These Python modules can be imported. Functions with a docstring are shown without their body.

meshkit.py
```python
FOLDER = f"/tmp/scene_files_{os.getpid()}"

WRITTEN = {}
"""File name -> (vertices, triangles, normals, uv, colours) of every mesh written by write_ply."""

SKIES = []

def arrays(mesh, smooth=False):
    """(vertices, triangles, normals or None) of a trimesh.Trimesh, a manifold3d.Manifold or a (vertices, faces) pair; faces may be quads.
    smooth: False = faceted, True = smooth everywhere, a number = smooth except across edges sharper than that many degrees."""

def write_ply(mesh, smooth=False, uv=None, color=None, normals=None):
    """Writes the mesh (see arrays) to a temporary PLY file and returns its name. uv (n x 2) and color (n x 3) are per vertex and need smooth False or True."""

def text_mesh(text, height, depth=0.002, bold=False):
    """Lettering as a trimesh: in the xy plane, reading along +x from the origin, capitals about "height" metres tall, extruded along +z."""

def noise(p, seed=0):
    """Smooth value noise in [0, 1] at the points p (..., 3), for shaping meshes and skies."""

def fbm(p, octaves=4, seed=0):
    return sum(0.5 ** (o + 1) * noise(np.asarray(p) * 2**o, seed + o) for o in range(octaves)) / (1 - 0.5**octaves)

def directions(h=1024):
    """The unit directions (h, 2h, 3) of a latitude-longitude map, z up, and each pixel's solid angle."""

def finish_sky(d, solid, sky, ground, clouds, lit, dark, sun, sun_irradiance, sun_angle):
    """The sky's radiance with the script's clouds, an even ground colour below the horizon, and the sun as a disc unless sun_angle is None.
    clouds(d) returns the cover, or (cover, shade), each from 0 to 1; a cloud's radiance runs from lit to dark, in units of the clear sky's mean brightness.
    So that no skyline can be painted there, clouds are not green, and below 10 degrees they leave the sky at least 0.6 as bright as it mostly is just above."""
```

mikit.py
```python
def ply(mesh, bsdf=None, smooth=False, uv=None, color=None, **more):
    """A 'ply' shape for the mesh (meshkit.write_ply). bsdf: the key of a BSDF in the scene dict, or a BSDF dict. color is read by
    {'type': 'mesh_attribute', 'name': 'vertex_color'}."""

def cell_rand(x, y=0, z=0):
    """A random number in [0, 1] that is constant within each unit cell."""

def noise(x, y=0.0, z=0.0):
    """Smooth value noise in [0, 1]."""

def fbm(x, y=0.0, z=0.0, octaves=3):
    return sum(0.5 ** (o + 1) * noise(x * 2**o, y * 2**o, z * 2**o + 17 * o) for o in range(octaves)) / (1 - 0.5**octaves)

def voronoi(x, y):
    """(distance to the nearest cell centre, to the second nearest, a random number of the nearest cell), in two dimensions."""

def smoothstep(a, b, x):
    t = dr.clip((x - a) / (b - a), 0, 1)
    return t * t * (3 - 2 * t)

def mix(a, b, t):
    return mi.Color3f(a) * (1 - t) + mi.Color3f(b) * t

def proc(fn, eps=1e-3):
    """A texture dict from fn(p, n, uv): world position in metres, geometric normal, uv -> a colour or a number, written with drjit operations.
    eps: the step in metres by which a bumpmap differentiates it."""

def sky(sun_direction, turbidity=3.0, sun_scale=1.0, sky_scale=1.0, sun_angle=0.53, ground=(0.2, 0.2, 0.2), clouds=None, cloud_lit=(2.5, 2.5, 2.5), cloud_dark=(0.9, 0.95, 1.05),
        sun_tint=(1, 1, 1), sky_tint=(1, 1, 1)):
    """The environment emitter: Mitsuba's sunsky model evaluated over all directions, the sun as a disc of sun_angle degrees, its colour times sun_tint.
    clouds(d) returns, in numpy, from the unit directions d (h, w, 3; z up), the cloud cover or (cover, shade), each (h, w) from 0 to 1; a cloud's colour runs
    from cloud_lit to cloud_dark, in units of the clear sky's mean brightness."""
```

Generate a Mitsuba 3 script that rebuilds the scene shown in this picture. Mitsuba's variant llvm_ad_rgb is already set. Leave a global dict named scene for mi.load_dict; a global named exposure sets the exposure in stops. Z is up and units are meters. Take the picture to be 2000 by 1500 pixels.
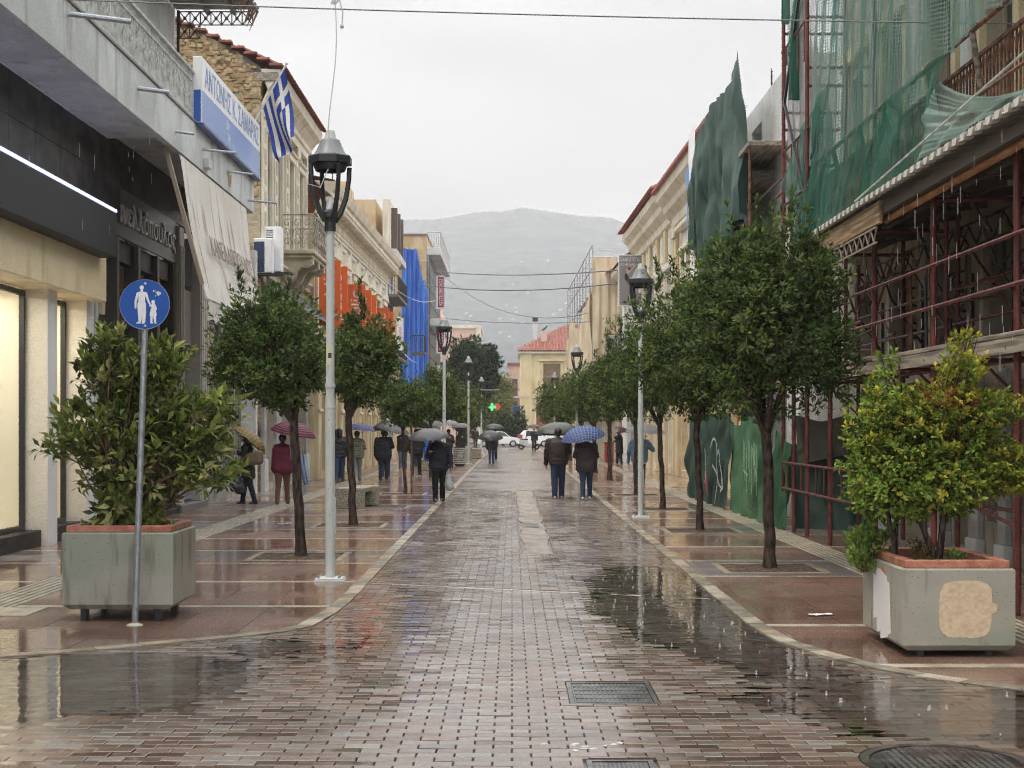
import math, numpy as np, trimesh, shapely, mitsuba as mi, drjit as dr
import manifold3d as m3
import mikit, meshkit
from mikit import proc, noise, fbm, voronoi, cell_rand, smoothstep, mix
from shapely.geometry import Polygon
ST = mi.ScalarTransform4f
scene, labels = {}, {}

# ---------------------------------------------------------------- camera, light, exposure
scene['camera'] = {'type': 'perspective', 'fov': 38.05, 'fov_axis': 'x', 'near_clip': 0.1, 'far_clip': 9000.0,
                   'principal_point_offset_y': -0.056, 'medium': {'type': 'ref', 'id': 'haze_air'},
                   'to_world': ST().look_at(origin=[0, 0, 1.8], target=[0, 10, 1.8], up=[0, 0, 1])}

def overcast(d):
    """an even overcast: brightest overhead and a third of that at the horizon, with soft uneven patches"""
    n = meshkit.fbm(np.stack([d[..., 0] * 2.2, d[..., 1] * 2.2, d[..., 2] * 6.0], -1) + 11.3, 4)
    return np.ones(d.shape[:2]), np.clip(1 - d[..., 2] + (n - 0.5) * 0.75, 0, 1)

scene['sky'] = mikit.sky([-0.35, -0.3, 0.9], turbidity=3.0, sun_scale=0.1, sun_angle=14, clouds=overcast,
                         cloud_lit=(2.9, 2.92, 2.97), cloud_dark=(0.47, 0.478, 0.497), ground=(0.18, 0.17, 0.16))
exposure = 3.32
scene['haze_air'] = {'type': 'homogeneous', 'albedo': {'type': 'rgb', 'value': [0.86, 0.865, 0.87]}, 'sigma_t': 0.0004, 'phase': {'type': 'isotropic'}}

# ---------------------------------------------------------------- helpers
def rgb(c): return {'type': 'rgb', 'value': [float(x) for x in c]}
def tex(c): return proc(c) if callable(c) else (rgb(c) if not np.isscalar(c) else float(c))
def mat(key, col, rough=0.6, spec=0.5, metal=0.0, bump=None, bscale=0.004, eps=1e-3, coat=0.0, sheen=0.0, two=True):
    b = {'type': 'principled', 'base_color': tex(col) if not isinstance(col, dict) else col, 'roughness': tex(rough), 'specular': float(spec)}
    if metal: b['metallic'] = float(metal)
    if coat: b['clearcoat'] = float(coat); b['clearcoat_gloss'] = 0.9
    if sheen: b['sheen'] = float(sheen)
    if bump is not None: b = {'type': 'bumpmap', 'tex': proc(bump, eps), 'scale': float(bscale), 'bsdf': b}
    scene[key] = {'type': 'twosided', 'bsdf': b} if two else b
    return key
_flat = {}
def paint(c, rough=0.6, spec=0.5, metal=0.0):
    k = (tuple(np.round(c, 3)), rough, spec, metal)
    if k not in _flat:
        _flat[k] = mat('paint_%03d' % len(_flat), c, rough, spec, metal)
    return _flat[k]

def numbered(name):
    if name not in _used: _used[name] = 0; return name
    _used[name] += 1
    return '%s_%03d' % (name, _used[name])
_used = {}
def thing(name, label=None, cat=None, group=None, kind=None):
    key = numbered(name); d = {}
    if label: d['label'] = label
    if cat: d['category'] = cat
    if group: d['group'] = group
    if kind: d['kind'] = kind
    if d: labels[key] = d
    return key
def put(parent, name, mesh, bsdf, smooth=False, label=None, kind=None, **kw):
    """a part: a mesh of its own under its thing"""
    key = numbered(parent + '__' + name)
    if isinstance(mesh, MB): mesh = mesh.get()
    scene[key] = mikit.ply(mesh, bsdf, smooth=smooth, **kw)
    if label or kind: labels[key] = {k: v for k, v in (('label', label), ('kind', kind)) if v}
    return key
def solo(name, mesh, bsdf, label=None, cat=None, group=None, kind=None, smooth=False, **kw):
    """a thing that is one mesh"""
    key = thing(name, label, cat, group, kind)
    if isinstance(mesh, MB): mesh = mesh.get()
    scene[key] = mikit.ply(mesh, bsdf, smooth=smooth, **kw)
    return key
def pieces(parent, name, items, limit=300, smooth=False):
    """items: (rank, mesh, bsdf); the nearest become parts, the rest one part per BSDF"""
    items = sorted(items, key=lambda t: t[0])
    for r, m, b in items[:limit]: put(parent, name, m, b, smooth)
    rest = {}
    for r, m, b in items[limit:]: rest.setdefault(b, []).append(m)
    for b, ms in rest.items():
        mb = MB()
        for m in ms: mb.add(*(m.get() if isinstance(m, MB) else m))
        put(parent, 'far_' + name + 's', mb, b, smooth, kind='stuff')

def rotz(a):
    c, s = math.cos(a), math.sin(a); M = np.eye(4); M[:2, :2] = [[c, -s], [s, c]]; return M
def rotx(a):
    c, s = math.cos(a), math.sin(a); M = np.eye(4); M[1:3, 1:3] = [[c, -s], [s, c]]; return M
def roty(a):
    c, s = math.cos(a), math.sin(a); M = np.eye(4); M[0, 0] = c; M[0, 2] = s; M[2, 0] = -s; M[2, 2] = c; return M
def move(x, y, z=0.0):
    M = np.eye(4); M[:3, 3] = [x, y, z]; return M
def scale(x, y, z): return np.diag([x, y, z, 1.0])
def frame(o, u, d):
    """local (u along the wall, d out of the wall, z up) -> world"""
    M = np.eye(4); u = np.array(u, float); d = np.array(d, float)
    M[:3, 0] = u / np.linalg.norm(u); M[:3, 1] = d / np.linalg.norm(d); M[:3, 2] = [0, 0, 1]; M[:3, 3] = o; return M

class MB:
    def __init__(s, T=None): s.v, s.f, s.n, s.T = [], [], 0, T
    def add(s, v, f, T=None):
        v = np.asarray(v, float); f = np.asarray(f, int)
        if f.shape[1] == 4: f = np.vstack([f[:, [0, 1, 2]], f[:, [0, 2, 3]]])
        for M in (T, s.T):
            if M is not None:
                v = v @ M[:3, :3].T + M[:3, 3]
                if np.linalg.det(M[:3, :3]) < 0: f = f[:, ::-1]
        s.v.append(v); s.f.append(f + s.n); s.n += len(v); return s
    def get(s): return np.vstack(s.v), np.vstack(s.f)
    def mesh(s, m, T=None):
        if hasattr(m, 'to_mesh'):
            q = m.to_mesh(); return s.add(q.vert_properties[:, :3], q.tri_verts, T)
        return s.add(m.vertices, m.faces, T)
    def box(s, x0, x1, y0, y1, z0, z1, T=None, c=0.0):
        x0, x1 = min(x0, x1), max(x0, x1); y0, y1 = min(y0, y1), max(y0, y1); z0, z1 = min(z0, z1), max(z0, z1)
        if c > 0:
            c = min(c, (x1 - x0) * .49, (y1 - y0) * .49, (z1 - z0) * .49)
            v = []
            for a in (0, 1, 2):
                for i in range(8):
                    q = [(x0, x1)[i & 1], (y0, y1)[(i >> 1) & 1], (z0, z1)[(i >> 2) & 1]]
                    lo, hi = (x0, y0, z0), (x1, y1, z1)
                    for b in range(3):
                        if b != a: q[b] += c if q[b] == lo[b] else -c
                    v.append(q)
            V = lambda a, i: a * 8 + i
            f = []
            for a in range(3):
                b, d = [(1, 2), (2, 0), (0, 1)][a]
                for sgn in (0, 1):
                    q = [V(a, (sgn << a) | (p << b) | (r << d)) for p, r in ((0, 0), (1, 0), (1, 1), (0, 1))]
                    f.append(q if sgn else q[::-1])
                # edge chamfers along axis a
                for p in (0, 1):
                    for r in (0, 1):
                        i0 = (p << b) | (r << d); i1 = i0 | (1 << a)
                        q = [V(b, i0), V(b, i1), V(d, i1), V(d, i0)]
                        f.append(q if (p ^ r) else q[::-1])
            f = [[q[0], q[1], q[2]] for q in f] + [[q[0], q[2], q[3]] for q in f]
            for i in range(8):
                t = [V(0, i), V(1, i), V(2, i)]
                f.append(t if bin(i).count('1') % 2 else t[::-1])
            return s.add(v, f, T)
        v = [[x, y, z] for z in (z0, z1) for y in (y0, y1) for x in (x0, x1)]
        return s.add(v, [[0, 2, 3, 1], [4, 5, 7, 6], [0, 1, 5, 4], [2, 6, 7, 3], [0, 4, 6, 2], [1, 3, 7, 5]], T)
    def tube(s, pts, r, sides=8, cap=True, T=None):
        p = np.asarray(pts, float); n = len(p); r = np.broadcast_to(np.asarray(r, float), (n,))
        t = np.gradient(p, axis=0); t /= np.linalg.norm(t, axis=1, keepdims=True) + 1e-12
        up = np.array([0, 0, 1.0]) if abs(t[0, 2]) < 0.9 else np.array([1.0, 0, 0])
        A = np.zeros_like(p)
        for i in range(n):
            a = np.cross(t[i], up); l = np.linalg.norm(a)
            if l < 1e-3: a = A[i - 1] if i else np.array([1.0, 0, 0])
            else: a = a / l
            if i and np.dot(a, A[i - 1]) < 0: a = -a
            A[i] = a
        B = np.cross(A, t); ang = np.arange(sides) * 2 * np.pi / sides
        v = p[:, None] + r[:, None, None] * (np.cos(ang)[None, :, None] * A[:, None] + np.sin(ang)[None, :, None] * B[:, None])
        i, j = np.meshgrid(np.arange(n - 1), np.arange(sides), indexing='ij'); j2 = (j + 1) % sides
        f = np.stack([i * sides + j, (i + 1) * sides + j, (i + 1) * sides + j2, i * sides + j2], -1).reshape(-1, 4)
        f = np.vstack([f[:, [0, 1, 2]], f[:, [0, 2, 3]]]); v = v.reshape(-1, 3)
        if cap:
            k = len(v); v = np.vstack([v, p[0], p[-1]]); j = np.arange(sides); j2 = (j + 1) % sides
            f = np.vstack([f, np.stack([j * 0 + k, j, j2], 1), np.stack([j * 0 + k + 1, (n - 1) * sides + j2, (n - 1) * sides + j], 1)])
        return s.add(v, f, T)
    def bar(s, a, b, w, h=None, T=None):
        """square bar from a to b"""
        a, b = np.array(a, float), np.array(b, float); h = h or w
        t = b - a; L = np.linalg.norm(t); t /= L
        up = np.array([0, 0, 1.0]) if abs(t[2]) < 0.95 else np.array([0, 1.0, 0])
        x = np.cross(t, up); x /= np.linalg.norm(x); z = np.cross(x, t)
        M = np.eye(4); M[:3, 0] = x; M[:3, 1] = t; M[:3, 2] = z; M[:3, 3] = a
        return s.box(-w / 2, w / 2, 0, L, -h / 2, h / 2, T=M if T is None else T @ M)
    def lathe(s, prof, x=0, y=0, z=0, sides=16, T=None, a0=0.0):
        p = np.array(prof, float); n = len(p); ang = np.arange(sides) * 2 * np.pi / sides + a0
        v = np.stack([p[:, :1] * np.cos(ang) + x, p[:, :1] * np.sin(ang) + y, np.repeat(p[:, 1:], sides, 1) + z], -1).reshape(-1, 3)
        i, j = np.meshgrid(np.arange(n - 1), np.arange(sides), indexing='ij'); j2 = (j + 1) % sides
        f = np.stack([i * sides + j, i * sides + j2, (i + 1) * sides + j2, (i + 1) * sides + j], -1).reshape(-1, 4)
        return s.add(v, f, T)
    def sheet(s, P, T=None):
        P = np.asarray(P, float); h, w = P.shape[:2]
        i, j = np.meshgrid(np.arange(h - 1), np.arange(w - 1), indexing='ij')
        f = np.stack([i * w + j, i * w + j + 1, (i + 1) * w + j + 1, (i + 1) * w + j], -1).reshape(-1, 4)
        return s.add(P.reshape(-1, 3), f, T)
    def prism(s, poly, h, T=None):
        """extrude a 2D outline (list or shapely) by h along local z"""
        g = poly if hasattr(poly, 'area') else Polygon(poly)
        for q in getattr(g, 'geoms', [g]):
            if q.area > 1e-9: s.mesh(trimesh.creation.extrude_polygon(q, h, engine='earcut'), T)
        return s
    def quad(s, a, b, c, d, T=None): return s.add([a, b, c, d], [[0, 1, 2, 3]], T)
    def ball(s, c, r, sub=1, T=None):
        m = trimesh.creation.icosphere(sub); return s.add(m.vertices * np.asarray(r) + np.asarray(c), m.faces, T)
    def text(s, txt, height, depth=0.01, T=None, bold=False, sx=1.0):
        m = meshkit.text_mesh(txt, height, depth, bold); v = np.array(m.vertices); v[:, 0] *= sx
        return s.add(v, m.faces, T)
def text_w(txt, h, bold=False):
    return float(np.ptp(meshkit.text_mesh(txt, h, 0.01, bold).vertices[:, 0]))
# local wall frame -> lettering frame (x along wall, y up, z out)
WALL_TEXT = np.array([[1.0, 0, 0, 0], [0, 0, 1, 0], [0, 1, 0, 0], [0, 0, 0, 1]])

def sphere_m(c, r, n=14): return m3.Manifold.sphere(float(r), n).translate([float(x) for x in c])
def hull(*cr, n=14): return m3.Manifold.batch_hull([sphere_m(c, r, n) for c, r in cr])
def union(ms): return m3.Manifold.batch_boolean(ms, m3.OpType.Add)
def skin(man, edge=0.03, it=8):
    m = man.refine_to_length(edge).to_mesh()
    t = trimesh.Trimesh(m.vert_properties[:, :3], m.tri_verts, process=True)
    trimesh.smoothing.filter_taubin(t, lamb=0.5, nu=0.53, iterations=it)
    return t

def wall(mb, u0, u1, z0, z1, d0, d1, holes=(), T=None):
    """a slab between depths d0..d1 with rectangular openings (ua,ub,za,zb)"""
    us = sorted({u0, u1, *[min(max(h[k], u0), u1) for h in holes for k in (0, 1)]})
    zs = sorted({z0, z1, *[min(max(h[k], z0), z1) for h in holes for k in (2, 3)]})
    def solid(i, j):
        if i < 0 or j < 0 or i >= len(us) - 1 or j >= len(zs) - 1: return False
        a, b = (us[i] + us[i + 1]) / 2, (zs[j] + zs[j + 1]) / 2
        return not any(h[0] < a < h[1] and h[2] < b < h[3] for h in holes)
    for i in range(len(us) - 1):
        for j in range(len(zs) - 1):
            if not solid(i, j): continue
            a, b, c, d = us[i], us[i + 1], zs[j], zs[j + 1]
            mb.quad([a, d1, c], [b, d1, c], [b, d1, d], [a, d1, d], T=T)
            mb.quad([b, d0, c], [a, d0, c], [a, d0, d], [b, d0, d], T=T)
            if not solid(i - 1, j): mb.quad([a, d0, c], [a, d1, c], [a, d1, d], [a, d0, d], T=T)
            if not solid(i + 1, j): mb.quad([b, d1, c], [b, d0, c], [b, d0, d], [b, d1, d], T=T)
            if not solid(i, j - 1): mb.quad([a, d0, c], [b, d0, c], [b, d1, c], [a, d1, c], T=T)
            if not solid(i, j + 1): mb.quad([a, d1, d], [b, d1, d], [b, d0, d], [a, d0, d], T=T)
    return mb
# ---------------------------------------------------------------- materials
C3 = mi.Color3f
def O(x): return dr.opaque(mi.Float, float(x))
def OC(c): return mi.Color3f(O(c[0]), O(c[1]), O(c[2]))
def mottle(c1, c2, s=(1.7, 1.7, 1.1), c3=None, v=(4, 4, .55), k3=0.0, g=40.0, ga=.2):
    """patchy colour c1..c2, streaks of c3, fine grain; its numbers are data, so that all such materials share one compiled function"""
    A, B, D = OC(c1), OC(c2), OC(c3 or c2); s, v = [O(x) for x in s], [O(x) for x in v]; k3, g, ga = O(k3), O(g), O(ga)
    def f(p, n, uv):
        c = mix(A, B, smoothstep(.3, .7, fbm(p.x * s[0], p.y * s[1], p.z * s[2], 3))); c = mix(c, D, smoothstep(.55, .8, fbm(p.x * v[0] + 9, p.y * v[1], p.z * v[2], 3)) * k3)
        return c * (1 - ga * .5 + ga * noise(p.x * g, p.y * g, p.z * g))
    return f
_grain = {}
def grain(s=(12, 12, 12)):
    if s not in _grain:
        q = [O(x) for x in s]; _grain[s] = lambda p, n, uv: fbm(p.x * q[0], p.y * q[1], p.z * q[2], 3)
    return _grain[s]
def plaster(c1, c2, c3=None, s=1.0): return mottle(c1, c2, (1.7 * s, 1.7 * s, 1.1 * s), c3 or tuple(x * .55 for x in c2), k3=.6)
def blot(p, s, o=3): return fbm(p.x * s + 3.1, p.y * s + 7.7, p.z * s + 1.3, o)
BL, BW = 0.21, 0.105          # paving brick length and width
def brick_id(p):
    r = dr.floor(p.y / BW); x = p.x / BL + 0.5 * (r - 2 * dr.floor(r / 2)); return r, dr.floor(x)
def brick_col(p, n, uv):
    r, c = brick_id(p); k = cell_rand(c, r, 5); k2 = cell_rand(c, r, 9)
    base = mix((0.088, 0.054, 0.04), (0.148, 0.107, 0.083), k)
    base = mix(base, (0.155, 0.14, 0.12), smoothstep(0.66, 0.95, k2))
    base = mix(base, (0.075, 0.045, 0.035), smoothstep(0.93, 0.96, cell_rand(c, r, 21)) * 0.8)
    g = fbm(p.x * 90, p.y * 90, p.z * 90, 2)
    w = smoothstep(0.45, 0.75, blot(p, 0.9, 4))
    return base * (0.72 + 0.56 * g) * (1 - 0.3 * w)
def wet_rough(p, n, uv):
    w = blot(p, 1.1, 4); g = noise(p.x * 160, p.y * 160, 0)
    return 0.1 + 0.17 * smoothstep(0.36, 0.64, w) + 0.06 * g
def brick_bump(p, n, uv): return noise(p.x * 240, p.y * 240, 2) * 0.5 + noise(p.x * 60, p.y * 60, 3) * 0.8
mat('brick_paving', brick_col, wet_rough, 1.0, bump=brick_bump, bscale=0.00022, eps=2e-3, coat=1.0)
def soaked_rough(p, n, uv): return 0.05 + 0.1 * smoothstep(0.45, 0.65, blot(p, 2.1, 3))
mat('soaked_brick_paving', lambda p, n, uv: brick_col(p, n, uv) * 0.8, soaked_rough, 1.0, bump=brick_bump, bscale=0.0001, eps=2e-3, coat=1.0)
def far_brick_col(p, n, uv):
    r, c = brick_id(p); fy = p.y / BW - r; x = p.x / BL + 0.5 * (r - 2 * dr.floor(r / 2)); fx = x - dr.floor(x)
    j = dr.maximum(1 - smoothstep(0.0, 0.05, fx), 1 - smoothstep(0.0, 0.09, fy))
    return brick_col(p, n, uv) * (1 - 0.65 * j)
def far_brick_bump(p, n, uv):
    r, c = brick_id(p); fy = p.y / BW - r; x = p.x / BL + 0.5 * (r - 2 * dr.floor(r / 2)); fx = x - dr.floor(x)
    return smoothstep(0, 0.06, fx) * smoothstep(0, 0.1, fy) + cell_rand(c, r, 3) * 0.5
mat('far_brick_paving', far_brick_col, lambda p, n, uv: 0.14 + 0.16 * smoothstep(0.35, 0.65, blot(p, 0.5, 4)), 1.0, bump=far_brick_bump, bscale=0.0014, eps=6e-3, coat=0.5)
mat('joint_sand', (0.085, 0.07, 0.058), 0.35, 0.5)
def slab_col(p, n, uv):
    k = cell_rand(dr.floor(p.x / 0.6), dr.floor(p.y / 0.6), 4); s = noise(p.x * 130, p.y * 130, 1); s2 = noise(p.x * 210, p.y * 210, 8)
    base = mix((0.095, 0.054, 0.04), (0.15, 0.088, 0.064), k)
    base = mix(base, (0.27, 0.2, 0.165), smoothstep(0.72, 0.9, s)); base = mix(base, (0.06, 0.035, 0.03), smoothstep(0.72, 0.9, s2))
    return base * (0.75 + 0.5 * blot(p, 1.5, 3))
def film_rough(p, n, uv):
    w = blot(p, 0.75, 4); g = noise(p.x * 150, p.y * 150, 0)
    return 0.045 + 0.34 * smoothstep(0.5, 0.64, w) + 0.05 * g
def film_bump(p, n, uv): return noise(p.x * 28, p.y * 28, 3) * 0.7 + noise(p.x * 110, p.y * 110, 2) * smoothstep(0.5, 0.64, blot(p, 0.75, 4))
mat('slab_paving', slab_col, film_rough, 0.5, bump=film_bump, bscale=0.0005, eps=3e-3, coat=0.6)
def band_col(p, n, uv):
    s = noise(p.x * 140, p.y * 140, 1); k = cell_rand(dr.floor(p.x / 0.6), dr.floor(p.y / 0.45), 14)
    return mix((0.1, 0.088, 0.088), (0.17, 0.135, 0.13), k) * (0.7 + 0.6 * s)
mat('granite_paving', band_col, film_rough, 0.5, bump=film_bump, bscale=0.0005, eps=3e-3, coat=0.6)
mat('marble_strip', mottle((.4, .36, .29), (.27, .235, .185), (6, 6, 6), g=70., ga=.3), .25)
scene['water'] = {'type': 'dielectric', 'int_ior': 1.333, 'ext_ior': 1.0}
def concrete_col(p, n, uv):
    w = blot(p, 3.5, 4); st = fbm(p.x * 14, p.y * 14, p.z * 1.6, 3); b = fbm(p.x * 1.4 + 5, p.y * 1.4, p.z * 1.6, 3)
    c = mix((0.29, 0.285, 0.235), (0.37, 0.36, 0.31), w)
    c = mix(c, (0.265, 0.295, 0.23), smoothstep(0.48, 0.66, b) * 0.8)
    c = mix(c, (0.16, 0.155, 0.12), smoothstep(0.56, 0.74, st) * 0.75)
    pit = voronoi(p.x * 19 + p.y * 23, p.z * 21)
    return mix(c, (0.1, 0.09, 0.07), (1 - smoothstep(0.05, 0.1, pit[0])) * smoothstep(0.62, 0.68, pit[2]))
mat('planter_concrete', concrete_col, 0.42, 0.5, bump=lambda p, n, uv: fbm(p.x * 60, p.y * 60, p.z * 60, 3), bscale=0.004, eps=2e-3)
mat('terracotta', mottle((.33, .12, .075), (.45, .2, .135), (12, 12, 12), g=80., ga=.4), .4, bump=grain((70, 70, 70)), bscale=.003, eps=3e-3)
mat('patch_white', (.72, .72, .71), .5, bump=grain((16, 8, 50)), bscale=.012, eps=3e-3)
mat('patch_beige', mottle((.55, .43, .29), (.63, .51, .36), (30, 30, 30)), .5, bump=grain((60, 60, 60)), bscale=.005, eps=3e-3)
mat('soil', mottle((.03, .02, .014), (.1, .062, .04), (25, 25, 25)), .7, .4, bump=grain((40, 40, 40)), bscale=.02, eps=3e-3)
mat('bark', mottle((.02, .013, .01), (.085, .055, .043), (40, 40, 9)), .35, bump=grain((50, 50, 10)), bscale=.02, eps=3e-3)
mat('bark_light', mottle((.09, .055, .035), (.24, .15, .1), (40, 40, 12)), .45, bump=grain((50, 50, 10)), bscale=.012, eps=3e-3)
VC = {'type': 'mesh_attribute', 'name': 'vertex_color'}
scene['leaf'] = {'type': 'principledthin', 'base_color': VC, 'roughness': 0.18, 'eta': 1.65, 'diff_trans': 0.5, 'spec_trans': 0.0}
scene['cloth_colours'] = {'type': 'twosided', 'bsdf': {'type': 'principled', 'base_color': VC, 'roughness': 0.6, 'specular': 0.4}}
scene['painted_colours'] = {'type': 'twosided', 'bsdf': {'type': 'principled', 'base_color': VC, 'roughness': 0.3, 'specular': 0.5}}
def galv_col(p, n, uv):
    v = voronoi(p.z * 28 + p.x * 30, p.x * 90 + p.z * 7); return mix((0.3, 0.33, 0.36), (0.5, 0.53, 0.56), v[2])
mat('galvanised', galv_col, 0.35, 0.5, metal=0.6)
def lamp_paint(p, n, uv):
    s = fbm(p.x * 30, p.y * 30, p.z * 6, 3); q = noise(p.x * 45, p.y * 45, p.z * 35)
    c = mix((0.5, 0.54, 0.53), (0.6, 0.63, 0.61), s)
    return mix(c, (0.25, 0.24, 0.2), smoothstep(0.88, 0.94, q))
mat('lamp_grey', lamp_paint, 0.35, 0.5)
mat('lamp_black', (0.03, 0.033, 0.037), 0.35, 0.5)
mat('lamp_cap', (0.2, 0.22, 0.23), 0.4, 0.5)
mat('plaster_grey', plaster((0.6, 0.62, 0.61), (0.46, 0.48, 0.47), (0.25, 0.26, 0.25)), 0.55, 0.4, bump=grain(), bscale=0.006, eps=3e-3)
mat('plaster_cream', plaster((0.64, 0.55, 0.36), (0.55, 0.46, 0.3), (0.36, 0.29, 0.18)), 0.65, 0.3, bump=grain(), bscale=0.006, eps=3e-3)
mat('plaster_ivory', plaster((0.72, 0.69, 0.58), (0.62, 0.58, 0.46), (0.42, 0.38, 0.29)), 0.65, 0.3, bump=grain(), bscale=0.006, eps=3e-3)
mat('plaster_white', plaster((0.66, 0.67, 0.66), (0.55, 0.56, 0.55), (0.36, 0.36, 0.35)), 0.6, 0.3, bump=grain(), bscale=0.006, eps=3e-3)
mat('plaster_old', plaster((0.52, 0.47, 0.36), (0.4, 0.35, 0.26), (0.2, 0.17, 0.13), 1.6), 0.7, 0.3, bump=grain(), bscale=0.012, eps=3e-3)
mat('plaster_stained', plaster((0.56, 0.45, 0.29), (0.45, 0.34, 0.2), (0.2, 0.11, 0.06), 1.2), 0.7, 0.3, bump=grain(), bscale=0.008, eps=3e-3)
mat('plaster_yellow', plaster((0.68, 0.58, 0.36), (0.62, 0.51, 0.3), (0.48, 0.39, 0.22)), 0.65, 0.3)
mat('plaster_pink', plaster((0.64, 0.46, 0.38), (0.58, 0.41, 0.34), (0.45, 0.33, 0.28)), 0.65, 0.3)
def rubble_col(p, n, uv):
    v = voronoi(p.x * 5.5 + 0.8 * fbm(p.x * 3, p.z * 3, 1, 2), p.z * 8.5 + 0.8 * fbm(p.x * 3, p.z * 3, 5, 2)); e = smoothstep(0.03, 0.16, v[1] - v[0])
    st = mix((0.36, 0.25, 0.13), (0.5, 0.38, 0.22), v[2]); st = mix(st, (0.5, 0.27, 0.15), smoothstep(0.86, 0.95, v[2]))
    st = st * (0.35 + 0.65 * e)
    b = fbm(p.x * 0.85 + 2, 3, p.z * 0.8 + 1, 4); pl = mix((0.46, 0.37, 0.22), (0.36, 0.33, 0.25), fbm(p.x * 2, 1, p.z * 2, 3))
    c = mix(st, pl, smoothstep(0.47, 0.53, b)); d = fbm(p.x * 1.3 + 7, 5, p.z * 1.3, 4)
    return mix(c, (0.07, 0.062, 0.05), smoothstep(0.56, 0.68, d) * 0.85) * (0.85 + 0.3 * noise(p.x * 30, p.y * 30, p.z * 30))
def rubble_bump(p, n, uv):
    v = voronoi(p.x * 5.5 + 0.8 * fbm(p.x * 3, p.z * 3, 1, 2), p.z * 8.5 + 0.8 * fbm(p.x * 3, p.z * 3, 5, 2)); b = fbm(p.x * 0.85 + 2, 3, p.z * 0.8 + 1, 4)
    return mix_f(smoothstep(0.03, 0.25, v[1] - v[0]) * 0.7, 1.2, smoothstep(0.47, 0.53, b)) + 0.5 * fbm(p.x * 14, 2, p.z * 14, 3)
def mix_f(a, b, t): return a * (1 - t) + b * t
mat('rubble_plaster', rubble_col, 0.75, 0.3, bump=rubble_bump, bscale=0.06, eps=6e-3)
mat('grey_marble', mottle((.28, .29, .28), (.42, .42, .4), (3, 3, 3), (.56, .56, .54), (2, 2, 5), .5), .25)
mat('black_stone', mottle((.012, .012, .013), (.03, .029, .029), (3, 3, 3)), .4, .2)
mat('dark_fascia', (0.03, 0.033, 0.04), 0.55, 0.25)
mat('shop_cream', plaster((0.8, 0.68, 0.46), (0.74, 0.62, 0.4), (0.58, 0.46, 0.28)), 0.45, 0.4)
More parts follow.
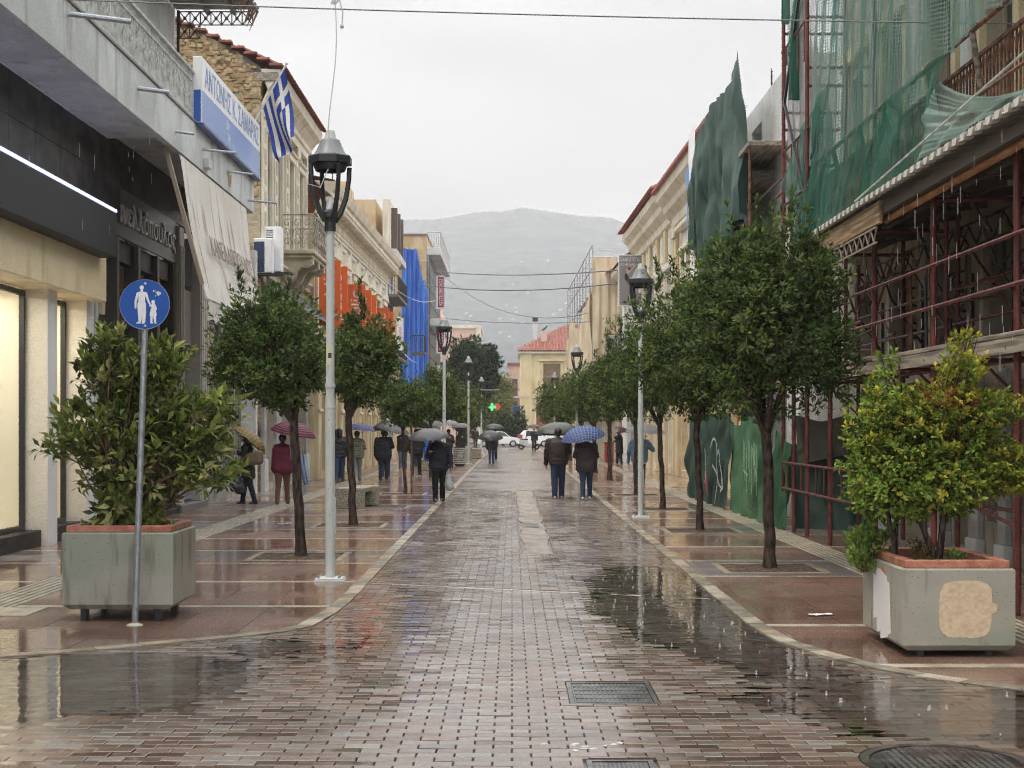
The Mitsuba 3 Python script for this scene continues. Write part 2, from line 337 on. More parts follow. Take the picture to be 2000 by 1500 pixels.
mat('column_cream', plaster((0.78, 0.73, 0.64), (0.74, 0.68, 0.58), (0.64, 0.57, 0.49)), 0.4, 0.4)
mat('wood_brown', mottle((.16, .07, .028), (.36, .17, .07), (4, 4, 30)), .45)
mat('timber', mottle((.2, .12, .06), (.42, .28, .15), (20, 1.5, 24)), .6, .4, bump=grain((30, 2, 40)), bscale=.006, eps=3e-3)
mat('grey_timber', mottle((.16, .135, .11), (.36, .31, .25), (20, 1.5, 24)), .6, .4)
mat('scaffold_red', mottle((.085, .017, .017), (.15, .036, .032), (9, 9, 5), (.1, .05, .03), (30, 30, 12), .6, 50., .5), .45)
mat('rust_pipe', mottle((.3, .12, .045), (.44, .22, .1), (9, 3, 9)), .55, .4)
mat('iron_rust', mottle((.09, .035, .02), (.22, .1, .06), (9, 9, 9)), .6, .4)
mat('iron_dark', (0.03, 0.03, 0.032), 0.4, 0.5)
mat('iron_pale', mottle((.36, .38, .35), (.55, .56, .53), (9, 9, 9)), .5, .4)
mat('old_iron', mottle((.14, .125, .11), (.36, .33, .29), (9, 9, 9)), .5, .4)
mat('roof_tile', lambda p, n, uv: mix((0.19, 0.06, 0.048), (0.33, 0.13, 0.09), cell_rand(dr.floor(p.x * 4.3), dr.floor(p.y * 4.3), dr.floor(p.z * 4))) * (0.7 + 0.5 * fbm(p.x * 12, p.y * 12, p.z * 12, 3)), 0.6, 0.4)
mat('roof_tile_orange', lambda p, n, uv: mix((0.42, 0.17, 0.09), (0.56, 0.28, 0.17), cell_rand(dr.floor(p.x * 4.3), dr.floor(p.y * 4.3), 1)), 0.6, 0.4)
def tarp_col(a, b): return mottle(a, b, (1.6, 1.6, 1.1), g=55., ga=.35)
mat('tarp_dark', tarp_col((0.016, 0.048, 0.037), (0.038, 0.082, 0.065)), 0.5, 0.4)
mat('tarp_green', tarp_col((0.035, 0.12, 0.06), (0.085, 0.18, 0.1)), 0.55, 0.4)
mat('tarp_olive', tarp_col((0.075, 0.08, 0.06), (0.12, 0.125, 0.095)), 0.55, 0.4)
mat('tarp_grey', tarp_col((0.14, 0.16, 0.145), (0.24, 0.26, 0.24)), 0.5, 0.4)
def weave(p, n, uv):
    a = smoothstep(0.5, 0.72, dr.abs(2 * (uv.x * 1.0 - dr.floor(uv.x)) - 1)); b = smoothstep(0.5, 0.72, dr.abs(2 * (uv.y - dr.floor(uv.y)) - 1))
    k = fbm(uv.x * 0.05, uv.y * 0.05, 1, 3)
    return dr.clip(dr.maximum(a, b) * (0.55 + 0.95 * k), 0, 1)
def netting(key, c1, c2):
    b = {'type': 'principledthin', 'base_color': proc(mottle(c1, c2, (1.3, 1.3, .8), tuple(x * .6 + .14 for x in c2), (9, 9, .5), .8)), 'roughness': 0.6, 'diff_trans': 0.7, 'eta': 1.4}
    scene[key] = {'type': 'mask', 'opacity': proc(weave), 'bsdf': b}
netting('net_green', (0.16, 0.29, 0.25), (0.27, 0.38, 0.345))
netting('net_dark', (0.04, 0.15, 0.11), (0.09, 0.22, 0.17))
netting('net_pale', (0.3, 0.31, 0.31), (0.42, 0.43, 0.42))
mat('blue_tarp', mottle((.05, .15, .52), (.1, .26, .68), (2.2, 2, .35)), .5, .4)
mat('beige_cloth', mottle((.5, .42, .29), (.62, .54, .4), (1.2, 1.2, .6)), .75, .2)
mat('awning_cloth', mottle((.68, .65, .6), (.6, .56, .5), (1, 1, 1), (.3, .24, .2), (6, 6, .35), .8), .7, .3)
mat('cladding_grey', mottle((.06, .065, .07), (.09, .095, .1), (1, 1, 1)), .4)
mat('dark_interior_glass', (0.045, 0.05, 0.055), 0.06, 0.7)  # opaque pane; its dark colour stands for the unlit interior behind
mat('dusk_inside', (0.3, 0.28, 0.25), 0.8, 0.2)  # mid-toned plaster of the building cores behind the walls
mat('mansion_plaster', mottle((.4, .36, .28), (.29, .26, .2), (1.4, 1.4, .9), (.07, .06, .05), (5, 5, .5), .9), .7, .3, bump=grain(), bscale=.012, eps=3e-3)
scene['pane'] = {'type': 'thindielectric', 'int_ior': 1.5}
mat('exposed_aggregate', mottle((.22, .2, .14), (.44, .4, .31), (40, 40, 40), g=31., ga=.7), .5, .4)
mat('hill_forest', mottle((.03, .042, .05), (.045, .058, .063), (.02, .02, .03)), .9, .1)
mat('skin', (0.5, 0.31, 0.23), 0.5, 0.4)
mat('white_board', (0.74, 0.75, 0.76), 0.35, 0.4)
# ---------------------------------------------------------------- ground
rng = np.random.default_rng(7)
KL, KR = -1.655, 2.14           # edges of the brick carriageway
# kerb curves at the corner near the camera (outer edge, from far to near)
kerb_l = np.array([[-1.655, 128], [-1.655, 17], [-1.66, 15.2], [-1.70, 14.3], [-1.80, 13.4], [-2.02, 12.95], [-2.40, 12.62], [-2.9, 12.25], [-3.6, 11.75], [-4.6, 11.25], [-7.5, 10.0]])
kerb_r = np.array([[2.14, 128], [2.14, 14.2], [2.16, 13.2], [2.235, 12.35], [2.42, 11.7], [2.62, 11.15], [2.85, 10.75], [3.2, 10.35], [4.0, 9.7], [7.5, 7.6]])
def offset(poly, d):
    t = np.gradient(poly, axis=0); t /= np.linalg.norm(t, axis=1, keepdims=True); return poly + d * np.stack([t[:, 1], -t[:, 0]], 1)
in_l, in_r = offset(kerb_l, 0.15), offset(kerb_r, -0.15)
if in_l[0, 0] > kerb_l[0, 0]: in_l = offset(kerb_l, -0.15)
if in_r[0, 0] < kerb_r[0, 0]: in_r = offset(kerb_r, 0.15)
walk_l = Polygon(np.vstack([in_l, [[-8.6, 9.6], [-8.6, 128]]])).buffer(0)
walk_r = Polygon(np.vstack([in_r, [[8.6, 7.0], [8.6, 128]]])).buffer(0)
kerb_poly_l = Polygon(np.vstack([kerb_l, in_l[::-1]])).buffer(0); kerb_poly_r = Polygon(np.vstack([kerb_r, in_r[::-1]])).buffer(0)
road_poly = Polygon(np.vstack([kerb_l, [[-7.5, 2], [7.5, 2]], kerb_r[::-1]])).buffer(0)

g = MB(); g.quad([-400, -30, -0.12], [400, -30, -0.12], [400, 1500, -0.12], [-400, 1500, -0.12])
solo('ground', g, paint((0.09, 0.085, 0.075), 0.5), kind='structure')
def dip(x, y):
    """how deep the rainwater could stand there: broad hollows in the paving"""
    x, y = np.asarray(x, float), np.asarray(y, float)
    e = lambda cx, cy, rx, ry, h: h * np.clip(1.15 - ((x - cx) / rx) ** 2 - ((y - cy) / ry) ** 2, 0, 1)
    d = e(1.55, 16.0, 0.78, 3.6, .010) + e(1.75, 13.4, 0.85, 1.9, .010) + e(1.95, 11.7, 0.6, 1.5, .009) + e(2.9, 9.4, 1.35, 1.1, .010) + e(1.05, 14.4, .35, .9, .005) \
        + e(-3.0, 10.4, 1.3, 1.5, .015) + e(-1.95, 12.1, 0.5, .5, .006)
    n = meshkit.fbm(np.stack([x * 1.3, y * 0.8, x * 0], -1), 3, 5) - 0.5
    return d + 0.012 * n - 0.0042
road = 'road'; thing('road', kind='structure')
NEAR_END = 42.0
poly_far = road_poly.intersection(shapely.box(-10, NEAR_END, 10, 128)); g = MB()
g.quad([KL, NEAR_END, 0], [KR, NEAR_END, 0], [KR, 128, 0], [KL, 128, 0]); put(road, 'far_paving', g, 'far_brick_paving')
g = MB().prism(road_poly.intersection(shapely.box(-10, 5, 10, NEAR_END)), 0.01, T=move(0, 0, -0.026)); put(road, 'joint_bed', g, 'joint_sand')
# bricks
items, far = [], []
gut = (0.14, 0.6)
holes = [shapely.box(0.37, 9.62, 0.97, 10.48), shapely.box(0.38, 7.0, 0.78, 8.05), shapely.box(0.14, 26.7, 0.52, 27.7), shapely.Point(2.33, 7.98).buffer(0.46), shapely.box(0.12, 21, 0.6, 60)]
solid = road_poly.buffer(-0.005)
for h in holes: solid = solid.difference(h)
# one skewed white line crosses the carriageway: leave its joint open
la, lb = np.array([-1.62, 17.1]), np.array([2.12, 15.55])
line = Polygon([la + [0, .045], lb + [0, .045], lb - [0, .045], la - [0, .045]]); solid = solid.difference(line.buffer(0.01))
shapely.prepare(solid)
J, CH = 0.003, 0.0045
rows = np.arange(int(6.6 / BW), int(NEAR_END / BW))
cell = {}
vs, fs = [], []
for r in rows:
    y0, y1 = r * BW + J, (r + 1) * BW - J
    off = -0.5 * BL * (r % 2)
    xm = 3.4 if y0 < 13 else 2.4
    wide = (y0 * 0.36 + 0.6) if y0 < 13 else 2.6
    c0, c1 = int(math.floor(max(-7.4, -wide) / BL)) - 1, int(math.ceil(min(7.4, wide) / BL)) + 1
    cs = np.arange(c0, c1); xa = cs * BL + off + J; xb = xa + BL - 2 * J
    bx = shapely.box(xa, y0, xb, y1); inside = shapely.contains(solid, bx); touch = shapely.intersects(solid, bx) & ~inside
    for k in np.nonzero(inside | touch)[0]:
        x0, x1 = xa[k], xb[k]; cx, cy = (x0 + x1) / 2, (y0 + y1) / 2
        z = -float(dip(cx, cy)) + rng.normal(0, 0.0013); tx, ty = rng.normal(0, 0.009), rng.normal(0, 0.011)
        if touch[k]:
            q = solid.intersection(bx[k])
            for gq in getattr(q, 'geoms', [q]):
                if gq.geom_type == 'Polygon' and gq.area > 0.0006: far.append((cy, MB().prism(gq.simplify(0.002), 0.018, T=move(0, 0, z - 0.018)), 'brick_paving'))
            continue
        o = [[x0, y0], [x1, y0], [x1, y1], [x0, y1]]; i = [[x0 + CH, y0 + CH], [x1 - CH, y0 + CH], [x1 - CH, y1 - CH], [x0 + CH, y1 - CH]]
        zt = lambda a, d: [a[0], a[1], z + (a[0] - cx) * tx + (a[1] - cy) * ty - d]
        v = [zt(a, 0) for a in i] + [zt(a, 0.0035) for a in o] + [zt(a, 0.02) for a in o]
        f = [[0, 1, 2, 3]] + [[4 + a, 4 + (a + 1) % 4, (a + 1) % 4, a] for a in range(4)] + [[8 + a, 8 + (a + 1) % 4, 4 + (a + 1) % 4, 4 + a] for a in range(4)]
        rank = cy + 0.35 * abs(cx); rank += 1000 if abs(cx - 0.0) > cy * 0.345 or cy < 7.9 else 0
        items.append((rank, MB().add(v, f), 'soaked_brick_paving' if rng.random() < np.clip((-z + .0085) / .006, 0, .97) else 'brick_paving'))
pieces(road, 'brick', items + [(r + 500, m, b) for r, m, b in far], 300)
# white line across, light strips, gutter
g = MB().prism(line, 0.02, T=move(0, 0, -0.0195)); put(road, 'cross_line', g, 'marble_strip', label='pale stone line crossing the brick paving at a slant')
gy = np.arange(21.05, 128, 0.16); gx = np.linspace(-0.24, 0.24, 9)
X = 0.37 - 0.0035 * np.maximum(gy[:, None] - 27, 0) + gx[None] * (0.9 + 0.5 * (meshkit.fbm(np.stack([gy * .9, gy * 0, gy * 0], -1), 3, 6)[:, None] - .5)) ; Y = gy[:, None] + 0 * X
Z = -0.012 + 0.010 * np.abs(gx[None] / 0.24) ** 2 + 0.010 * (meshkit.fbm(np.stack([X * 7, Y * 2.6, X * 0], -1), 3, 3) - 0.5) + 0.003
g = MB().sheet(np.stack([X, Y, Z], -1)); put(road, 'gutter', g, mat('gutter_stone', mottle((.1, .078, .062), (.165, .135, .108), (6, 3, 1)), .2, 1.0), smooth=True, label='shallow pale gutter running with rainwater along the street')
# rainwater standing in the hollows
def ripples(X, Y, n, seed, box):
    r = np.random.default_rng(seed); Z = np.zeros_like(X)
    for _ in range(n):
        cx, cy = r.uniform(box[0], box[1]), r.uniform(box[2], box[3]); R = r.uniform(0.02, 0.16); a = r.uniform(0.0004, 0.0009) * (0.06 / (R + 0.04))
        d = np.hypot(X - cx, Y - cy); m = d < R + 0.08
        Z[m] += a * np.exp(-((d[m] - R) / 0.02) ** 2) * np.cos((d[m] - R) / 0.008)
    P = np.stack([X * 9, Y * 7, X * 0], -1)
    return Z + 0.0011 * (meshkit.fbm(P, 3, seed) - 0.5)
def pool(x0, x1, y0, y1, step, n, seed, label):
    X, Y = np.meshgrid(np.arange(x0, x1, step), np.arange(y0, y1, step)); Z = ripples(X, Y, n, seed, (x0, x1, y0, y1))
    wet = dip(X, Y) > -0.0035
    h, w = X.shape; i, j = np.meshgrid(np.arange(h - 1), np.arange(w - 1), indexing='ij'); keep = wet[:-1, :-1] | wet[1:, 1:] | wet[:-1, 1:] | wet[1:, :-1]
    inside = shapely.contains_xy(road_poly.buffer(0.02), X, Y); keep &= inside[:-1, :-1] & inside[1:, 1:] & inside[:-1, 1:] & inside[1:, :-1]
    a = (i * w + j)[keep]; f = np.stack([a, a + 1, a + w + 1, a + w], 1); f = np.vstack([f[:, [0, 1, 2]], f[:, [0, 2, 3]]])
    v = np.stack([X, Y, Z + 0.0005], -1).reshape(-1, 3); u, inv = np.unique(f, return_inverse=True)
    solo('puddle', (v[u], inv.reshape(f.shape)), 'water', label, 'puddle', 'rain puddles on the paving', smooth=True, kind='structure')
pool(0.7, 4.5, 7.6, 20.2, 0.02, 900, 1, 'broad dark puddle ringed by raindrops along the right kerb')
pool(-4.6, -1.2, 8.2, 12.9, 0.02, 260, 2, 'brown puddle in the brick paving below the left corner')
# splashes
g = MB(); r = np.random.default_rng(4)
for _ in range(210):
    x, y = r.uniform(0.8, 3.6), r.uniform(8.6, 18.5)
    if dip(x, y) < 0.0008 or not road_poly.contains(shapely.Point(x, y)): continue
    s = r.uniform(0.5, 0.98)
    g.lathe([(0.010, 0), (0.006, 0.006), (0.004, 0.012), (0.0065, 0.018), (0.005, 0.024), (0.0005, 0.027)], x, y, 0.001, 7, T=None) if s > .7 else g.ball((x, y, 0.012), (0.006, 0.006, 0.009), 1)
solo('rain_splash', g, mat('splash_water', (0.4, 0.41, 0.41), 0.1, 0.8), 'pale drops splashing up from the dark puddle by the right kerb', 'rain splash', smooth=True, kind='stuff')

# kerb stones
kerb = thing('kerb', kind='structure'); kerb2 = thing('kerb', kind='structure')
def kerb_stones(parent, poly, inn, seed):
    r = np.random.default_rng(seed); L = np.r_[0, np.cumsum(np.linalg.norm(np.diff(poly, axis=0), axis=1))]; s = L[-1]; out = []
    while s > 0.4:
        l = r.uniform(0.34, 0.5) if s > L[-1] - 110 else 1.6
        a = [np.interp([s - 0.004, s - l / 2, s - l + 0.004], L, q) for q in (poly[:, 0], poly[:, 1])]; b = [np.interp([s - 0.004, s - l / 2, s - l + 0.004], L, q) for q in (inn[:, 0], inn[:, 1])]
        ring = list(zip(*a)) + list(zip(*b))[::-1]; y = a[1][1]; x = a[0][1]; h = 0.012 + r.normal(0, 0.0012)
        if abs(x) < 7 and y < 126: out.append((y, MB().prism(Polygon(ring).buffer(0), h + 0.03, T=move(0, 0, -0.03)), ('marble_strip', 'kerb_stone_grey', 'kerb_stone_tan')[r.integers(3)]))
        s -= l
    pieces(parent, 'stone', out, 150)
mat('kerb_stone_grey', mottle((.13, .12, .095), (.22, .2, .155), (7, 7, 7), g=70., ga=.3), .3)
mat('kerb_stone_tan', mottle((.2, .165, .115), (.3, .25, .18), (7, 7, 7), g=70., ga=.3), .3)
kerb_stones(kerb, kerb_l, in_l, 1); kerb_stones(kerb2, kerb_r, in_r, 2)

# pavements: brown slabs, grey bands round the tree pits, thin pale strips
TREES_L = [20.55, 27.05, 33.4, 39.85, 46.3, 52.8]
TREES_R = [18.84, 25.65, 32.4, 39.1, 45.8]
pits = {-1: [(-2.95, y) for y in TREES_L[:4]], 1: [(3.27, y) for y in TREES_R[:4]]}
def pavement(parent, poly, side, xs, trees, tact, strips):
    bed = MB().prism(poly, 0.006, T=move(0, 0, -0.012)); put(parent, 'bed', bed, 'joint_sand')
    cut = poly.buffer(-0.004); t0, t1 = tact
    for x, y in pits[side]: cut = cut.difference(shapely.box(x - 0.66, y - 0.66, x + 0.66, y + 0.66))
    cut = cut.difference(shapely.box(t0, 13.2 if side < 0 else 12.0, t1, 128))
    bands = []
    for y in strips: bands.append(('marble_strip', y, 0.16))
    for y in trees: bands += [('marble_strip', y - 1.02, 0.1), ('marble_strip', y + 1.02, 0.1)]
    for m, y, w in bands:
        q = cut.intersection(shapely.box(-9, y - w / 2, 9, y + w / 2))
        for gq in getattr(q, 'geoms', [q]):
            if gq.geom_type == 'Polygon' and gq.area > 0.01 and y < 62: put(parent, 'pale_strip', MB().prism(gq, 0.0145, T=move(0, 0, -0.005)), m)
        cut = cut.difference(shapely.box(-9, y - w / 2 - 0.004, 9, y + w / 2 + 0.004))
    shapely.prepare(cut); out = []; r = np.random.default_rng(side + 5)
    near = 9.0 if side < 0 else 7.5
    ys = np.arange(near, 46, 0.6)
    for y in ys:
        for x in np.arange(xs[0], xs[1], 0.6):
            bx = shapely.box(x + 0.002, y + 0.002, x + 0.598, y + 0.598)
            if not cut.intersects(bx): continue
            q = bx if cut.contains(bx) else cut.intersection(bx)
            cx, cy = x + 0.3, y + 0.3
            m = 'granite_paving' if any(abs(cy - t) < 1.02 for t in trees) else 'slab_paving'
            for gq in getattr(q, 'geoms', [q]):
                if gq.geom_type == 'Polygon' and gq.area > 0.004:
                    h = r.normal(0, 0.0007); rank = cy + (1000 if abs(cx) > cy * 0.35 else 0)
                    out.append((rank, MB().prism(gq, 0.014, T=move(0, 0, -0.005 + h)), m))
    pieces(parent, 'slab', out, 300)
    q = cut.intersection(shapely.box(-9, 46, 9, 128))
    if not q.is_empty: put(parent, 'far_slabs', MB().prism(q, 0.014, T=move(0, 0, -0.005)), 'slab_paving', kind='stuff')
    # ribbed tactile strip
    tp = shapely.box(t0, 13.2 if side < 0 else 12.0, t1, 110)
    put(parent, 'tactile_base', MB().prism(tp, 0.009, T=move(0, 0, -0.005)), 'kerb_stone_grey')
    n = 6
    for k in range(n):
        x = t0 + (k + 0.5) * (t1 - t0) / n; g = MB()
        for y in np.arange(13.2 if side < 0 else 12.0, 70, 0.4): g.box(x - 0.022, x + 0.022, y + 0.004, y + 0.396, 0.006, 0.0125, c=0.003)
        put(parent, 'tactile_rib', g, 'tactile_stone')
mat('tactile_stone', mottle((.42, .38, .29), (.3, .265, .2), (5, 5, 5)), .3)
pl = thing('pavement_left', kind='structure'); pr = thing('pavement_right', kind='structure')
pavement(pl, walk_l, -1, (-8.4, -1.2), TREES_L, (-5.5, -4.95), [14.85, 17.2, 23.8, 30.2, 36.6])
pavement(pr, walk_r, 1, (1.8, 8.4), TREES_R, (4.22, 4.72), [11.15, 13.42, 22.2, 29.0, 35.8])
g = MB().prism(shapely.box(-5.55, 14.05, -4.6, 14.7), 0.004, T=move(0, 0, 0.0105)); put(pl, 'warning_tile', g, 'marble_strip', label='square pale tile ending the ribbed strip')
# tree pits
for side, par in ((-1, pl), (1, pr)):
    for x, y in pits[side]:
        g = MB()
        for a, b, c, d in ((-.66, .66, -.66, -.57), (-.66, .66, .57, .66), (-.66, -.57, -.57, .57), (.57, .66, -.57, .57)): g.box(x + a, x + b, y + c, y + d, -0.005, 0.014, c=.003)
        put(par, 'pit_frame', g, 'kerb_stone_tan')
        X, Y = np.meshgrid(np.linspace(-.58, .58, 24), np.linspace(-.58, .58, 24)); Z = -0.012 + 0.03 * meshkit.fbm(np.stack([X * 5 + x, Y * 5 + y, X * 0], -1), 4) + 0.03 * np.exp(-(X ** 2 + Y ** 2) / .04)
        put(par, 'pit_soil', MB().sheet(np.stack([X + x, Y + y, Z - 0.006], -1)), 'soil', smooth=True)

# drain covers
def cover(x0, x1, y0, y1, nx, ny, name, label):
    t = thing(name, label, 'drain cover'); g = MB()
    g.box(x0, x1, y0, y0 + .03, -.02, .003); g.box(x0, x1, y1 - .03, y1, -.02, .003); g.box(x0, x0 + .03, y0 + .03, y1 - .03, -.02, .003); g.box(x1 - .03, x1, y0 + .03, y1 - .03, -.02, .003)
    put(t, 'frame', g, 'cast_iron'); g = MB(); g.box(x0 + .034, x1 - .034, y0 + .034, y1 - .034, -.02, -.003)
    dx, dy = (x1 - x0 - .08) / nx, (y1 - y0 - .08) / ny
    for i in range(nx):
        for j in range(ny): g.box(x0 + .04 + (i + .15) * dx, x0 + .04 + (i + .85) * dx, y0 + .04 + (j + .12) * dy, y0 + .04 + (j + .88) * dy, -.003, .002, c=.0015)
    put(t, 'lid', g, 'cast_iron')
mat('cast_iron', mottle((.05, .052, .052), (.12, .12, .115), (9, 9, 9)), .22, metal=.5)
cover(.38, .96, 9.64, 10.46, 16, 5, 'drain_cover', 'square ribbed iron cover in the middle of the brick paving')
cover(.4, .76, 7.0, 8.02, 12, 5, 'drain_cover', 'iron cover cut by the bottom edge of the photo')
cover(.16, .5, 26.72, 27.68, 5, 5, 'drain_cover', 'small grating at the near end of the gutter')
t = thing('manhole_cover', 'round iron manhole cover at the lower right, rain bouncing on it', 'manhole cover')
g = MB().lathe([(.40, -.02), (.40, .004), (.45, .004), (.45, -.02)], 2.33, 7.98, 0, 48); put(t, 'ring', g, 'cast_iron', smooth=30)
g = MB().lathe([(.0005, -.002), (.39, -.002), (.39, -.02)], 2.33, 7.98, 0, 48)
for i in range(-9, 10):
    for j in range(-9, 10):
        if math.hypot(i, j) < 9: g.box(2.33 + i * .041 - .013, 2.33 + i * .041 + .013, 7.98 + j * .041 - .013, 7.98 + j * .041 + .013, -.002, .004, c=.002)
put(t, 'lid', g, 'cast_iron')
# worn white arrow painted on the bricks
g = MB(); 
for a, b, w in (((.42, 8.62), (.34, 8.36), .05), ((.40, 8.2), (.16, 8.42), .05), ((.36, 8.2), (.64, 8.46), .05), ((.41, 8.36), (.39, 8.2), .06)):
    a, b = np.array(a), np.array(b); d = (b - a) / np.linalg.norm(b - a); n_ = np.array([-d[1], d[0]]) * w / 2
    for k in range(7):
        if rng.random() < .6:
            s0, s1 = a + (b - a) * k / 7, a + (b - a) * (k + .8) / 7; q = np.array([s0 - n_ * rng.uniform(.4, 1), s1 - n_ * rng.uniform(.4, 1), s1 + n_ * rng.uniform(.4, 1), s0 + n_ * rng.uniform(.4, 1)])
            zz = 0.0055; g.add(np.c_[q, np.full(4, zz)], [[0, 1, 2, 3]])
put(road, 'painted_arrow', g, paint((.42, .42, .41), .4), label='worn white arrow pointing to the viewer')
# fallen leaves and litter
r = np.random.default_rng(12)
def leaf_mesh(x, y, z, a, s):
    c, sn = math.cos(a), math.sin(a); v = np.array([[-.5, 0, 0], [-.1, -.22, .12], [.5, 0, .05], [-.1, .22, .14], [0, 0, 0]]) * s
    return np.c_[v[:, 0] * c - v[:, 1] * sn + x, v[:, 0] * sn + v[:, 1] * c + y, v[:, 2] * .4 + z], np.array([[0, 1, 4], [1, 2, 4], [2, 3, 4], [3, 0, 4]])
g = MB()
for _ in range(240):
    s = r.random(); 
    if s < .5: x, y = r.normal(-2.9, .55), r.normal(20.5, .55)
    elif s < .7: x, y = r.normal(2.6, .5), r.normal(32.2, .6)
    elif s < .85: x, y = r.normal(3.2, .5), r.normal(18.9, .45)
    else: x, y = r.uniform(-4.5, 4), r.uniform(12, 30)
    g.add(*leaf_mesh(x, y, .016, r.uniform(0, 6.3), r.uniform(.04, .08)))
solo('fallen_leaves', g, paint((.3, .17, .06), .5), 'scattered yellow brown fallen leaves on the wet pavement', 'fallen leaves', kind='stuff')
for x, y, lab in ((2.93, 14.1, 'crumpled white paper scrap on the wet slabs left of the right planter'), (-4.2, 27.4, 'flattened white paper scrap behind the nearest left tree'), (3.65, 14.05, 'tiny white paper scrap nearest the right planter')):
    X, Y = np.meshgrid(np.linspace(-.12, .12, 9), np.linspace(-.05, .05, 5)); Z = .014 + .02 * meshkit.fbm(np.stack([X * 30 + x, Y * 30, X * 0], -1), 2)
    k = .5 if 'tiny' in lab else 1
    solo('paper_scrap', MB().sheet(np.stack([X * k + x, Y * k + y + .3 * X, Z], -1)), paint((.7, .7, .68), .6), lab, 'litter')
# ---------------------------------------------------------------- foliage
def leaves(pos, dirs, nor, L, W, cols, fold=0.25, curl=0.15):
    """one folded blade per leaf -> (vertices, faces, colours)"""
    n = len(pos); d = dirs / np.linalg.norm(dirs, axis=1, keepdims=True)
    s = np.cross(d, nor); s /= np.linalg.norm(s, axis=1, keepdims=True) + 1e-9; u = np.cross(s, d)
    L = np.broadcast_to(L, (n,))[:, None]; W = np.broadcast_to(W, (n,))[:, None]
    m = pos + d * L * 0.5 + u * L * curl * 0.4
    v = np.stack([pos, pos + d * L * .45 + s * W / 2 + u * W * fold, m, pos + d * L * .45 - s * W / 2 + u * W * fold, pos + d * L - u * L * curl * 0.4], 1)
    f = np.array([[0, 1, 2], [0, 2, 3], [1, 4, 2], [2, 4, 3]])
    F = (f[None] + 5 * np.arange(n)[:, None, None]).reshape(-1, 3)
    return v.reshape(-1, 3), F, np.repeat(cols, 5, 0)
def unit(r, n):
    v = r.normal(size=(n, 3)); return v / np.linalg.norm(v, axis=1, keepdims=True)
def rosettes(c, out, r, k, L, W, pal, spread=1.0, up=0.35, jit=0.25):
    """k leaves fanning from each twig tip c (outward direction out)"""
    n = len(c); a = unit(r, n * k); o = np.repeat(out, k, 0); p = np.repeat(c, k, 0)
    d = o * 0.7 + a * spread + np.array([0, 0, up]); d /= np.linalg.norm(d, axis=1, keepdims=True)
    p = p + a * 0.25 * L + o * r.uniform(-.5, .3, (n * k, 1)) * L
    nor = o + np.array([0, 0, .7]) + a * .4
    i = r.integers(0, len(pal), n); base = np.asarray(pal)[i]
    cols = np.repeat(base, k, 0) * r.uniform(1 - jit, 1 + jit, (n * k, 1))
    sz = r.uniform(.7, 1.15, n * k)
    return leaves(p, d, nor, L * sz, W * sz, cols)
def crown_points(r, n, C, R, lump=.22, seed=0, inner=.35, flat=0.0):
    """twig tips of a crown made of many bunches, so that its outline is ragged and sky shows between"""
    K = 54; q = unit(r, K); q[:, 2] = np.maximum(q[:, 2], -1 + flat); rk = r.uniform(.5, .9, K) * (1 + lump * (meshkit.fbm(q * 1.7 + seed * 3.1, 3, seed) - .5) * 1.6)
    cen = q * rk[:, None]; size = r.uniform(.14, .38, K); k = r.integers(0, K, n); d = unit(r, n)
    p = cen[k] + d * (size[k] * np.where(r.random(n) < inner, r.uniform(.2, .9, n), r.uniform(.85, 1.08, n)))[:, None]
    fill = r.random(n) < inner * .5; p[fill] = d[fill] * r.uniform(.2, .75, (fill.sum(), 1)); p[:, 2] = np.maximum(p[:, 2], -1 + flat * .7 + r.uniform(0, .12, n))
    o = d * .6 + p; return p * np.asarray(R) + np.asarray(C), o / np.linalg.norm(o, axis=1, keepdims=True)
def cat_lv(ls):
    v, f, c, k = [], [], [], 0
    for a, b, e in ls: v.append(a); f.append(b + k); c.append(e); k += len(a)
    return (np.vstack(v), np.vstack(f)), np.clip(np.vstack(c), .004, .9)
ORANGE = [(.072, .123, .033), (.094, .153, .042), (.125, .184, .053), (.064, .104, .039), (.179, .220, .060), (.058, .090, .033), (.107, .148, .060)]
ORANGE_LIT = ORANGE + [(.085, .13, .03), (.1, .14, .04)]
def limbs(mb, base, fork, C, R, seed, r0, n=5, lean=0.0):
    r = np.random.default_rng(seed); base, fork = np.array(base, float), np.array(fork, float)
    t = np.linspace(0, 1, 9)[:, None]; P = base + (fork - base) * t; P[1:-1, :2] += r.normal(0, .012, (7, 2))
    rad = np.interp(t[:, 0], [0, .06, .25, 1], [r0 * 1.35, r0 * 1.05, r0 * .95, r0 * .86]); mb.tube(P, rad, 10)
    for i in range(n):
        a = 2 * math.pi * (i + r.uniform(-.3, .3)) / n; tgt = np.array(C) + np.array(R) * np.array([math.cos(a) * .62, math.sin(a) * .62, r.uniform(-.25, .45)])
        mid = fork + (tgt - fork) * .45 + np.array([0, 0, -.04]); q = np.array([fork - (fork - base) * .03, fork + (mid - fork) * .5, mid, tgt]); mb.tube(q, [r0 * .62, r0 * .52, r0 * .4, r0 * .16], 7)
        for k in range(3):
            tw = mid + (tgt - mid) * r.uniform(.2, .9); e = tw + unit(r, 1)[0] * np.array(R) * .35; mb.tube([tw, (tw + e) / 2 + [0, 0, .02], e], [r0 * .2, r0 * .13, r0 * .05], 5)
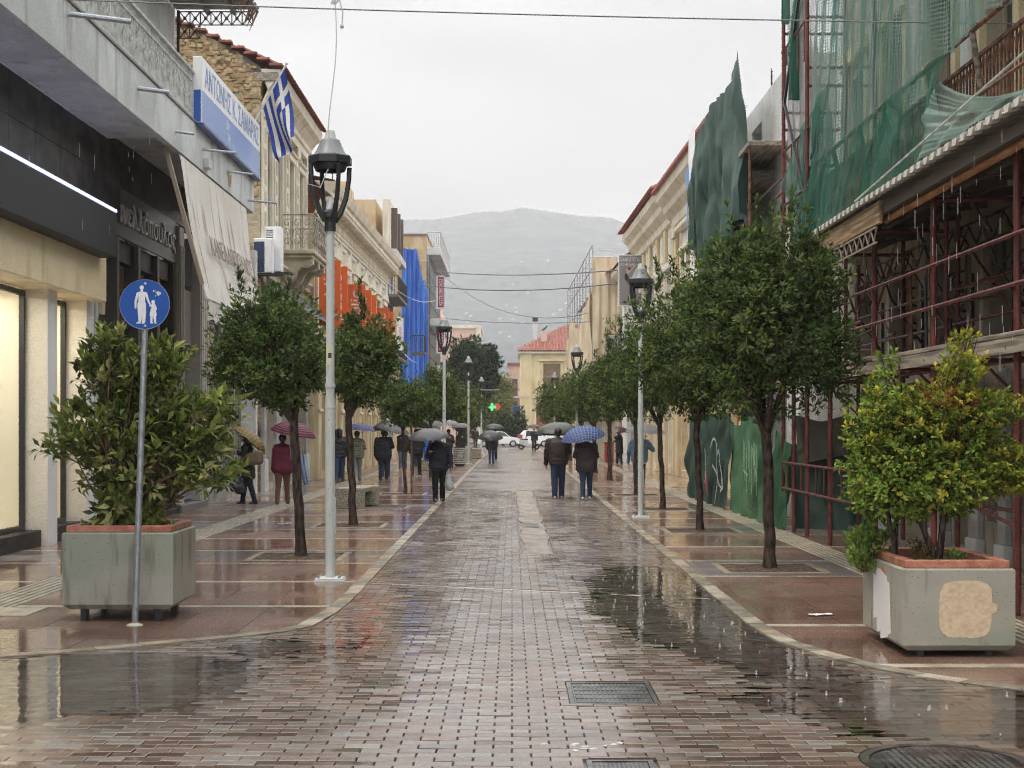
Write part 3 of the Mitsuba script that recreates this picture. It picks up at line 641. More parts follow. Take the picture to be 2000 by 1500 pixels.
def orange_tree(base, fork, C, R, n, seed, label, group=None, L=.09, W=.038, r0=.065, shoots=(), pal=ORANGE, fruit=0, stake=None, lump=.22, name='orange_tree', flat=.15, light=.12):
    t = thing(name, label, 'tree', group); r = np.random.default_rng(seed)
    mb = MB(); limbs(mb, base, fork, C, R, seed, r0); put(t, 'trunk', mb, 'bark', smooth=40)
    p, d = crown_points(r, n, C, R, lump, seed, flat=flat)
    ls = [rosettes(p, d, r, 6, L, W, pal)]
    m = int(n * light * 1.3); q, e = crown_points(r, m, C, np.array(R) * 1.04, lump, seed, inner=0, flat=.7); ls.append(rosettes(q, e, r, 6, L, W, [(.12, .17, .06), (.15, .2, .09), (.1, .15, .06)], up=.7))  # paler leaves on the upper crown put its highlights into leaf colour
    q, e = crown_points(r, 34, C, np.array(R) * .98, lump, seed + 9, inner=0, flat=.6); e = e * .8 + [0, 0, .55]; e /= np.linalg.norm(e, axis=1, keepdims=True)   # sprigs standing out of the outline
    for j in range(4): ls.append(rosettes(q + e * (.05 + .075 * j), e, r, 5, L * 1.05, W, pal + [(.13, .18, .06)], spread=1.1, up=.4))
    for (sx, sy, sz, h) in shoots:
        k = int(h / .03); zz = np.linspace(0, h, k); a = np.stack([sx + .03 * np.sin(zz * 9), sy + .02 * np.cos(zz * 7), sz + zz], 1)
        ls.append(rosettes(a, np.tile([0, 0, 1.0], (k, 1)), r, 6, L * 1.15, W, pal + [(.06, .1, .03)], spread=1.3, up=.3)); mb2 = MB().tube(a[::3] if k > 6 else a, .007, 5); put(t, 'shoot', mb2, 'bark')
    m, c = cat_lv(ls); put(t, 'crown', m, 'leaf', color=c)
    for k in range(fruit):
        o = unit(r, 1)[0]; o[2] = -abs(o[2]) * .5; pos = np.array(C) + o * np.array(R) * .93; put(t, 'orange', MB().ball(pos, .036, 2), 'orange_skin', smooth=True)
    if stake:
        solo('tree_stake', MB().tube([[*stake, 0], [*stake, 1.95]], .028, 8), 'bark_light', 'thin pale wooden stake beside the slim third tree on the left', 'stake')
    return t
mat('orange_skin', (.25, .06, .012), .45, .5)
GL, GR = 'clipped orange trees along the left pavement', 'clipped orange trees along the right pavement'
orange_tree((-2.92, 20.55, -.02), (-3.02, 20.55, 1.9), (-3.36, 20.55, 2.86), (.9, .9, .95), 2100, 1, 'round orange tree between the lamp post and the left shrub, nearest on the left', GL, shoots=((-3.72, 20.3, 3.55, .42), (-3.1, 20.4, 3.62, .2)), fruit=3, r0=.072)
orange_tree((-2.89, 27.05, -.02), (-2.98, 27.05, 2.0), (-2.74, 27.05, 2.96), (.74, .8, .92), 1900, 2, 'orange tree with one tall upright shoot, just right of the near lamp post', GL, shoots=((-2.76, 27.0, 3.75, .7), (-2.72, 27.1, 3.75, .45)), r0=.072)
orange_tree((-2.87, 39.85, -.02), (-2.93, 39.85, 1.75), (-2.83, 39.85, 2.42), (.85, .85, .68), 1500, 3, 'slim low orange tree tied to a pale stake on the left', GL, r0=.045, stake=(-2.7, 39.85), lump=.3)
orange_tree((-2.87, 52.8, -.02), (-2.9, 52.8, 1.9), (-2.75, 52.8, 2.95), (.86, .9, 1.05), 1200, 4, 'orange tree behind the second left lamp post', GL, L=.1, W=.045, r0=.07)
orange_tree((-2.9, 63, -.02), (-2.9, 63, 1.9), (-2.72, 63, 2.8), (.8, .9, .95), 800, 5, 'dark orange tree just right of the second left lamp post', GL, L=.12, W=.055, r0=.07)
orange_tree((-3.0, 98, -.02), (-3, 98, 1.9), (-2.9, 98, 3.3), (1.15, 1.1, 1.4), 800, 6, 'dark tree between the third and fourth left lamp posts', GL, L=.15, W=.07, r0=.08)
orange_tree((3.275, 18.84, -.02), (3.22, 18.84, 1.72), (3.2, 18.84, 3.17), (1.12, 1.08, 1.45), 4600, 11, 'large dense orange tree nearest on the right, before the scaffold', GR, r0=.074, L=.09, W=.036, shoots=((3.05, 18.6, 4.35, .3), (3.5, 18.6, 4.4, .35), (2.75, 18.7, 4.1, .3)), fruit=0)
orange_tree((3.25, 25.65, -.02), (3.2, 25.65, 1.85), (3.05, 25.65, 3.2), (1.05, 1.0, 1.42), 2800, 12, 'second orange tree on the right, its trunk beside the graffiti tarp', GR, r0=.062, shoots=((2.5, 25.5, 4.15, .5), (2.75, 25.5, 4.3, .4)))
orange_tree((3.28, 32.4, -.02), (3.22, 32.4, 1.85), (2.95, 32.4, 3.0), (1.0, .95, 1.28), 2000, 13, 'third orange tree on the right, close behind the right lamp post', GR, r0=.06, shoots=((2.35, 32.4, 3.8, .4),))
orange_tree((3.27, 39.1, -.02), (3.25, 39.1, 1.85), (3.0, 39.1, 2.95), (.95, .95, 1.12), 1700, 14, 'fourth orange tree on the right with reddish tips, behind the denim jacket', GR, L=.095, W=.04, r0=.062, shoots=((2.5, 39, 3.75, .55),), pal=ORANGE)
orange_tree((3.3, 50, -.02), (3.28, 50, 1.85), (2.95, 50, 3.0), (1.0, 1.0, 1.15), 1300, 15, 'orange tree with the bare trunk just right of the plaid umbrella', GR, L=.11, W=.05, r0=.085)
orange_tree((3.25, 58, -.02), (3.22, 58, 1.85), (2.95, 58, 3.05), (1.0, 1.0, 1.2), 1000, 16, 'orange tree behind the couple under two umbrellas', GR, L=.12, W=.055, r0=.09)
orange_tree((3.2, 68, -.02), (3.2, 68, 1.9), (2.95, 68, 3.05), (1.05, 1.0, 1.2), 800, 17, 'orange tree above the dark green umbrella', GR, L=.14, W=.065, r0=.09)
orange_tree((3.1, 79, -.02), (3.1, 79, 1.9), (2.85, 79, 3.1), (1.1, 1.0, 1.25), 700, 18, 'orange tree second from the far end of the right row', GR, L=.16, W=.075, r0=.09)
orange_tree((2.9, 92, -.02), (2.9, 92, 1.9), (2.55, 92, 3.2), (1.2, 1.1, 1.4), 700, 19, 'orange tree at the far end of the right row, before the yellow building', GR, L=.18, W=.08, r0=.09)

def planter(x0, x1, y0, y1, z0, z1, label, rim_in=.03):
    t = thing('concrete_planter', label, 'planter', 'grey green concrete planters on the corners'); mb = MB(); c = .05
    a = [[x0 + c, y0 + c], [x1 - c, y0 + c], [x1 - c, y1 - c], [x0 + c, y1 - c]]; o = [[x0, y0], [x1, y0], [x1, y1], [x0, y1]]
    i = [[x0 + .1, y0 + .1], [x1 - .1, y0 + .1], [x1 - .1, y1 - .1], [x0 + .1, y1 - .1]]
    tp = [[x0 + .012, y0 + .012], [x1 - .012, y0 + .012], [x1 - .012, y1 - .012], [x0 + .012, y1 - .012]]
    rings = [(a, z0), (o, z0 + .045), (o, z1 - .012), (tp, z1), (i, z1), (i, z1 - .16)]
    v = [[*q, z] for R, z in rings for q in R]; f = [[4 * k + j, 4 * k + (j + 1) % 4, 4 * k + 4 + (j + 1) % 4, 4 * k + 4 + j] for k in range(5) for j in range(4)] + [[3, 2, 1, 0]]
    mb.add(v, f); put(t, 'body', mb, 'planter_concrete')
    for (a_, b_, c_, d_) in ((x0 + rim_in, x1 - rim_in, y0 + rim_in, y0 + .11), (x0 + rim_in, x1 - rim_in, y1 - .11, y1 - rim_in), (x0 + rim_in, x0 + .11, y0 + .11, y1 - .11), (x1 - .11, x1 - rim_in, y0 + .11, y1 - .11)):
        put(t, 'rim_tile', MB().box(a_, b_, c_, d_, z1 + .001, z1 + .062, c=.006), 'terracotta')
    for fx in (x0 + .14, x1 - .2):
        for fy in (y0 + .1, y1 - .2): put(t, 'foot', MB().box(fx, fx + .06, fy, fy + .1, -.002, z0 + .001, c=.008), 'iron_dark')
    X, Y = np.meshgrid(np.linspace(x0 + .1, x1 - .1, 24), np.linspace(y0 + .1, y1 - .1, 24)); Z = z1 - .03 + .06 * meshkit.fbm(np.stack([X * 7, Y * 7, X * 0], -1), 4)
    put(t, 'soil', MB().sheet(np.stack([X, Y, Z], -1)), 'soil', smooth=True)
    return t
PLT = planter(-4.13, -3.11, 13.62, 14.6, .125, .83, 'tall grey green concrete planter on the left corner with a red tile rim')
PRT = planter(3.03, 3.905, 11.52, 12.82, .06, .70, 'grey green concrete planter on the right corner with white and beige paint patches')
def blobby(cx, cz, rx, rz, seed, n=90, rough=.1):
    r = np.random.default_rng(seed); a = np.linspace(0, 2 * math.pi, n, endpoint=False); k = (np.abs(np.cos(a)) ** 4 + np.abs(np.sin(a)) ** 4) ** -.25
    k *= 1 + rough * (meshkit.fbm(np.stack([np.cos(a) * 2, np.sin(a) * 2, a * 0], -1), 4, seed) - .5) + r.normal(0, .006, n); return np.stack([cx + rx * np.cos(a) * k, cz + rz * np.sin(a) * k], 1)
FRONT = lambda x, y, z: np.array([[1.0, 0, 0, x], [0, 0, -1, y], [0, 1, 0, z], [0, 0, 0, 1]])   # outline in x,z seen from the street
SIDE = lambda x, y, z: np.array([[0, 0, -1.0, x], [-1, 0, 0, y], [0, 1, 0, z], [0, 0, 0, 1]])    # outline on a face looking to -x
beige = Polygon(blobby(3.52, .385, .205, .225, 3)).union(Polygon([[3.68, .33], [3.76, .37], [3.765, .42], [3.68, .46]])).buffer(.012).buffer(-.012)
put(PRT, 'paint_patch', MB().prism(beige, .003, T=FRONT(0, 11.5195, 0)), 'patch_beige', label='square beige paint patch rolled over graffiti')
strokes = shapely.union_all([Polygon([[a, b], [a + .11, b - .02], [a + .13 + d, c], [a + .03 + d, c - .02]]).buffer(.015) for a, b, c, d in ((0, .56, .24, -.02), (.09, .60, .14, 0), (.2, .62, .1, .01), (.3, .6, .12, .02), (.38, .55, .16, .03), (.13, .62, .3, 0))])
put(PRT, 'paint_patch', MB().prism(strokes, .003, T=SIDE(3.0305, 12.43, 0.0)), 'patch_white', label='rough white paint strokes hiding graffiti')
put(PRT, 'orange_tag', MB().prism(Polygon([[.33, .60], [.43, .59], [.40, .655], [.37, .67]]), .002, T=SIDE(3.0305, 12.50, 0.0)), paint((.62, .14, .03), .5))

# left shrub: long glossy leaves in rosettes on many thin stems
t = thing('variegated_shrub', 'tall olive green shrub of long glossy leaves growing in the left planter', 'shrub'); r = np.random.default_rng(21)
base = np.array([-3.66, 14.1, .84]); stems = MB(); ls = []
PAL = [(.191, .245, .059), (.213, .265, .069), (.106, .154, .042), (.319, .347, .115), (.181, .224, .055), (.085, .112, .036), (.404, .408, .173), (.255, .286, .078)]
def zone(cx, cz, rx, rz, n, pal, y=14.05, ry=.42):
    q = unit(r, n) * (r.random((n, 1)) ** .4); return q * [rx, ry, rz] + [cx, y, cz], pal
Zs = [zone(-3.68, 2.35, .46, .32, 115, PAL), (zone(-3.83, 2.62, .14, .12, 22, PAL)), zone(-3.3, 2.38, .3, .22, 52, PAL), zone(-3.55, 1.9, .75, .36, 190, PAL), zone(-4.15, 1.62, .3, .22, 62, PAL), zone(-3.1, 1.68, .5, .3, 110, PAL), zone(-2.78, 1.95, .22, .2, 36, PAL), zone(-2.95, 1.38, .38, .16, 55, PAL), zone(-3.6, 1.35, .5, .38, 110, [tuple(x * .8 for x in c) for c in PAL]), zone(-3.6, .98, .32, .12, 30, PAL)]
for P, pal in Zs:
    o = P - (base + [0, 0, .5]); o /= np.linalg.norm(o, axis=1, keepdims=True); ls.append(rosettes(P, o, r, 8, .13, .052, pal, spread=1.25, up=.3, jit=.3))
    for q in P[:: max(1, len(P) // 9)]:
        b = base + [r.uniform(-.2, .2), r.uniform(-.2, .2), -.02]; m = b + (q - b) * .5 + [0, 0, .12] + r.normal(0, .03, 3); stems.tube([b, b + (m - b) * .5 + [0, 0, .05], m, q], [.018, .015, .011, .004], 6)
for _ in range(7):
    b = base + [r.uniform(-.16, .2), r.uniform(-.15, .15), -.02]; stems.tube([b, b + [r.uniform(-.1, .1), 0, .5], b + [r.uniform(-.25, .25), 0, 1.2]], [.028, .022, .012], 8)
put(t, 'stems', stems, 'bark_light', smooth=40)
m, c = cat_lv(ls); v, f = m; v = v.reshape(-1, 5, 3); c = c.reshape(-1, 5, 3); order = np.argsort(v[:, 0, 1] + r.uniform(0, .3, len(v)))
lf = np.array([[0, 1, 2], [0, 2, 3], [1, 4, 2], [2, 4, 3]])
for i in order[:260]: put(t, 'leaf', (v[i], lf), 'leaf', color=c[i])
o2 = order[260:]; F = (lf[None] + 5 * np.arange(len(o2))[:, None, None]).reshape(-1, 3); put(t, 'inner_leaves', (v[o2].reshape(-1, 3), F), 'leaf', color=c[o2].reshape(-1, 3), kind='stuff')
# low weeds in the left planter
def weeds(x, y, z, rx, ry, h, n, seed, pal, name, label, L=.06, W=.025, k=7):
    r = np.random.default_rng(seed); q = unit(r, n) * (r.random((n, 1)) ** .4) * [rx, ry, h] + [x, y, z + h * .55]; q[:, 2] = np.maximum(q[:, 2], z + .01)
    o = q - [x, y, z - .1]; o /= np.linalg.norm(o, axis=1, keepdims=True); ls = [rosettes(q, o, r, k, L, W, pal, up=.6)]; m, c = cat_lv(ls); t = thing(name, label, 'plant')
    put(t, 'leaves', m, 'leaf', color=c)
    st = MB(); 
    for p in q[:: max(1, n // 12)]: st.tube([[x + (p[0] - x) * .4, y + (p[1] - y) * .4, z - .02], p], [.005, .003], 5)
    put(t, 'stems', st, 'bark_light')
FRESH = [(.16, .27, .05), (.2, .31, .07), (.12, .21, .04), (.25, .35, .1)]
weeds(-3.95, 13.85, .82, .12, .08, .07, 14, 31, FRESH, 'weed', 'small green weed at the left front of the left planter', .045, .018)
weeds(-3.3, 13.85, .82, .16, .08, .09, 16, 32, FRESH, 'weed', 'pale weed at the right front of the left planter', .045, .02)
# right shrub: small leaved, yellowing
t = thing('yellowing_shrub', 'bushy yellow green small leaved shrub growing in the right planter', 'shrub'); r = np.random.default_rng(22)
b0 = np.array([3.36, 12.2, .68]); st = MB()
def stem(pts, rad): st.tube(pts, rad, 8)
stem([[3.14, 12.2, .66], [3.15, 12.2, .82], [3.09, 12.15, 1.0], [3.06, 12.15, 1.25]], [.028, .024, .02, .012]); stem([[3.15, 12.2, .82], [3.16, 12.2, 1.05], [3.2, 12.2, 1.3]], [.022, .018, .01])
stem([[3.47, 12.1, .66], [3.42, 12.1, .8], [3.36, 12.1, .95], [3.37, 12.1, 1.3], [3.3, 12.1, 1.9]], [.036, .03, .025, .02, .01]); stem([[3.47, 12.1, .66], [3.5, 12.1, .9], [3.53, 12.1, 1.25], [3.6, 12.1, 1.9], [3.66, 12.1, 2.3]], [.034, .03, .028, .02, .008]); stem([[3.36, 12.1, .95], [3.27, 12.1, 1.15], [3.22, 12.1, 1.6], [3.15, 12.1, 2.3]], [.022, .018, .013, .006])
stem([[3.53, 12.1, 1.25], [3.75, 12.1, 1.4], [4.05, 12.1, 1.6]], [.018, .014, .006]); stem([[3.53, 12.1, 1.3], [3.8, 12.1, 1.8], [3.95, 12.1, 2.2]], [.018, .014, .006])
GRN = [(.181, .288, .053), (.236, .338, .068), (.136, .220, .041), (.290, .379, .084), (.100, .151, .033)]
YEL = [(.405, .377, .056), (.324, .338, .056), (.513, .442, .084), (.270, .286, .053), (.230, .260, .056)]
RED = [(.22, .1, .04), (.17, .075, .03)]
def shrub_zone(cx, cz, rx, rz, n, pal, y=12.1, ry=.42):
    cz, rz, n = 1.1 + (cz - 1.1) * .75, rz * .8, int(n * .85); q = unit(r, n); q *= (r.random((n, 1)) ** .38) * (1 + .35 * (meshkit.fbm(q * 2.3 + cx * 7, 3, 3)[:, None] - .5) * 2); return q * [rx, ry, rz] + [cx, y, cz], pal
ls = []
for P, pal in (shrub_zone(3.13, 1.55, .43, .48, 900, GRN + YEL[3:]), shrub_zone(3.55, 1.5, .42, .45, 950, GRN + YEL[1:4]), shrub_zone(3.2, 2.05, .34, .38, 520, GRN + YEL), shrub_zone(3.6, 2.05, .42, .4, 800, YEL + GRN[:4]), shrub_zone(3.02, 2.35, .17, .34, 170, GRN + YEL[:2]), shrub_zone(3.66, 2.62, .19, .3, 200, YEL + GRN[:2]), shrub_zone(3.5, 2.3, .26, .24, 190, YEL + RED), shrub_zone(3.92, 2.22, .24, .2, 190, YEL + GRN), shrub_zone(4.02, 1.58, .28, .3, 430, GRN + YEL[:3]), shrub_zone(3.6, 2.35, .16, .16, 60, RED + YEL[:1]), shrub_zone(2.86, 2.0, .14, .3, 100, GRN + YEL[:1]), shrub_zone(2.88, 1.3, .16, .24, 110, GRN), shrub_zone(3.05, 2.74, .05, .14, 24, GRN), shrub_zone(3.7, 2.98, .05, .1, 20, YEL)):
    o = P - (b0 + [0, 0, .7]); o /= np.linalg.norm(o, axis=1, keepdims=True); ls.append(rosettes(P, o, r, 7, .05, .03, pal, spread=1.1, up=.3, jit=.3))
    for q in P[:: max(1, len(P) // 10)]: st.tube([b0 + [r.uniform(-.1, .2), 0, .55], (b0 + [0, 0, .6] + q) / 2 + r.normal(0, .04, 3), q], [.01, .007, .003], 5)
put(t, 'stems', st, 'bark', smooth=40); m, c = cat_lv(ls); put(t, 'foliage', m, 'leaf', color=c)
weeds(2.96, 12.5, .60, .15, .2, .26, 70, 33, FRESH, 'trailing_plant', 'bright green plant spilling over the left edge of the right planter', .07, .03, 8)
weeds(3.05, 12.62, .7, .2, .12, .22, 50, 34, FRESH, 'leafy_weed', 'fresh green weed at the back of the right planter behind the thin stem', .06, .028, 7)
weeds(3.3, 12.0, .68, .12, .12, .13, 40, 35, [(.12, .09, .03), (.16, .12, .04), (.07, .06, .02)], 'dry_weed', 'rusty brown low plant between the stems in the right planter', .05, .012, 8)
weeds(3.58, 12.0, .68, .06, .06, .1, 14, 36, FRESH, 'young_weed', 'small light green seedling right of the thick stems in the right planter', .06, .026, 6)
# ---------------------------------------------------------------- buildings, left side
def LF(x, y=0.0, slope=0.0): return frame([x, y, 0], [slope, 1, 0], [1, -slope, 0])
def FF(x, y): return frame([x, y, 0], [1, 0, 0], [0, -1, 0])
def RF(x, y=0.0, slope=0.0): return frame([x, y, 0], [slope, 1, 0], [-1, slope, 0])
def pane(parent, T, u0, u1, z0, z1, d, fw=.05, fb='white_board', gb='dark_interior_glass', nu=1, nz=1, name='window', sill=None):
    """a window: frame, panes, sill as sub-parts"""
    key = numbered(parent + '__' + name); g = MB(T); fd = .05
    g.box(u0, u1, d - fd, d, z0, z0 + fw); g.box(u0, u1, d - fd, d, z1 - fw, z1); g.box(u0, u0 + fw, d - fd, d, z0 + fw, z1 - fw); g.box(u1 - fw, u1, d - fd, d, z0 + fw, z1 - fw)
    for i in range(1, nu): c = u0 + (u1 - u0) * i / nu; g.box(c - fw * .4, c + fw * .4, d - fd, d - .004, z0 + fw, z1 - fw)
    for j in range(1, nz): c = z0 + (z1 - z0) * j / nz; g.box(u0 + fw, u1 - fw, d - fd, d - .008, c - fw * .35, c + fw * .35)
    scene[key] = mikit.ply(g.get(), fb); k = numbered(key + '__pane'); scene[k] = mikit.ply(MB(T).box(u0 + fw * .5, u1 - fw * .5, d - fd - .012, d - fd + .01, z0 + fw * .5, z1 - fw * .5).get(), gb)
    if sill: k = numbered(key + '__sill'); scene[k] = mikit.ply(MB(T).box(u0 - .08, u1 + .08, d, d + .22, z0 - .1, z0 - .001, c=.01).get(), sill)
    return key
def shutters(parent, T, u0, u1, z0, z1, d, b, leafs=2):
    for i in range(leafs):
        a, e = u0 + (u1 - u0) * i / leafs + .01, u0 + (u1 - u0) * (i + 1) / leafs - .01; g = MB(T)
        g.box(a, a + .06, d - .04, d, z0, z1); g.box(e - .06, e, d - .04, d, z0, z1)
        for q in (z0, (z0 + z1) / 2 - .05, z1 - .1): g.box(a + .06, e - .06, d - .04, d, q, q + .1)
        z = z0 + .12
        while z < z1 - .13: g.quad([a + .06, d - .03, z], [e - .06, d - .03, z], [e - .06, d - .008, z + .055], [a + .06, d - .008, z + .055]); z += .06
        g.box(a + .06, e - .06, d - .05, d - .04, z0, z1)
        put(parent, 'shutter', g, b)
def moulding(parent, name, T, u0, u1, z, prof, b, smooth=False):
    """cornice: profile [(d, z)] swept along u"""
    p = np.array(prof); P = np.stack([np.stack([np.full(len(p), u), p[:, 0], p[:, 1] + z], -1) for u in (u0, u1)], 0)
    g = MB(T).sheet(P); n = len(p)
    for e in (0, 1):
        c = P[e].mean(0); m = MB(T); g.add(np.vstack([P[e], [[P[e][0, 0], p[:, 0].min(), P[e][0, 2]], [P[e][0, 0], p[:, 0].min(), P[e][-1, 2]]]]), [[i, i + 1, n + (0 if i < n // 2 else 1)] for i in range(n - 1)])
    return put(parent, name, g, b)

# --- first building: lit clothes shop, dark shop, awning shop under one long balcony
B = thing('shop_building', 'white plastered shop building with a long balcony on the left, dark shopfronts below', 'building'); T = LF(-7.0)
# upper wall, set back
g = MB(T); wall(g, 4, 33.6, 7.2, 12.5, -1.6, -.62, [(8.2, 9.6, 7.4, 9.8), (14.2, 15.6, 7.4, 9.8), (20.2, 21.6, 7.4, 9.8), (26.2, 27.8, 7.4, 9.8)]); put(B, 'upper_wall', g, 'plaster_grey')
for a in (8.2, 14.2, 20.2, 26.2): pane(B, T, a, a + (1.6 if a > 26 else 1.4), 7.4, 9.8, -.75, .07, 'white_board', nu=2)
g = MB(T); g.box(4, 33.6, -3, -1.601, 0.3, 12.5); g.box(4, 41, -3.0, -1.9, -.1, 6.6); put(B, 'core', g, 'dusk_inside')
# balcony
g = MB(T); g.box(4, 24.95, .2, 1.08, 6.65, 6.85); g.box(24.95, 33.4, -.6, 1.08, 6.95, 7.1); put(B, 'balcony_slab', g, 'plaster_grey')
g = MB(T); g.box(4, 33.4, 1.08, 1.2, 6.6, 7.37, c=.01); g.box(33.28, 33.4, -.6, 1.08, 6.6, 7.36); put(B, 'balcony_parapet', g, 'plaster_grey', label='water stained parapet of the long balcony')
put(B, 'coping', MB(T).box(4, 33.43, 1.05, 1.23, 7.371, 7.40, c=.004), paint((.25, .24, .23), .4))
put(B, 'railing_top', MB(T).box(4, 27.2, 1.1, 1.19, 8.27, 8.33, c=.01), 'iron_pale'); put(B, 'railing_bottom', MB(T).box(4, 27.2, 1.125, 1.165, 7.47, 7.5), 'iron_pale'); put(B, 'railing_middle', MB(T).box(4, 27.2, 1.125, 1.165, 8.12, 8.145), 'iron_pale')
for u in np.arange(12.06, 27.2, .105): put(B, 'baluster', MB(T).box(u - .011, u + .011, 1.13, 1.155, 7.4, 8.27), 'iron_pale')
for u in np.arange(12.1, 27.0, .42):
    g = MB(T)
    for s in (1, -1):
        for zc in (7.78, 7.98):
            th = np.linspace(0, 5.2, 14); rr = .085 * (1 - th / 8); g.tube(np.stack([u + .1 + s * rr * np.cos(th) * .8, 1.17 + 0 * th, zc + s * rr * np.sin(th)], 1), .008, 5)
    put(B, 'scroll', g, 'iron_pale')
for u, zz, l in ((19.4, 7.2, .75), (23.0, 7.05, .45), (25.6, 6.9, .3), (27.8, 7.0, .6), (30.2, 7.0, .5), (32.6, 6.78, .6)):
    put(B, 'drain_pipe', MB(T).tube([[u, 1.19, zz], [u + l * .35, 1.2 + l, zz - .03]], .036 if u < 24 else .025, 9), 'galvanised', smooth=40)
g = MB(T).box(27.9, 28.25, 1.2, 1.3, 6.68, 6.86, c=.01); put(B, 'lamp_box', g, 'plaster_white')
X = np.array([[30.2, 7.02], [30.6, 6.98], [30.72, 7.06], [30.66, 6.85], [30.5, 6.7], [30.35, 6.78], [30.3, 6.9]]); put(B, 'bare_patch', MB(T).prism(Polygon(X), .003, T=np.array([[1, 0, 0, 0], [0, 0, 1, 1.2005], [0, 1, 0, 0], [0, 0, 0, 1.0]])), paint((.3, .2, .13), .8), label='brown patch where the plaster has fallen off')
# canopy and trellis at the upper end
g = MB(T)
for k in range(26): g.box(29.2 + k * .17, 29.2 + k * .17 + .165, -.6, 1.25 + .03 * (k % 2), 11.23 + .02 * (k % 2), 11.26 + .02 * (k % 2))
put(B, 'canopy_sheet', g, paint((.26, .25, .24), .5))
for d in (.1, .7): put(B, 'canopy_beam', MB(T).box(29.2, 33.6, d, d + .07, 11.11, 11.23), paint((.16, .16, .16), .5))
r = np.random.default_rng(5)
for k in range(22):
    u = 29.4 + k * .19; put(B, 'canopy_fringe', MB(T).tube([[u, 1.2, 11.23], [u + r.uniform(-.05, .05), 1.28, 11.15], [u + r.uniform(-.05, .05), 1.1, 10.87 - r.uniform(0, .25)]], [.035, .03, .006], 5), 'bark_light')
def trellis(u, d0, d1, z0, z1, n, m):
    for i in range(n):
        for j in range(m):
            a, b, c, e = d0 + (d1 - d0) * i / n, d0 + (d1 - d0) * (i + 1) / n, z0 + (z1 - z0) * j / m, z0 + (z1 - z0) * (j + 1) / m; g = MB(T)
            for p, q in (((a, c), (b, c)), ((a, e), (b, e)), ((a, c), (a, e)), ((b, c), (b, e)), ((a, c), (b, e)), ((a, e), (b, c))): g.bar([u, p[0], p[1]], [u, q[0], q[1]], .022)
            g.ball((u, (a + b) / 2, (c + e) / 2), .04, 1); put(B, 'trellis_panel', g, 'iron_dark')
trellis(33.5, -.5, 1.15, 10.87, 11.17, 7, 1); trellis(33.5, -.5, -.04, 10.57, 10.87, 2, 1)
put(B, 'trellis_post', MB(T).box(33.48, 33.53, -.56, -.5, 8.4, 11.2), 'iron_dark')
# lit clothes shop
for u in np.arange(13.15, 24.8, 1.15):
    for z in (5.36, 6.02): put(B, 'black_tile', MB(T).box(u + .004, u + 1.146, .1, .2, z + .003, min(z + .655, 6.648), c=.004), 'black_stone')
put(B, 'shop_fascia', MB(T).box(10, 24.35, .2, .52, 4.57, 5.31, c=.012), 'dark_fascia'); put(B, 'cream_fascia', MB(T).box(10, 24.75, -.38, .24, 3.88, 4.68, c=.01), 'shop_cream')
key = numbered(B + '__light_strip'); scene[key] = mikit.ply(MB(T).box(10, 24.33, .36, .53, 5.312, 5.357).get(), paint((.6, .6, .65), .4), emitter={'type': 'area', 'radiance': rgb((.085, .095, .16))}); labels[key] = {'label': 'glowing bluish white light strip on the dark shop fascia'}
for a, b in ((12, 12.46), (14.6, 15.06), (17.2, 17.66), (19.8, 20.26), (22.4, 22.86), (24.45, 24.86)):
    key = put(B, 'column', MB(T).box(a, b - .014, -.4, -.014, 0, 3.9), 'column_cream'); scene[numbered(key + '__front_plate')] = mikit.ply(MB(T).box(a, b, -.014, 0, 0, 3.9, c=.004).get(), 'white_board')
for a, b in ((12.46, 14.6), (15.06, 17.2), (17.66, 19.8), (20.26, 22.4), (22.86, 24.45)):
    key = numbered(B + '__shop_window'); g = MB(T)
    g.box(a, a + .07, -.42, -.34, .26, 3.86); g.box(b - .07, b, -.42, -.34, .26, 3.86); g.box(a + .07, b - .07, -.42, -.34, 3.78, 3.86); g.box(a + .07, b - .07, -.42, -.34, .26, .32)
    scene[key] = mikit.ply(g.get(), 'iron_dark'); scene[numbered(key + '__pane')] = mikit.ply(MB(T).quad([a + .06, -.38, .3], [b - .06, -.38, .3], [b - .06, -.38, 3.8], [a + .06, -.38, 3.8]).get(), 'pane')
    put(B, 'plinth', MB(T).box(a + .001, b - .001, -.36, -.1, 0, .25, c=.008), 'black_stone')
shop_wall = mat('shop_wall', (.76, .71, .58), .6, .3)
g = MB(T); g.box(12, 24.86, -1.75, -1.7, .2, 3.95); g.box(12, 24.86, -1.7, -.36, .2, .255); g.box(12, 24.86, -1.7, -.38, 3.9, 3.95); g.box(12, 12.05, -1.7, -.4, .255, 3.9); g.box(24.8, 24.86, -1.7, -.4, .255, 3.9); g.box(22.58, 22.66, -1.7, -.4, .255, 3.9); put(B, 'shop_interior', g, shop_wall)
for a, b, e in ((19.0, 22.3, 1.6), (22.95, 24.4, 2.2)):
    key = numbered(B + '__ceiling_light'); scene[key] = mikit.ply(MB(T).quad([a, -.8, 3.88], [b, -.8, 3.88], [b, -1.4, 3.88], [a, -1.4, 3.88]).get(), paint((.8, .8, .8), .5), emitter={'type': 'area', 'radiance': rgb((e, e * .94, e * .77))}, flip_normals=False)
for k, (u, h) in enumerate(((23.3, .75), (23.6, .6), (24.0, .7))):
    put(B, 'display_plant', MB(T).lathe([(.001, 0), (.07, .05), (.05, h * .6), (.08, h * .8), (.001, h)], u, -.7, .255, 7), paint((.5, .52, .4), .5))
g = MB(T); g.box(24.87, 25.02, -.3, .03, 0, 5.2); put(B, 'end_post', g, 'plaster_grey'); put(B, 'alarm_box', MB(T).box(25.03, 25.2, -.02, .1, 3.7, 4.1, c=.015), paint((.5, .44, .33), .5))
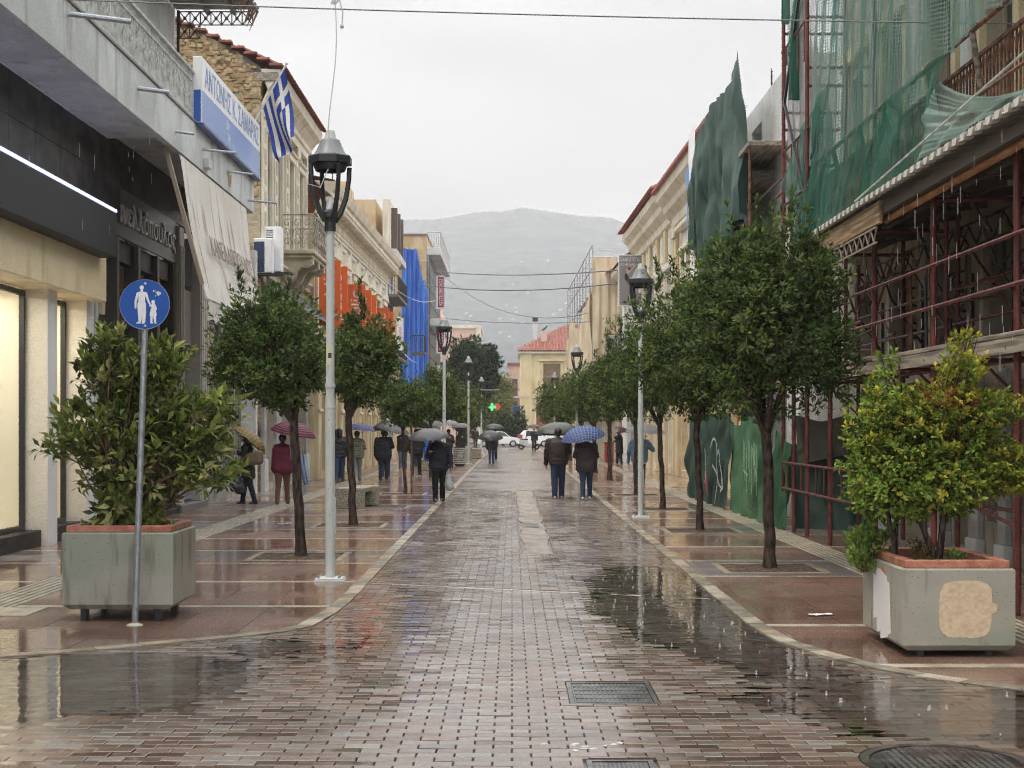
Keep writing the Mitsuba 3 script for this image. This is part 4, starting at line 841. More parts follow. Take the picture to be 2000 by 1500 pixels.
# dark shop with raised lettering
put(B, 'sign_panel', MB(T).box(25.03, 30.95, -.04, 0, 5.2, 6.08, c=.006), paint((.045, .043, .04), .35)); put(B, 'upper_panel', MB(T).box(25.03, 33.3, -.1, -.04, 6.09, 6.94), 'black_stone')
w_ = text_w('Κανελλόπουλος', .42); key = put(B, 'shop_name', MB(T).text('Κανελλόπουλος', .42, .035, T=move(25.75, .002, 5.46) @ WALL_TEXT, sx=4.95 / w_), paint((.42, .4, .37), .3), label='raised pale metal lettering of the shop name on the dark panel')
for u in (25.05, 26.4, 27.9, 29.4, 30.8): put(B, 'dark_post', MB(T).box(u, u + .16, -.3, -.02, 0, 5.19, c=.006), paint((.07, .068, .062), .35))
for a, b in ((25.21, 26.4), (26.56, 27.9), (28.06, 29.4), (29.56, 30.8)):
    put(B, 'timber_panel', MB(T).box(a + .05, b - .05, -.34, -.3, 3.75, 4.75, c=.005), 'wood_brown'); pane(B, T, a, b, .12, 3.6, -.2, .06, 'iron_dark', nu=1, name='dark_window'); put(B, 'transom', MB(T).box(a, b, -.3, -.16, 3.62, 3.74), paint((.07, .068, .062), .35))
    put(B, 'dark_lintel', MB(T).box(a, b, -.3, -.1, 4.8, 5.19), 'black_stone')
put(B, 'step', MB(T).box(25.03, 30.95, -.3, .05, 0, .12, c=.01), 'black_stone')
# awning shop
g = MB(T); 
for a, b in ((31.0, 31.45), (33.1, 33.75)):
    put(B, 'pilaster', MB(T).box(a, b, -.3, .06, .16, 6.0, c=.01), paint((.42, .4, .37), .4)); 
    for k in range(3): put(B, 'pilaster_flute', MB(T).box(a + .06 + k * (b - a - .1) / 3, a + .06 + (k + .6) * (b - a - .1) / 3, .061, .085, .3, 5.6, c=.008), paint((.47, .45, .42), .4))
pane(B, T, 31.45, 33.1, .2, 3.55, -.15, .05, 'galvanised', 'pane', name='show_window'); put(B, 'show_back', MB(T).box(31.45, 33.1, -1.2, -1.15, .16, 5.9), paint((.34, .29, .22), .6)); put(B, 'show_floor', MB(T).box(31.45, 33.1, -1.15, -.2, .1, .2), paint((.3, .28, .25), .5))
for z0, b in ((3.6, paint((.2, .19, .18), .4)), (4.9, 'dark_interior_glass')): put(B, 'upper_light', MB(T).box(31.45, 33.1, -.2, -.14, z0, z0 + 1.2), b)
put(B, 'poster', MB(T).box(31.75, 32.5, -.5, -.46, 2.15, 3.2), paint((.52, .45, .33), .6)); put(B, 'dress_form', MB(T).lathe([(.001, 0), (.14, .02), (.12, .5), (.17, .85), (.08, 1.0), (.001, 1.02)], 32.3, -.6, .3, 12), paint((.02, .02, .022), .5), smooth=40)
put(B, 'dark_step', MB(T).box(31.0, 33.75, -.2, .1, 0, .16, c=.01), paint((.14, .135, .13), .3))
put(B, 'white_step', MB(T).box(33.78, 40.4, -.6, .0, 0, .33, c=.008), 'grey_marble'); 
for a, b in ((33.78, 35.6), (35.75, 37.3), (37.5, 39.0), (39.15, 40.3)): pane(B, T, a, b, .34, 4.4, -.35, .06, paint((.2, .21, .22), .4), name='shop_door')
for a in (35.6, 37.3, 39.0): put(B, 'mullion', MB(T).box(a, a + .16, -.42, -.3, .34, 4.45), paint((.3, .31, .31), .4))
put(B, 'shop_beam', MB(T).box(33.78, 40.5, -.5, -.2, 4.45, 6.94), paint((.12, .12, .125), .4)); put(B, 'corner_strip', MB(T).box(40.3, 40.55, -.5, .05, 0, 6.6, c=.01), 'plaster_white')
# awning of the second shop
A = thing('shop_awning', 'steep stained cream awning with faded lettering hanging from the balcony edge on the left', 'awning')
top = lambda u: np.array([-5.80, u, 6.56]); bot = lambda u: np.array([-5.36, u, 4.05])
uu, vv = np.linspace(26.0, 32.4, 42), np.linspace(0, 1, 22)
P = np.array([[top(u) * (1 - v) + bot(26.1 + (u - 26) * .93) * v + np.array([-.05 * math.sin(math.pi * v) + .012 * math.sin(u * 5 + v * 2) * v, 0, 0]) for u in uu] for v in vv]); put(A, 'cloth', MB().sheet(P), 'awning_cloth', smooth=True)
P = np.array([[bot(26.1 + (u - 26) * .93) + np.array([.02 + .02 * math.sin(u * 6) * v, 0, -.36 * v * (1 + .07 * math.sin(u * 9))]) for u in uu] for v in np.linspace(0, 1, 6)]); put(A, 'valance', MB().sheet(P), 'awning_cloth', smooth=True)
put(A, 'front_bar', MB().tube([bot(26.05), bot(32.1)], .035, 8), 'iron_pale', smooth=40); put(A, 'side_arm', MB().bar([-5.97, 25.6, 6.6], [-5.42, 26.0, 4.3], .07), paint((.38, .31, .23), .5)); put(A, 'far_arm', MB().bar([-5.9, 32.5, 6.5], [-5.4, 32.1, 4.1], .05), paint((.38, .31, .23), .5))
P = np.array([[top(25.97) * (1 - v) + bot(26.07) * v + np.array([.0, -.02 - .05 * (k / 3) * (1 + .5 * math.sin(v * 90)), 0]) for k in range(4)] for v in np.linspace(0, 1, 80)]); put(A, 'scalloped_edge', MB().sheet(P), 'awning_cloth')
nrm = np.array([.98, 0, .17]); e2 = (top(29) - bot(29)); e2 /= np.linalg.norm(e2); M = np.eye(4); M[:3, 0] = [0, 1, 0]; M[:3, 1] = e2; M[:3, 2] = np.cross([0, 1, 0], e2) ; M[:3, 3] = bot(0) * .64 + top(0) * .36 + np.array([.035, 27.1, 0]) ; M[1, 3] = 27.15
put(A, 'lettering', MB().text('ΚΑΝΕΛΛΟΠΟΥΛΟΣ', .36, .006, T=M, sx=4.3 / text_w('ΚΑΝΕΛΛΟΠΟΥΛΟΣ', .36)), paint((.2, .165, .14), .7), label='faded brown capital lettering')
# blue and white sign board on the balcony
S = thing('sign_board', 'large blue and white sign board with a Greek name on the balcony railing', 'sign'); Ts = LF(-5.8)
put(S, 'box', MB(Ts).box(27.2, 33.45, -.05, .12, 7.38, 8.6, c=.01), 'white_board'); key = put(S, 'side_panel', MB(Ts).box(27.19, 27.2, -.03, .10, 7.4, 7.98), paint((.03, .11, .42), .35)); put(S, 'lower_field', MB(Ts).box(27.22, 33.43, .12, .123, 7.4, 7.98), paint((.18, .28, .56), .35)); put(S, 'dark_rail', MB(Ts).box(27.2, 33.45, .0, .15, 7.33, 7.38), paint((.04, .07, .2), .35))
put(S, 'lettering', MB(Ts).text('ΑΝΤΩΝΗΣ Κ. ΣΑΜΑΡΑΣ', .4, .004, T=move(27.45, .123, 8.09) @ WALL_TEXT, sx=5.8 / text_w('ΑΝΤΩΝΗΣ Κ. ΣΑΜΑΡΑΣ', .4)), paint((.2, .27, .5), .4))
[put(S, 'small_lettering', MB(Ts).text(w_, .17, .003, T=move(u_, .1235, z_) @ WALL_TEXT), paint((.62, .68, .78), .4)) for w_, u_, z_ in (('Δικ', 29.5, 7.74), ('Με', 29.65, 7.5))]; put(S, 'pale_script', MB(Ts).text('νέα', .13, .003, T=move(30.1, .1235, 7.46) @ WALL_TEXT), paint((.3, .62, .75), .4))
# flag
F_ = thing('flag', 'blue and white striped Greek flag drooping from a slanting white pole at the left', 'flag'); p0, p1 = np.array([-5.82, 33.5, 8.66]), np.array([-5.07, 33.4, 9.98])
put(F_, 'pole', MB().tube([p0, p1], .022, 8), 'white_board', smooth=40); put(F_, 'finial', MB().ball(p1, .04, 2), 'white_board', smooth=True)
n, m = 40, 46; s = np.linspace(0, 1, n); h = np.linspace(0, 1, m); ax = (p1 - p0); P = np.zeros((m, n, 3)); cols = np.zeros((m, n, 3))
for i, hh in enumerate(h):
    a = p1 - ax * (.05 + .68 * hh)                       # along the pole (hoist, top first)
    end = np.array([-4.86, 33.4, 8.32]) * (1 - hh) + np.array([-5.2, 33.4, 7.72]) * hh
    for j, q in enumerate(s):
        w = q ** .85; P[i, j] = a * (1 - w) + end * w + np.array([.05 * math.sin(hh * 8 + q * 4) * q, .2 * math.sin(hh * 9 + q * 3.5) * q ** .6, -.16 * math.sin(math.pi * q) * (.4 + .6 * hh)])
        st = int(hh * 8.999); blue = st % 2 == 0
        if hh < 5 / 9 and q < .37: blue = not (abs(hh - 2.5 / 9) < .5 / 9 or abs(q - .185) < .037)
        cols[i, j] = (.025, .06, .33) if blue else (.7, .68, .6)
# each stripe is cut exactly: duplicate rows at stripe edges by fine sampling
Pf = np.zeros((91, n, 3)); hf = np.linspace(0, 1, 91); 
for j in range(n):
    for k in range(3): Pf[:, j, k] = np.interp(hf, h, P[:, j, k])
blue, white = MB(), MB()
for i in range(90):
    for j in range(n - 1):
        hh, q = (i + .5) / 90, (j + .5) / (n - 1); st = int(hh * 9); b = st % 2 == 0
        if hh < 5 / 9 and q < .37: b = not (abs(hh - 2.5 / 9) < .5 / 9 or abs(q - .185) < .037)
        (blue if b else white).quad(Pf[i, j], Pf[i, j + 1], Pf[i + 1, j + 1], Pf[i + 1, j])
put(F_, 'blue_stripes', blue, paint((.022, .05, .3), .7)); put(F_, 'white_stripes', white, paint((.68, .66, .58), .7))

# --- second building: old house with the ruined gable
B2 = thing('old_house', 'old cream house with a ruined stone gable, tiled roof and small scrolled balcony', 'house'); T = LF(-6.95, 41.0)
g = MB(FF(-12, 41.0)); outline = Polygon([(0, 0), (5.05, 0), (5.05, 11.75), (4.3, 12.25), (2.6, 13.05), (1.2, 13.7), (0, 14.2)]); g.prism(outline, .5, T=np.array([[1, 0, 0, 0], [0, 0, 1, -.5], [0, 1, 0, 0], [0, 0, 0, 1.0]])); put(B2, 'gable_wall', g, 'rubble_plaster', label='bare rubble stone gable with patches of old plaster')
r = np.random.default_rng(8)   # stones standing proud of the gable where the plaster is gone
def gable_stone(u, z, w, h):
    q = np.array([[-1, -1], [1, -1], [1, 1], [-1, 1]]) * [w / 2, h / 2] + r.normal(0, .012, (4, 2)); d = r.uniform(.015, .055); v = [[u + a, 0.002, z + b] for a, b in q] + [[u + a * .8, d, z + b * .78] for a, b in q]
    return MB(FF(-12, 41.0)).add(v, [[4, 5, 6, 7]] + [[i, (i + 1) % 4, 4 + (i + 1) % 4, 4 + i] for i in range(4)])
stone_m = [mat('gable_stone_%d' % i, mottle(c, tuple(x * .6 for x in c), (9, 9, 9)), .75, .3) for i, c in enumerate(((.4, .28, .15), (.47, .36, .21)))]
items = []
for _ in range(900):
    u, z = r.uniform(2.3, 4.98), r.uniform(8.0, 12.6); zt = np.interp(u, [2.6, 4.3, 5.05], [13.05, 12.25, 11.75])
    if z > zt - .12: continue
    k = meshkit.fbm(np.array([u * .9, 3, z * .9]), 3, 2)
    if k < .5: continue
    items.append((0, gable_stone(u, z, r.uniform(.1, .3), r.uniform(.06, .14)), stone_m[r.integers(2)]))
pieces(B2, 'stone', items, 260)
wins = [(.7, 1.55), (2.6, 3.45), (4.9, 5.75), (7.0, 7.85)]
g = MB(T); wall(g, .02, 9.0, 0, 11.7, -.45, 0, [(a, b, 7.25, 10.0) for a, b in wins] + [(.55, 2.2, .2, 4.2), (3.1, 5.2, .2, 4.2), (6.2, 8.4, 0, 4.3)]); put(B2, 'front_wall', g, 'plaster_old')
put(B2, 'body', MB(T).box(.5, 9.0, -5, -.46, 0, 11.9), 'dusk_inside')
for a, b in wins:
    pane(B2, T, a, b, 7.25, 10.0, -.25, .07, 'white_board', nu=2, nz=3)
    g = MB(T); g.box(a - .16, a - .001, .001, .09, 7.2, 10.05); g.box(b + .001, b + .16, .001, .09, 7.2, 10.05); g.box(a - .22, b + .22, .001, .13, 10.05, 10.25, c=.02); g.box(a - .28, b + .28, .001, .2, 10.25, 10.33, c=.02); put(B2, 'window_surround', g, 'plaster_ivory')
for a in (.04, 2.0, 4.15, 6.3, 8.45):
    put(B2, 'pilaster', MB(T).box(a, a + .42, .001, .1, 6.6, 10.7, c=.015), 'plaster_ivory'); put(B2, 'capital', MB(T).box(a - .06, a + .48, .1, .17, 10.35, 10.7, c=.02), 'plaster_ivory')
    for k in range(6): put(B2, 'pilaster_panel', MB(T).box(a + .1, a + .32, .1, .118, 6.8 + k * .58, 7.2 + k * .58, c=.008), 'plaster_old')
moulding(B2, 'cornice', T, .02, 9.1, 10.7, [(.002, 0), (.14, 0), (.14, .22), (.2, .26), (.2, .42), (.36, .62), (.5, .72), (.56, .98), (.002, 1.0)], 'plaster_ivory')
moulding(B2, 'string_course', T, .02, 9.0, 6.3, [(.002, 0), (.16, 0), (.18, .12), (.26, .2), (.26, .28), (.002, .3)], 'plaster_old')
# roof tiles along the eave and the gable edge
put(B2, 'roof', MB(T).quad([-.05, .62, 11.73], [9.1, .62, 11.73], [9.1, -5, 14.3], [-.05, -5, 14.3]), 'roof_tile')
items = []
for k in range(62):
    u = -.05 + k * .148; g = MB(T); th = np.linspace(0, math.pi, 6); 
    P = np.array([[[u + .07 + .075 * math.cos(x), d, 11.74 + (0.62 - d) * .457 + .07 * math.sin(x)] for x in th] for d in (.72, .3, -.6)]); items.append((k, g.sheet(P), 'roof_tile'))
for k in range(16):
    d = .62 - k * .35; g = MB(T); g.box(-.12, .16, d - .36, d, 11.76 + (.62 - d) * .457, 11.83 + (.62 - d) * .457, c=.01); items.append((k, g, 'roof_tile'))
pieces(B2, 'tile', items, 300)
put(B2, 'eave_beam', MB(T).box(-.02, .3, -.45, .5, 11.35, 11.6, c=.02), 'grey_timber')
# balcony with scroll brackets
def iron_grille(parent, T, u0, u1, d, z0, z1, along='u', n=6, b='old_iron'):
    for i in range(n):
        a, e = u0 + (u1 - u0) * i / n, u0 + (u1 - u0) * (i + 1) / n; g = MB(T); w = (e - a)
        pt = (lambda q, z: [q, d, z]) if along == 'u' else (lambda q, z: [d, q, z])
        g.bar(pt(a, z0), pt(a, z1), .022); 
        for zc, s in ((z0 + (z1 - z0) * .22, 1), (z0 + (z1 - z0) * .5, -1), (z0 + (z1 - z0) * .78, 1)):
            th = np.linspace(0, 7.5, 20); rr = w * .42 * (1 - th / 9.5); g.tube([pt((a + e) / 2 + s * x * math.cos(y), zc + x * math.sin(y)) for x, y in zip(rr, th)], .011, 5)
        put(parent, 'grille_panel', g, b)
bu0, bu1 = 3.55, 6.75
put(B2, 'balcony_slab', MB(T).box(bu0 - .1, bu1 + .1, .001, 1.05, 6.98, 7.12, c=.03).box(bu0, bu1, .001, .97, 6.88, 6.98, c=.02), 'plaster_old')
iron_grille(B2, T, bu0, bu1, .98, 7.14, 8.15, 'u', 8); iron_grille(B2, T, .05, .98, bu0, 7.14, 8.15, 'd', 3); iron_grille(B2, T, .05, .98, bu1, 7.14, 8.15, 'd', 3)
g = MB(T); g.box(bu0 - .02, bu1 + .02, .96, 1.0, 8.15, 8.19); g.box(bu0 - .02, bu0 + .02, 0.001, .96, 8.15, 8.19); g.box(bu1 - .02, bu1 + .02, .001, .96, 8.15, 8.19); put(B2, 'balcony_rail', g, 'old_iron')
for u in (bu0 + .15, bu0 + 1.5, bu1 - .45):
    g = MB(T); prof = [(0, 6.88), (.95, 6.88), (.97, 6.7), (.8, 6.6), (.62, 6.62), (.5, 6.5), (.42, 6.3), (.25, 6.12), (.12, 6.05), (0, 6.1)]; g.prism(Polygon(prof), .26, T=np.array([[0, 0, 1, u], [1, 0, 0, 0.001], [0, 1, 0, 0], [0, 0, 0, 1.0]]))
    for (dc, zc, R) in ((.8, 6.74, .13), (.2, 6.22, .11)):
        for side in (-.015, .265):
            th = np.linspace(0, 9, 26); g.tube(np.stack([u + side + 0 * th, dc + R * (1 - th / 11) * np.cos(th), zc + R * (1 - th / 11) * np.sin(th)], 1), .022, 5)
    put(B2, 'bracket', g, 'plaster_old')
for a, b, z in ((.05, .5, 4.5), (2.25, 3.05, 4.5), (5.25, 6.15, 4.5), (8.45, 8.95, 4.5)):
    put(B2, 'marble_pier', MB(T).box(a, b, .001, .1, .9, z, c=.01), 'grey_marble'); put(B2, 'pier_base', MB(T).box(a - .04, b + .04, .001, .14, 0, .9, c=.012), 'plaster_white')
pane(B2, T, .55, 2.2, .2, 4.2, -.3, .08, paint((.3, .3, .29), .4), name='shop_window'); pane(B2, T, 3.1, 5.2, .2, 4.2, -.2, .09, paint((.45, .45, .43), .4), nu=2, name='shop_window')
g = MB(T); g.box(6.2, 8.4, -.3, -.25, 0, 4.3); put(B2, 'dark_door', g, paint((.05, .045, .04), .4))
for u in np.arange(6.28, 8.4, .14): put(B2, 'door_bar', MB(T).box(u - .012, u + .012, -.22, -.19, 0, 4.3), 'iron_dark')
put(B2, 'shop_awning', MB(T).quad([.1, .15, 6.0], [8.8, .15, 6.0], [8.8, 1.1, 5.1], [.1, 1.1, 5.1]), paint((.06, .065, .07), .6)); put(B2, 'awning_cheek', MB(T).add([[.1, .15, 6.0], [.1, 1.1, 5.1], [.1, .1, 4.6]], [[0, 1, 2]]), paint((.5, .46, .38), .7))
for k, (z, u0, d0) in enumerate(((6.1, 0.1, .06), (6.02, -.38, -.12))):
    a = thing('air_conditioner', ('white air conditioner unit on the corner below the old balcony, the taller one behind', 'smaller white air conditioner unit with a dark side, in front at the corner')[k], 'air conditioner', 'air conditioners on the house corner'); hh = 1.25 if k == 0 else .95
    put(a, 'case', MB(T).box(u0, u0 + .42, d0, d0 + .5, z, z + hh, c=.02), 'white_board')
    for q in range(8): put(a, 'vent_slot', MB(T).box(u0 - .004, u0, d0 + .08, d0 + .28, z + hh - .12 - q * .05, z + hh - .095 - q * .05), 'iron_dark')
    put(a, 'bracket', MB(T).box(u0, u0 + .42, -.05, d0 + .8, z - .06, z - .01), 'iron_dark')
    if k: put(a, 'dark_panel', MB(T).box(u0 - .006, u0, d0 + .01, d0 + .3, z + .02, z + hh - .1), paint((.03, .05, .1), .4))

# --- third building: long cream classical front with orange banners
B3 = thing('classical_building', 'long cream neoclassical building with a deep dentil cornice and orange shop banners', 'building'); T = LF(-6.66, 50.0, .0155); LEN = 24.0
w3 = [(1.2 + 2.95 * k, 2.5 + 2.95 * k) for k in range(8)]
g = MB(T); wall(g, 0, LEN, 0, 9.0, -.5, 0, [(a, b, 5.0, 7.6) for a, b in w3] + [(a - .1, b + .1, .25, 4.0) for a, b in w3]); put(B3, 'front_wall', g, 'plaster_cream'); g = MB(T); g.box(0.0, LEN, -7, -.51, 0, 9.2); put(B3, 'body', g, 'plaster_cream')
for a, b in w3:
    pane(B3, T, a, b, 5.0, 7.6, -.3, .08, 'white_board', nu=2, nz=2); pane(B3, T, a - .1, b + .1, .25, 4.0, -.3, .08, paint((.45, .36, .22), .5), nu=2, name='ground_window')
    g = MB(T); g.box(a - .2, a - .001, .001, .1, 4.9, 7.7); g.box(b + .001, b + .2, .001, .1, 4.9, 7.7); g.box(a - .25, b + .25, .001, .16, 7.7, 7.95, c=.02); put(B3, 'window_surround', g, 'plaster_ivory')
    put(B3, 'pediment', MB(T).prism(Polygon([(a - .4, 7.95), (b + .4, 7.95), ((a + b) / 2, 8.5)]), .22, T=np.array([[1, 0, 0, 0], [0, 0, 1, .001], [0, 1, 0, 0], [0, 0, 0, 1.0]])), 'plaster_ivory')
for k in range(9):
    a = .1 + 2.95 * k
    if a + .7 > LEN: a = LEN - .75
    put(B3, 'pilaster', MB(T).box(a, a + .7, .001, .14, 0, 4.6, c=.02), 'plaster_cream'); put(B3, 'pilaster_cap', MB(T).box(a - .05, a + .75, .14, .2, 2.32, 2.42, c=.01), 'plaster_ivory'); put(B3, 'upper_pilaster', MB(T).box(a + .08, a + .62, .001, .1, 5.1, 8.75, c=.02), 'plaster_ivory')
moulding(B3, 'string_course', T, 0, LEN, 4.6, [(.002, 0), (.2, 0), (.22, .14), (.3, .22), (.3, .32), (.002, .34)], 'plaster_ivory'); moulding(B3, 'architrave', T, 0, LEN, 8.75, [(.002, 0), (.1, 0), (.1, .12), (.14, .13), (.14, .25), (.002, .26)], 'plaster_ivory')
moulding(B3, 'cornice', T, -.1, LEN + .1, 9.0, [(.002, 0), (.15, .02), (.15, .3), (.24, .34), (.24, .52), (.62, .56), (.62, .72), (.7, .78), (.78, .98), (.8, 1.06), (.002, 1.1)], 'plaster_ivory')
items = []
for k in range(110): u = .05 + k * .218; items.append((k, MB(T).box(u, u + .11, .24, .6, 9.4, 9.55), 'plaster_ivory'))
pieces(B3, 'dentil', items, 300)
for k in range(150): pass
put(B3, 'roof', MB(T).quad([-.1, .7, 10.11], [LEN + .1, .7, 10.11], [LEN + .1, -5, 11.3], [-.1, -5, 11.3]), 'roof_tile')
# striped frieze panels
for k in range(8): put(B3, 'frieze_panel', MB(T).box(1.0 + 2.95 * k, 2.75 + 2.95 * k, .001, .06, 8.55, 8.73, c=.01), 'plaster_white')
# orange banners
def banner(y, x1, z0, z1, label):
    b = thing('shop_banner', label, 'banner', 'orange shop banners along the cream front'); Tb = FF(x1 - .72, y)
    put(b, 'board', MB(Tb).box(0, .72, -.09, .0, z0, z1, c=.01), paint((.72, .13, .025), .45)); put(b, 'rod', MB(Tb).tube([[-.5, -.045, z1 - .2], [0, -.045, z1 - .2]], .02, 6).tube([[-.5, -.045, z0 + .2], [0, -.045, z0 + .2]], .02, 6), 'iron_dark')
    M = np.array([[0, -1.0, 0, .52], [0, 0, 1, .001], [1, 0, 0, z0 + .28], [0, 0, 0, 1]]); put(b, 'lettering', MB(Tb).text('public', .36, .006, T=M, sx=1.62 / text_w('public', .36)), 'white_board')
for k, (y, lab) in enumerate(((49.8, 'orange banner with white lettering partly behind the near lamp post'), (51.9, 'orange banner just right of the near lamp post, second of its pair'), (58.2, 'orange banner half hidden by the tall tree shoot'), (60.7, 'orange banner directly right of the tall tree shoot'), (63.0, 'narrow visible orange banner, third from the far end'), (69.8, 'wide visible orange banner showing its white lettering, second from the far end'), (72.1, 'slim visible orange banner, last beside the white sign'))):
    banner(y, -5.75 + .0 * k, 5.2, 7.4, lab)
# white lettered sign beyond the banners
b = thing('lettered_sign', 'narrow white upright sign with red and green lettering beyond the orange banners', 'sign'); Tb = FF(-5.98, 77.0); put(b, 'board', MB(Tb).box(0, .34, -.12, 0, 5.75, 7.5, c=.01), 'white_board'); M = np.array([[0, -1.0, 0, .25], [0, 0, 1, .001], [1, 0, 0, 6.0], [0, 0, 0, 1]])
put(b, 'lettering', MB(Tb).text('enatal', .17, .005, T=M @ move(.32, 0, 0), sx=1.0), paint((.5, .05, .2), .4)); put(b, 'green_letters', MB(Tb).text('Pr', .19, .005, T=M), paint((.2, .5, .1), .4))

# --- fourth: stained modern block with fins
B4 = thing('stained_block', 'modern block with a rust stained beige side wall and dark upright fins', 'building'); T = LF(-6.85, 79.0)
g = MB(T); wall(g, 0, 7, 0, 9.6, -.4, 0, [(1, 6.5, 6.0, 8.8), (1, 6.5, .4, 4.2)]); put(B4, 'front_wall', g, 'plaster_grey'); put(B4, 'side_wall', MB(T).box(0, 7, -9, -.41, 0, 13.9), 'plaster_stained'); put(B4, 'attic', MB(T).box(-.02, 7, -.03, .34, 11.3, 13.95, c=.02), 'plaster_ivory')
for u in (1.0, 3.2, 5.4): put(B4, 'fin', MB(T).box(u, u + .35, .341, .66, 11.2, 13.6), paint((.12, .085, .075), .5))
put(B4, 'upper_slab', MB(T).box(-.0, 7, .0, .72, 10.9, 11.29), 'plaster_grey'); put(B4, 'recess', MB(T).box(.1, 7, -.4, -.05, 9.6, 10.9), 'dark_interior_glass')
for z in (5.6, 8.9):
    put(B4, 'balcony', MB(T).box(  .3, 6.8, .001, .8, z - .15, z), paint((.1, .1, .1), .5)); g = MB(T); g.box(.3, 6.8, .75, .8, z + .95, z + 1.0)
    for u in np.arange(.35, 6.8, .22): g.box(u, u + .03, .76, .79, z, z + .95)
    for d in np.arange(.1, .8, .15): g.box(.3, .33, d, d + .03, z, z + .95)
    g.box(.3, .33, .0, .75, z + .95, z + 1.0); put(B4, 'balcony_railing', g, 'iron_dark')
for a in (1.2, 4.0): pane(B4, T, a, a + 2.4, 6.0, 8.7, -.2, .08, paint((.1, .1, .1), .5), nu=2)
put(B4, 'shop_window', MB(T).box(1, 6.5, -.3, -.2, .4, 4.2), 'dark_interior_glass'); put(B4, 'roof_hut', MB(T).box(2, 6, -5, -2.2, 13.9, 15.2), 'plaster_stained'); put(B4, 'aerial', MB(T).tube([[2.5, -3, 15.2], [2.5, -3, 17.2]], .03, 5), 'iron_dark')
# --- fifth: dark clad shop block with the blue sheeting
B5 = thing('clad_block', 'dark grey clad block with balconies, a yellowed side wall and red shop signs', 'building'); T = LF(-5.6, 101.0)
put(B5, 'side_wall', MB(T).box(0, 16, -9, -.2, 0, 14.8), 'plaster_stained'); put(B5, 'coping', MB(T).box(-.05, 16, -9.05, -.15, 14.8, 14.95), paint((.2, .12, .1), .6))
items = []
for k in range(15): 
    items.append((k, MB(T).box(-.03, .8, -.199, -.0, .05 + k * .93, .93 + k * .93, c=.015), 'cladding_grey')); items.append((k, MB(T).box(.85, 15.5, -.199, -.01, .05 + k * .93, .93 + k * .93, c=.015), 'cladding_grey'))
pieces(B5, 'panel', items, 300)
for z, lab in ((14.0, 'top'), (9.2, ''), (6.0, '')): put(B5, 'balcony', MB(T).box(.2 if z < 13 else -.05, 15, -.19 if z < 13 else -.19, .75, z - .5, z, c=.02), 'plaster_grey')
g = MB(T); z = 14.0
for u in np.arange(-.05, 15, .3): g.box(u, u + .03, .7, .73, z, z + 1.0)
for d in np.arange(-.2, .75, .16): g.box(-.05, -.02, d, d + .03, z, z + 1.0)
g.box(-.05, -.02, -.2, .75, z + 1, z + 1.05); g.box(-.05, 15, .7, .74, z + 1, z + 1.05); put(B5, 'roof_railing', g, 'iron_pale')
for k, (z0, z1) in enumerate(((10.1, 12.2), (7.0, 9.1))):
    s_ = thing('shop_sign', ('dark red upright shop sign with white letters below the top balcony', 'lower dark red upright shop sign partly behind the second lamp')[k], 'sign', 'dark red shop signs on the clad block'); Ts = FF(-5.28, 103.0)
    put(s_, 'board', MB(Ts).box(.0, .62, -.3, 0, z0 - .1, z1 + .1, c=.01), 'white_board'); put(s_, 'red_field', MB(Ts).box(.15, .55, .0, .006, z0, z1), paint((.33, .012, .06), .4)); M = np.array([[0, -1.0, 0, .46], [0, 0, 1, .0065], [1, 0, 0, z0 + .12], [0, 0, 0, 1]])
    put(s_, 'lettering', MB(Ts).text('ΚΩΤΣΟΒΟΛΟΣ', .24, .005, T=M, sx=1.85 / text_w('ΚΩΤΣΟΒΟΛΟΣ', .24), bold=True), 'white_board')
# blue scaffold sheeting on its own frame
t = thing('blue_sheeting', 'tall bright blue sheeting hung round a scaffold in front of the yellowed wall', 'sheeting'); n = 60; xs = np.linspace(-7.35, -5.62, n)
P = []
for q in np.linspace(0, 1, 30):
    row = []
    for i, x in enumerate(xs):
        u = i / (n - 1); topz = 13.8 - .1 * math.sin(u * 5) if u < .55 else (13.8 - (u - .55) * 9 if u < .78 else 11.6 - .5 * (u > .9)); z = topz + (3.9 - topz) * q
        row.append([x - .75 * (max(0, .45 - u)) * (q > .3) * (q - .3), 99.5 + .1 * math.sin(u * 34 + q * 2) + .08 * math.sin(u * 71 + 3 * q) - .7 * abs(u - .4), z])
    P.append(row)
put(t, 'sheet', MB().sheet(np.array(P)), 'blue_tarp', smooth=True); g = MB()
for x in (-7.3, -6.2, -5.65): g.tube([[x, 100.1, 0], [x, 100.1, 13.4]], .03, 6)
for z in (4, 7, 10, 13): g.tube([[-7.3, 100.12, z], [-5.65, 100.12, z]], .025, 6)
put(t, 'poles', g, 'galvanised')
# balcony seen before the sheeting
put(B4, 'corner_balcony', MB(T).box(-8.2, -6.8, -.75, .15, 6.35, 6.5), paint((.1, .09, .09), .5)); g = MB(T)
for d in np.arange(-.75, .15, .12): g.box(-8.2, -8.17, d, d + .03, 6.5, 7.5)
for u in np.arange(-8.2, -6.8, .14): g.box(u, u + .03, .12, .15, 6.5, 7.5)
g.box(-8.2, -8.17, -.75, .15, 7.5, 7.55); put(B4, 'corner_balcony_railing', g, 'iron_dark')
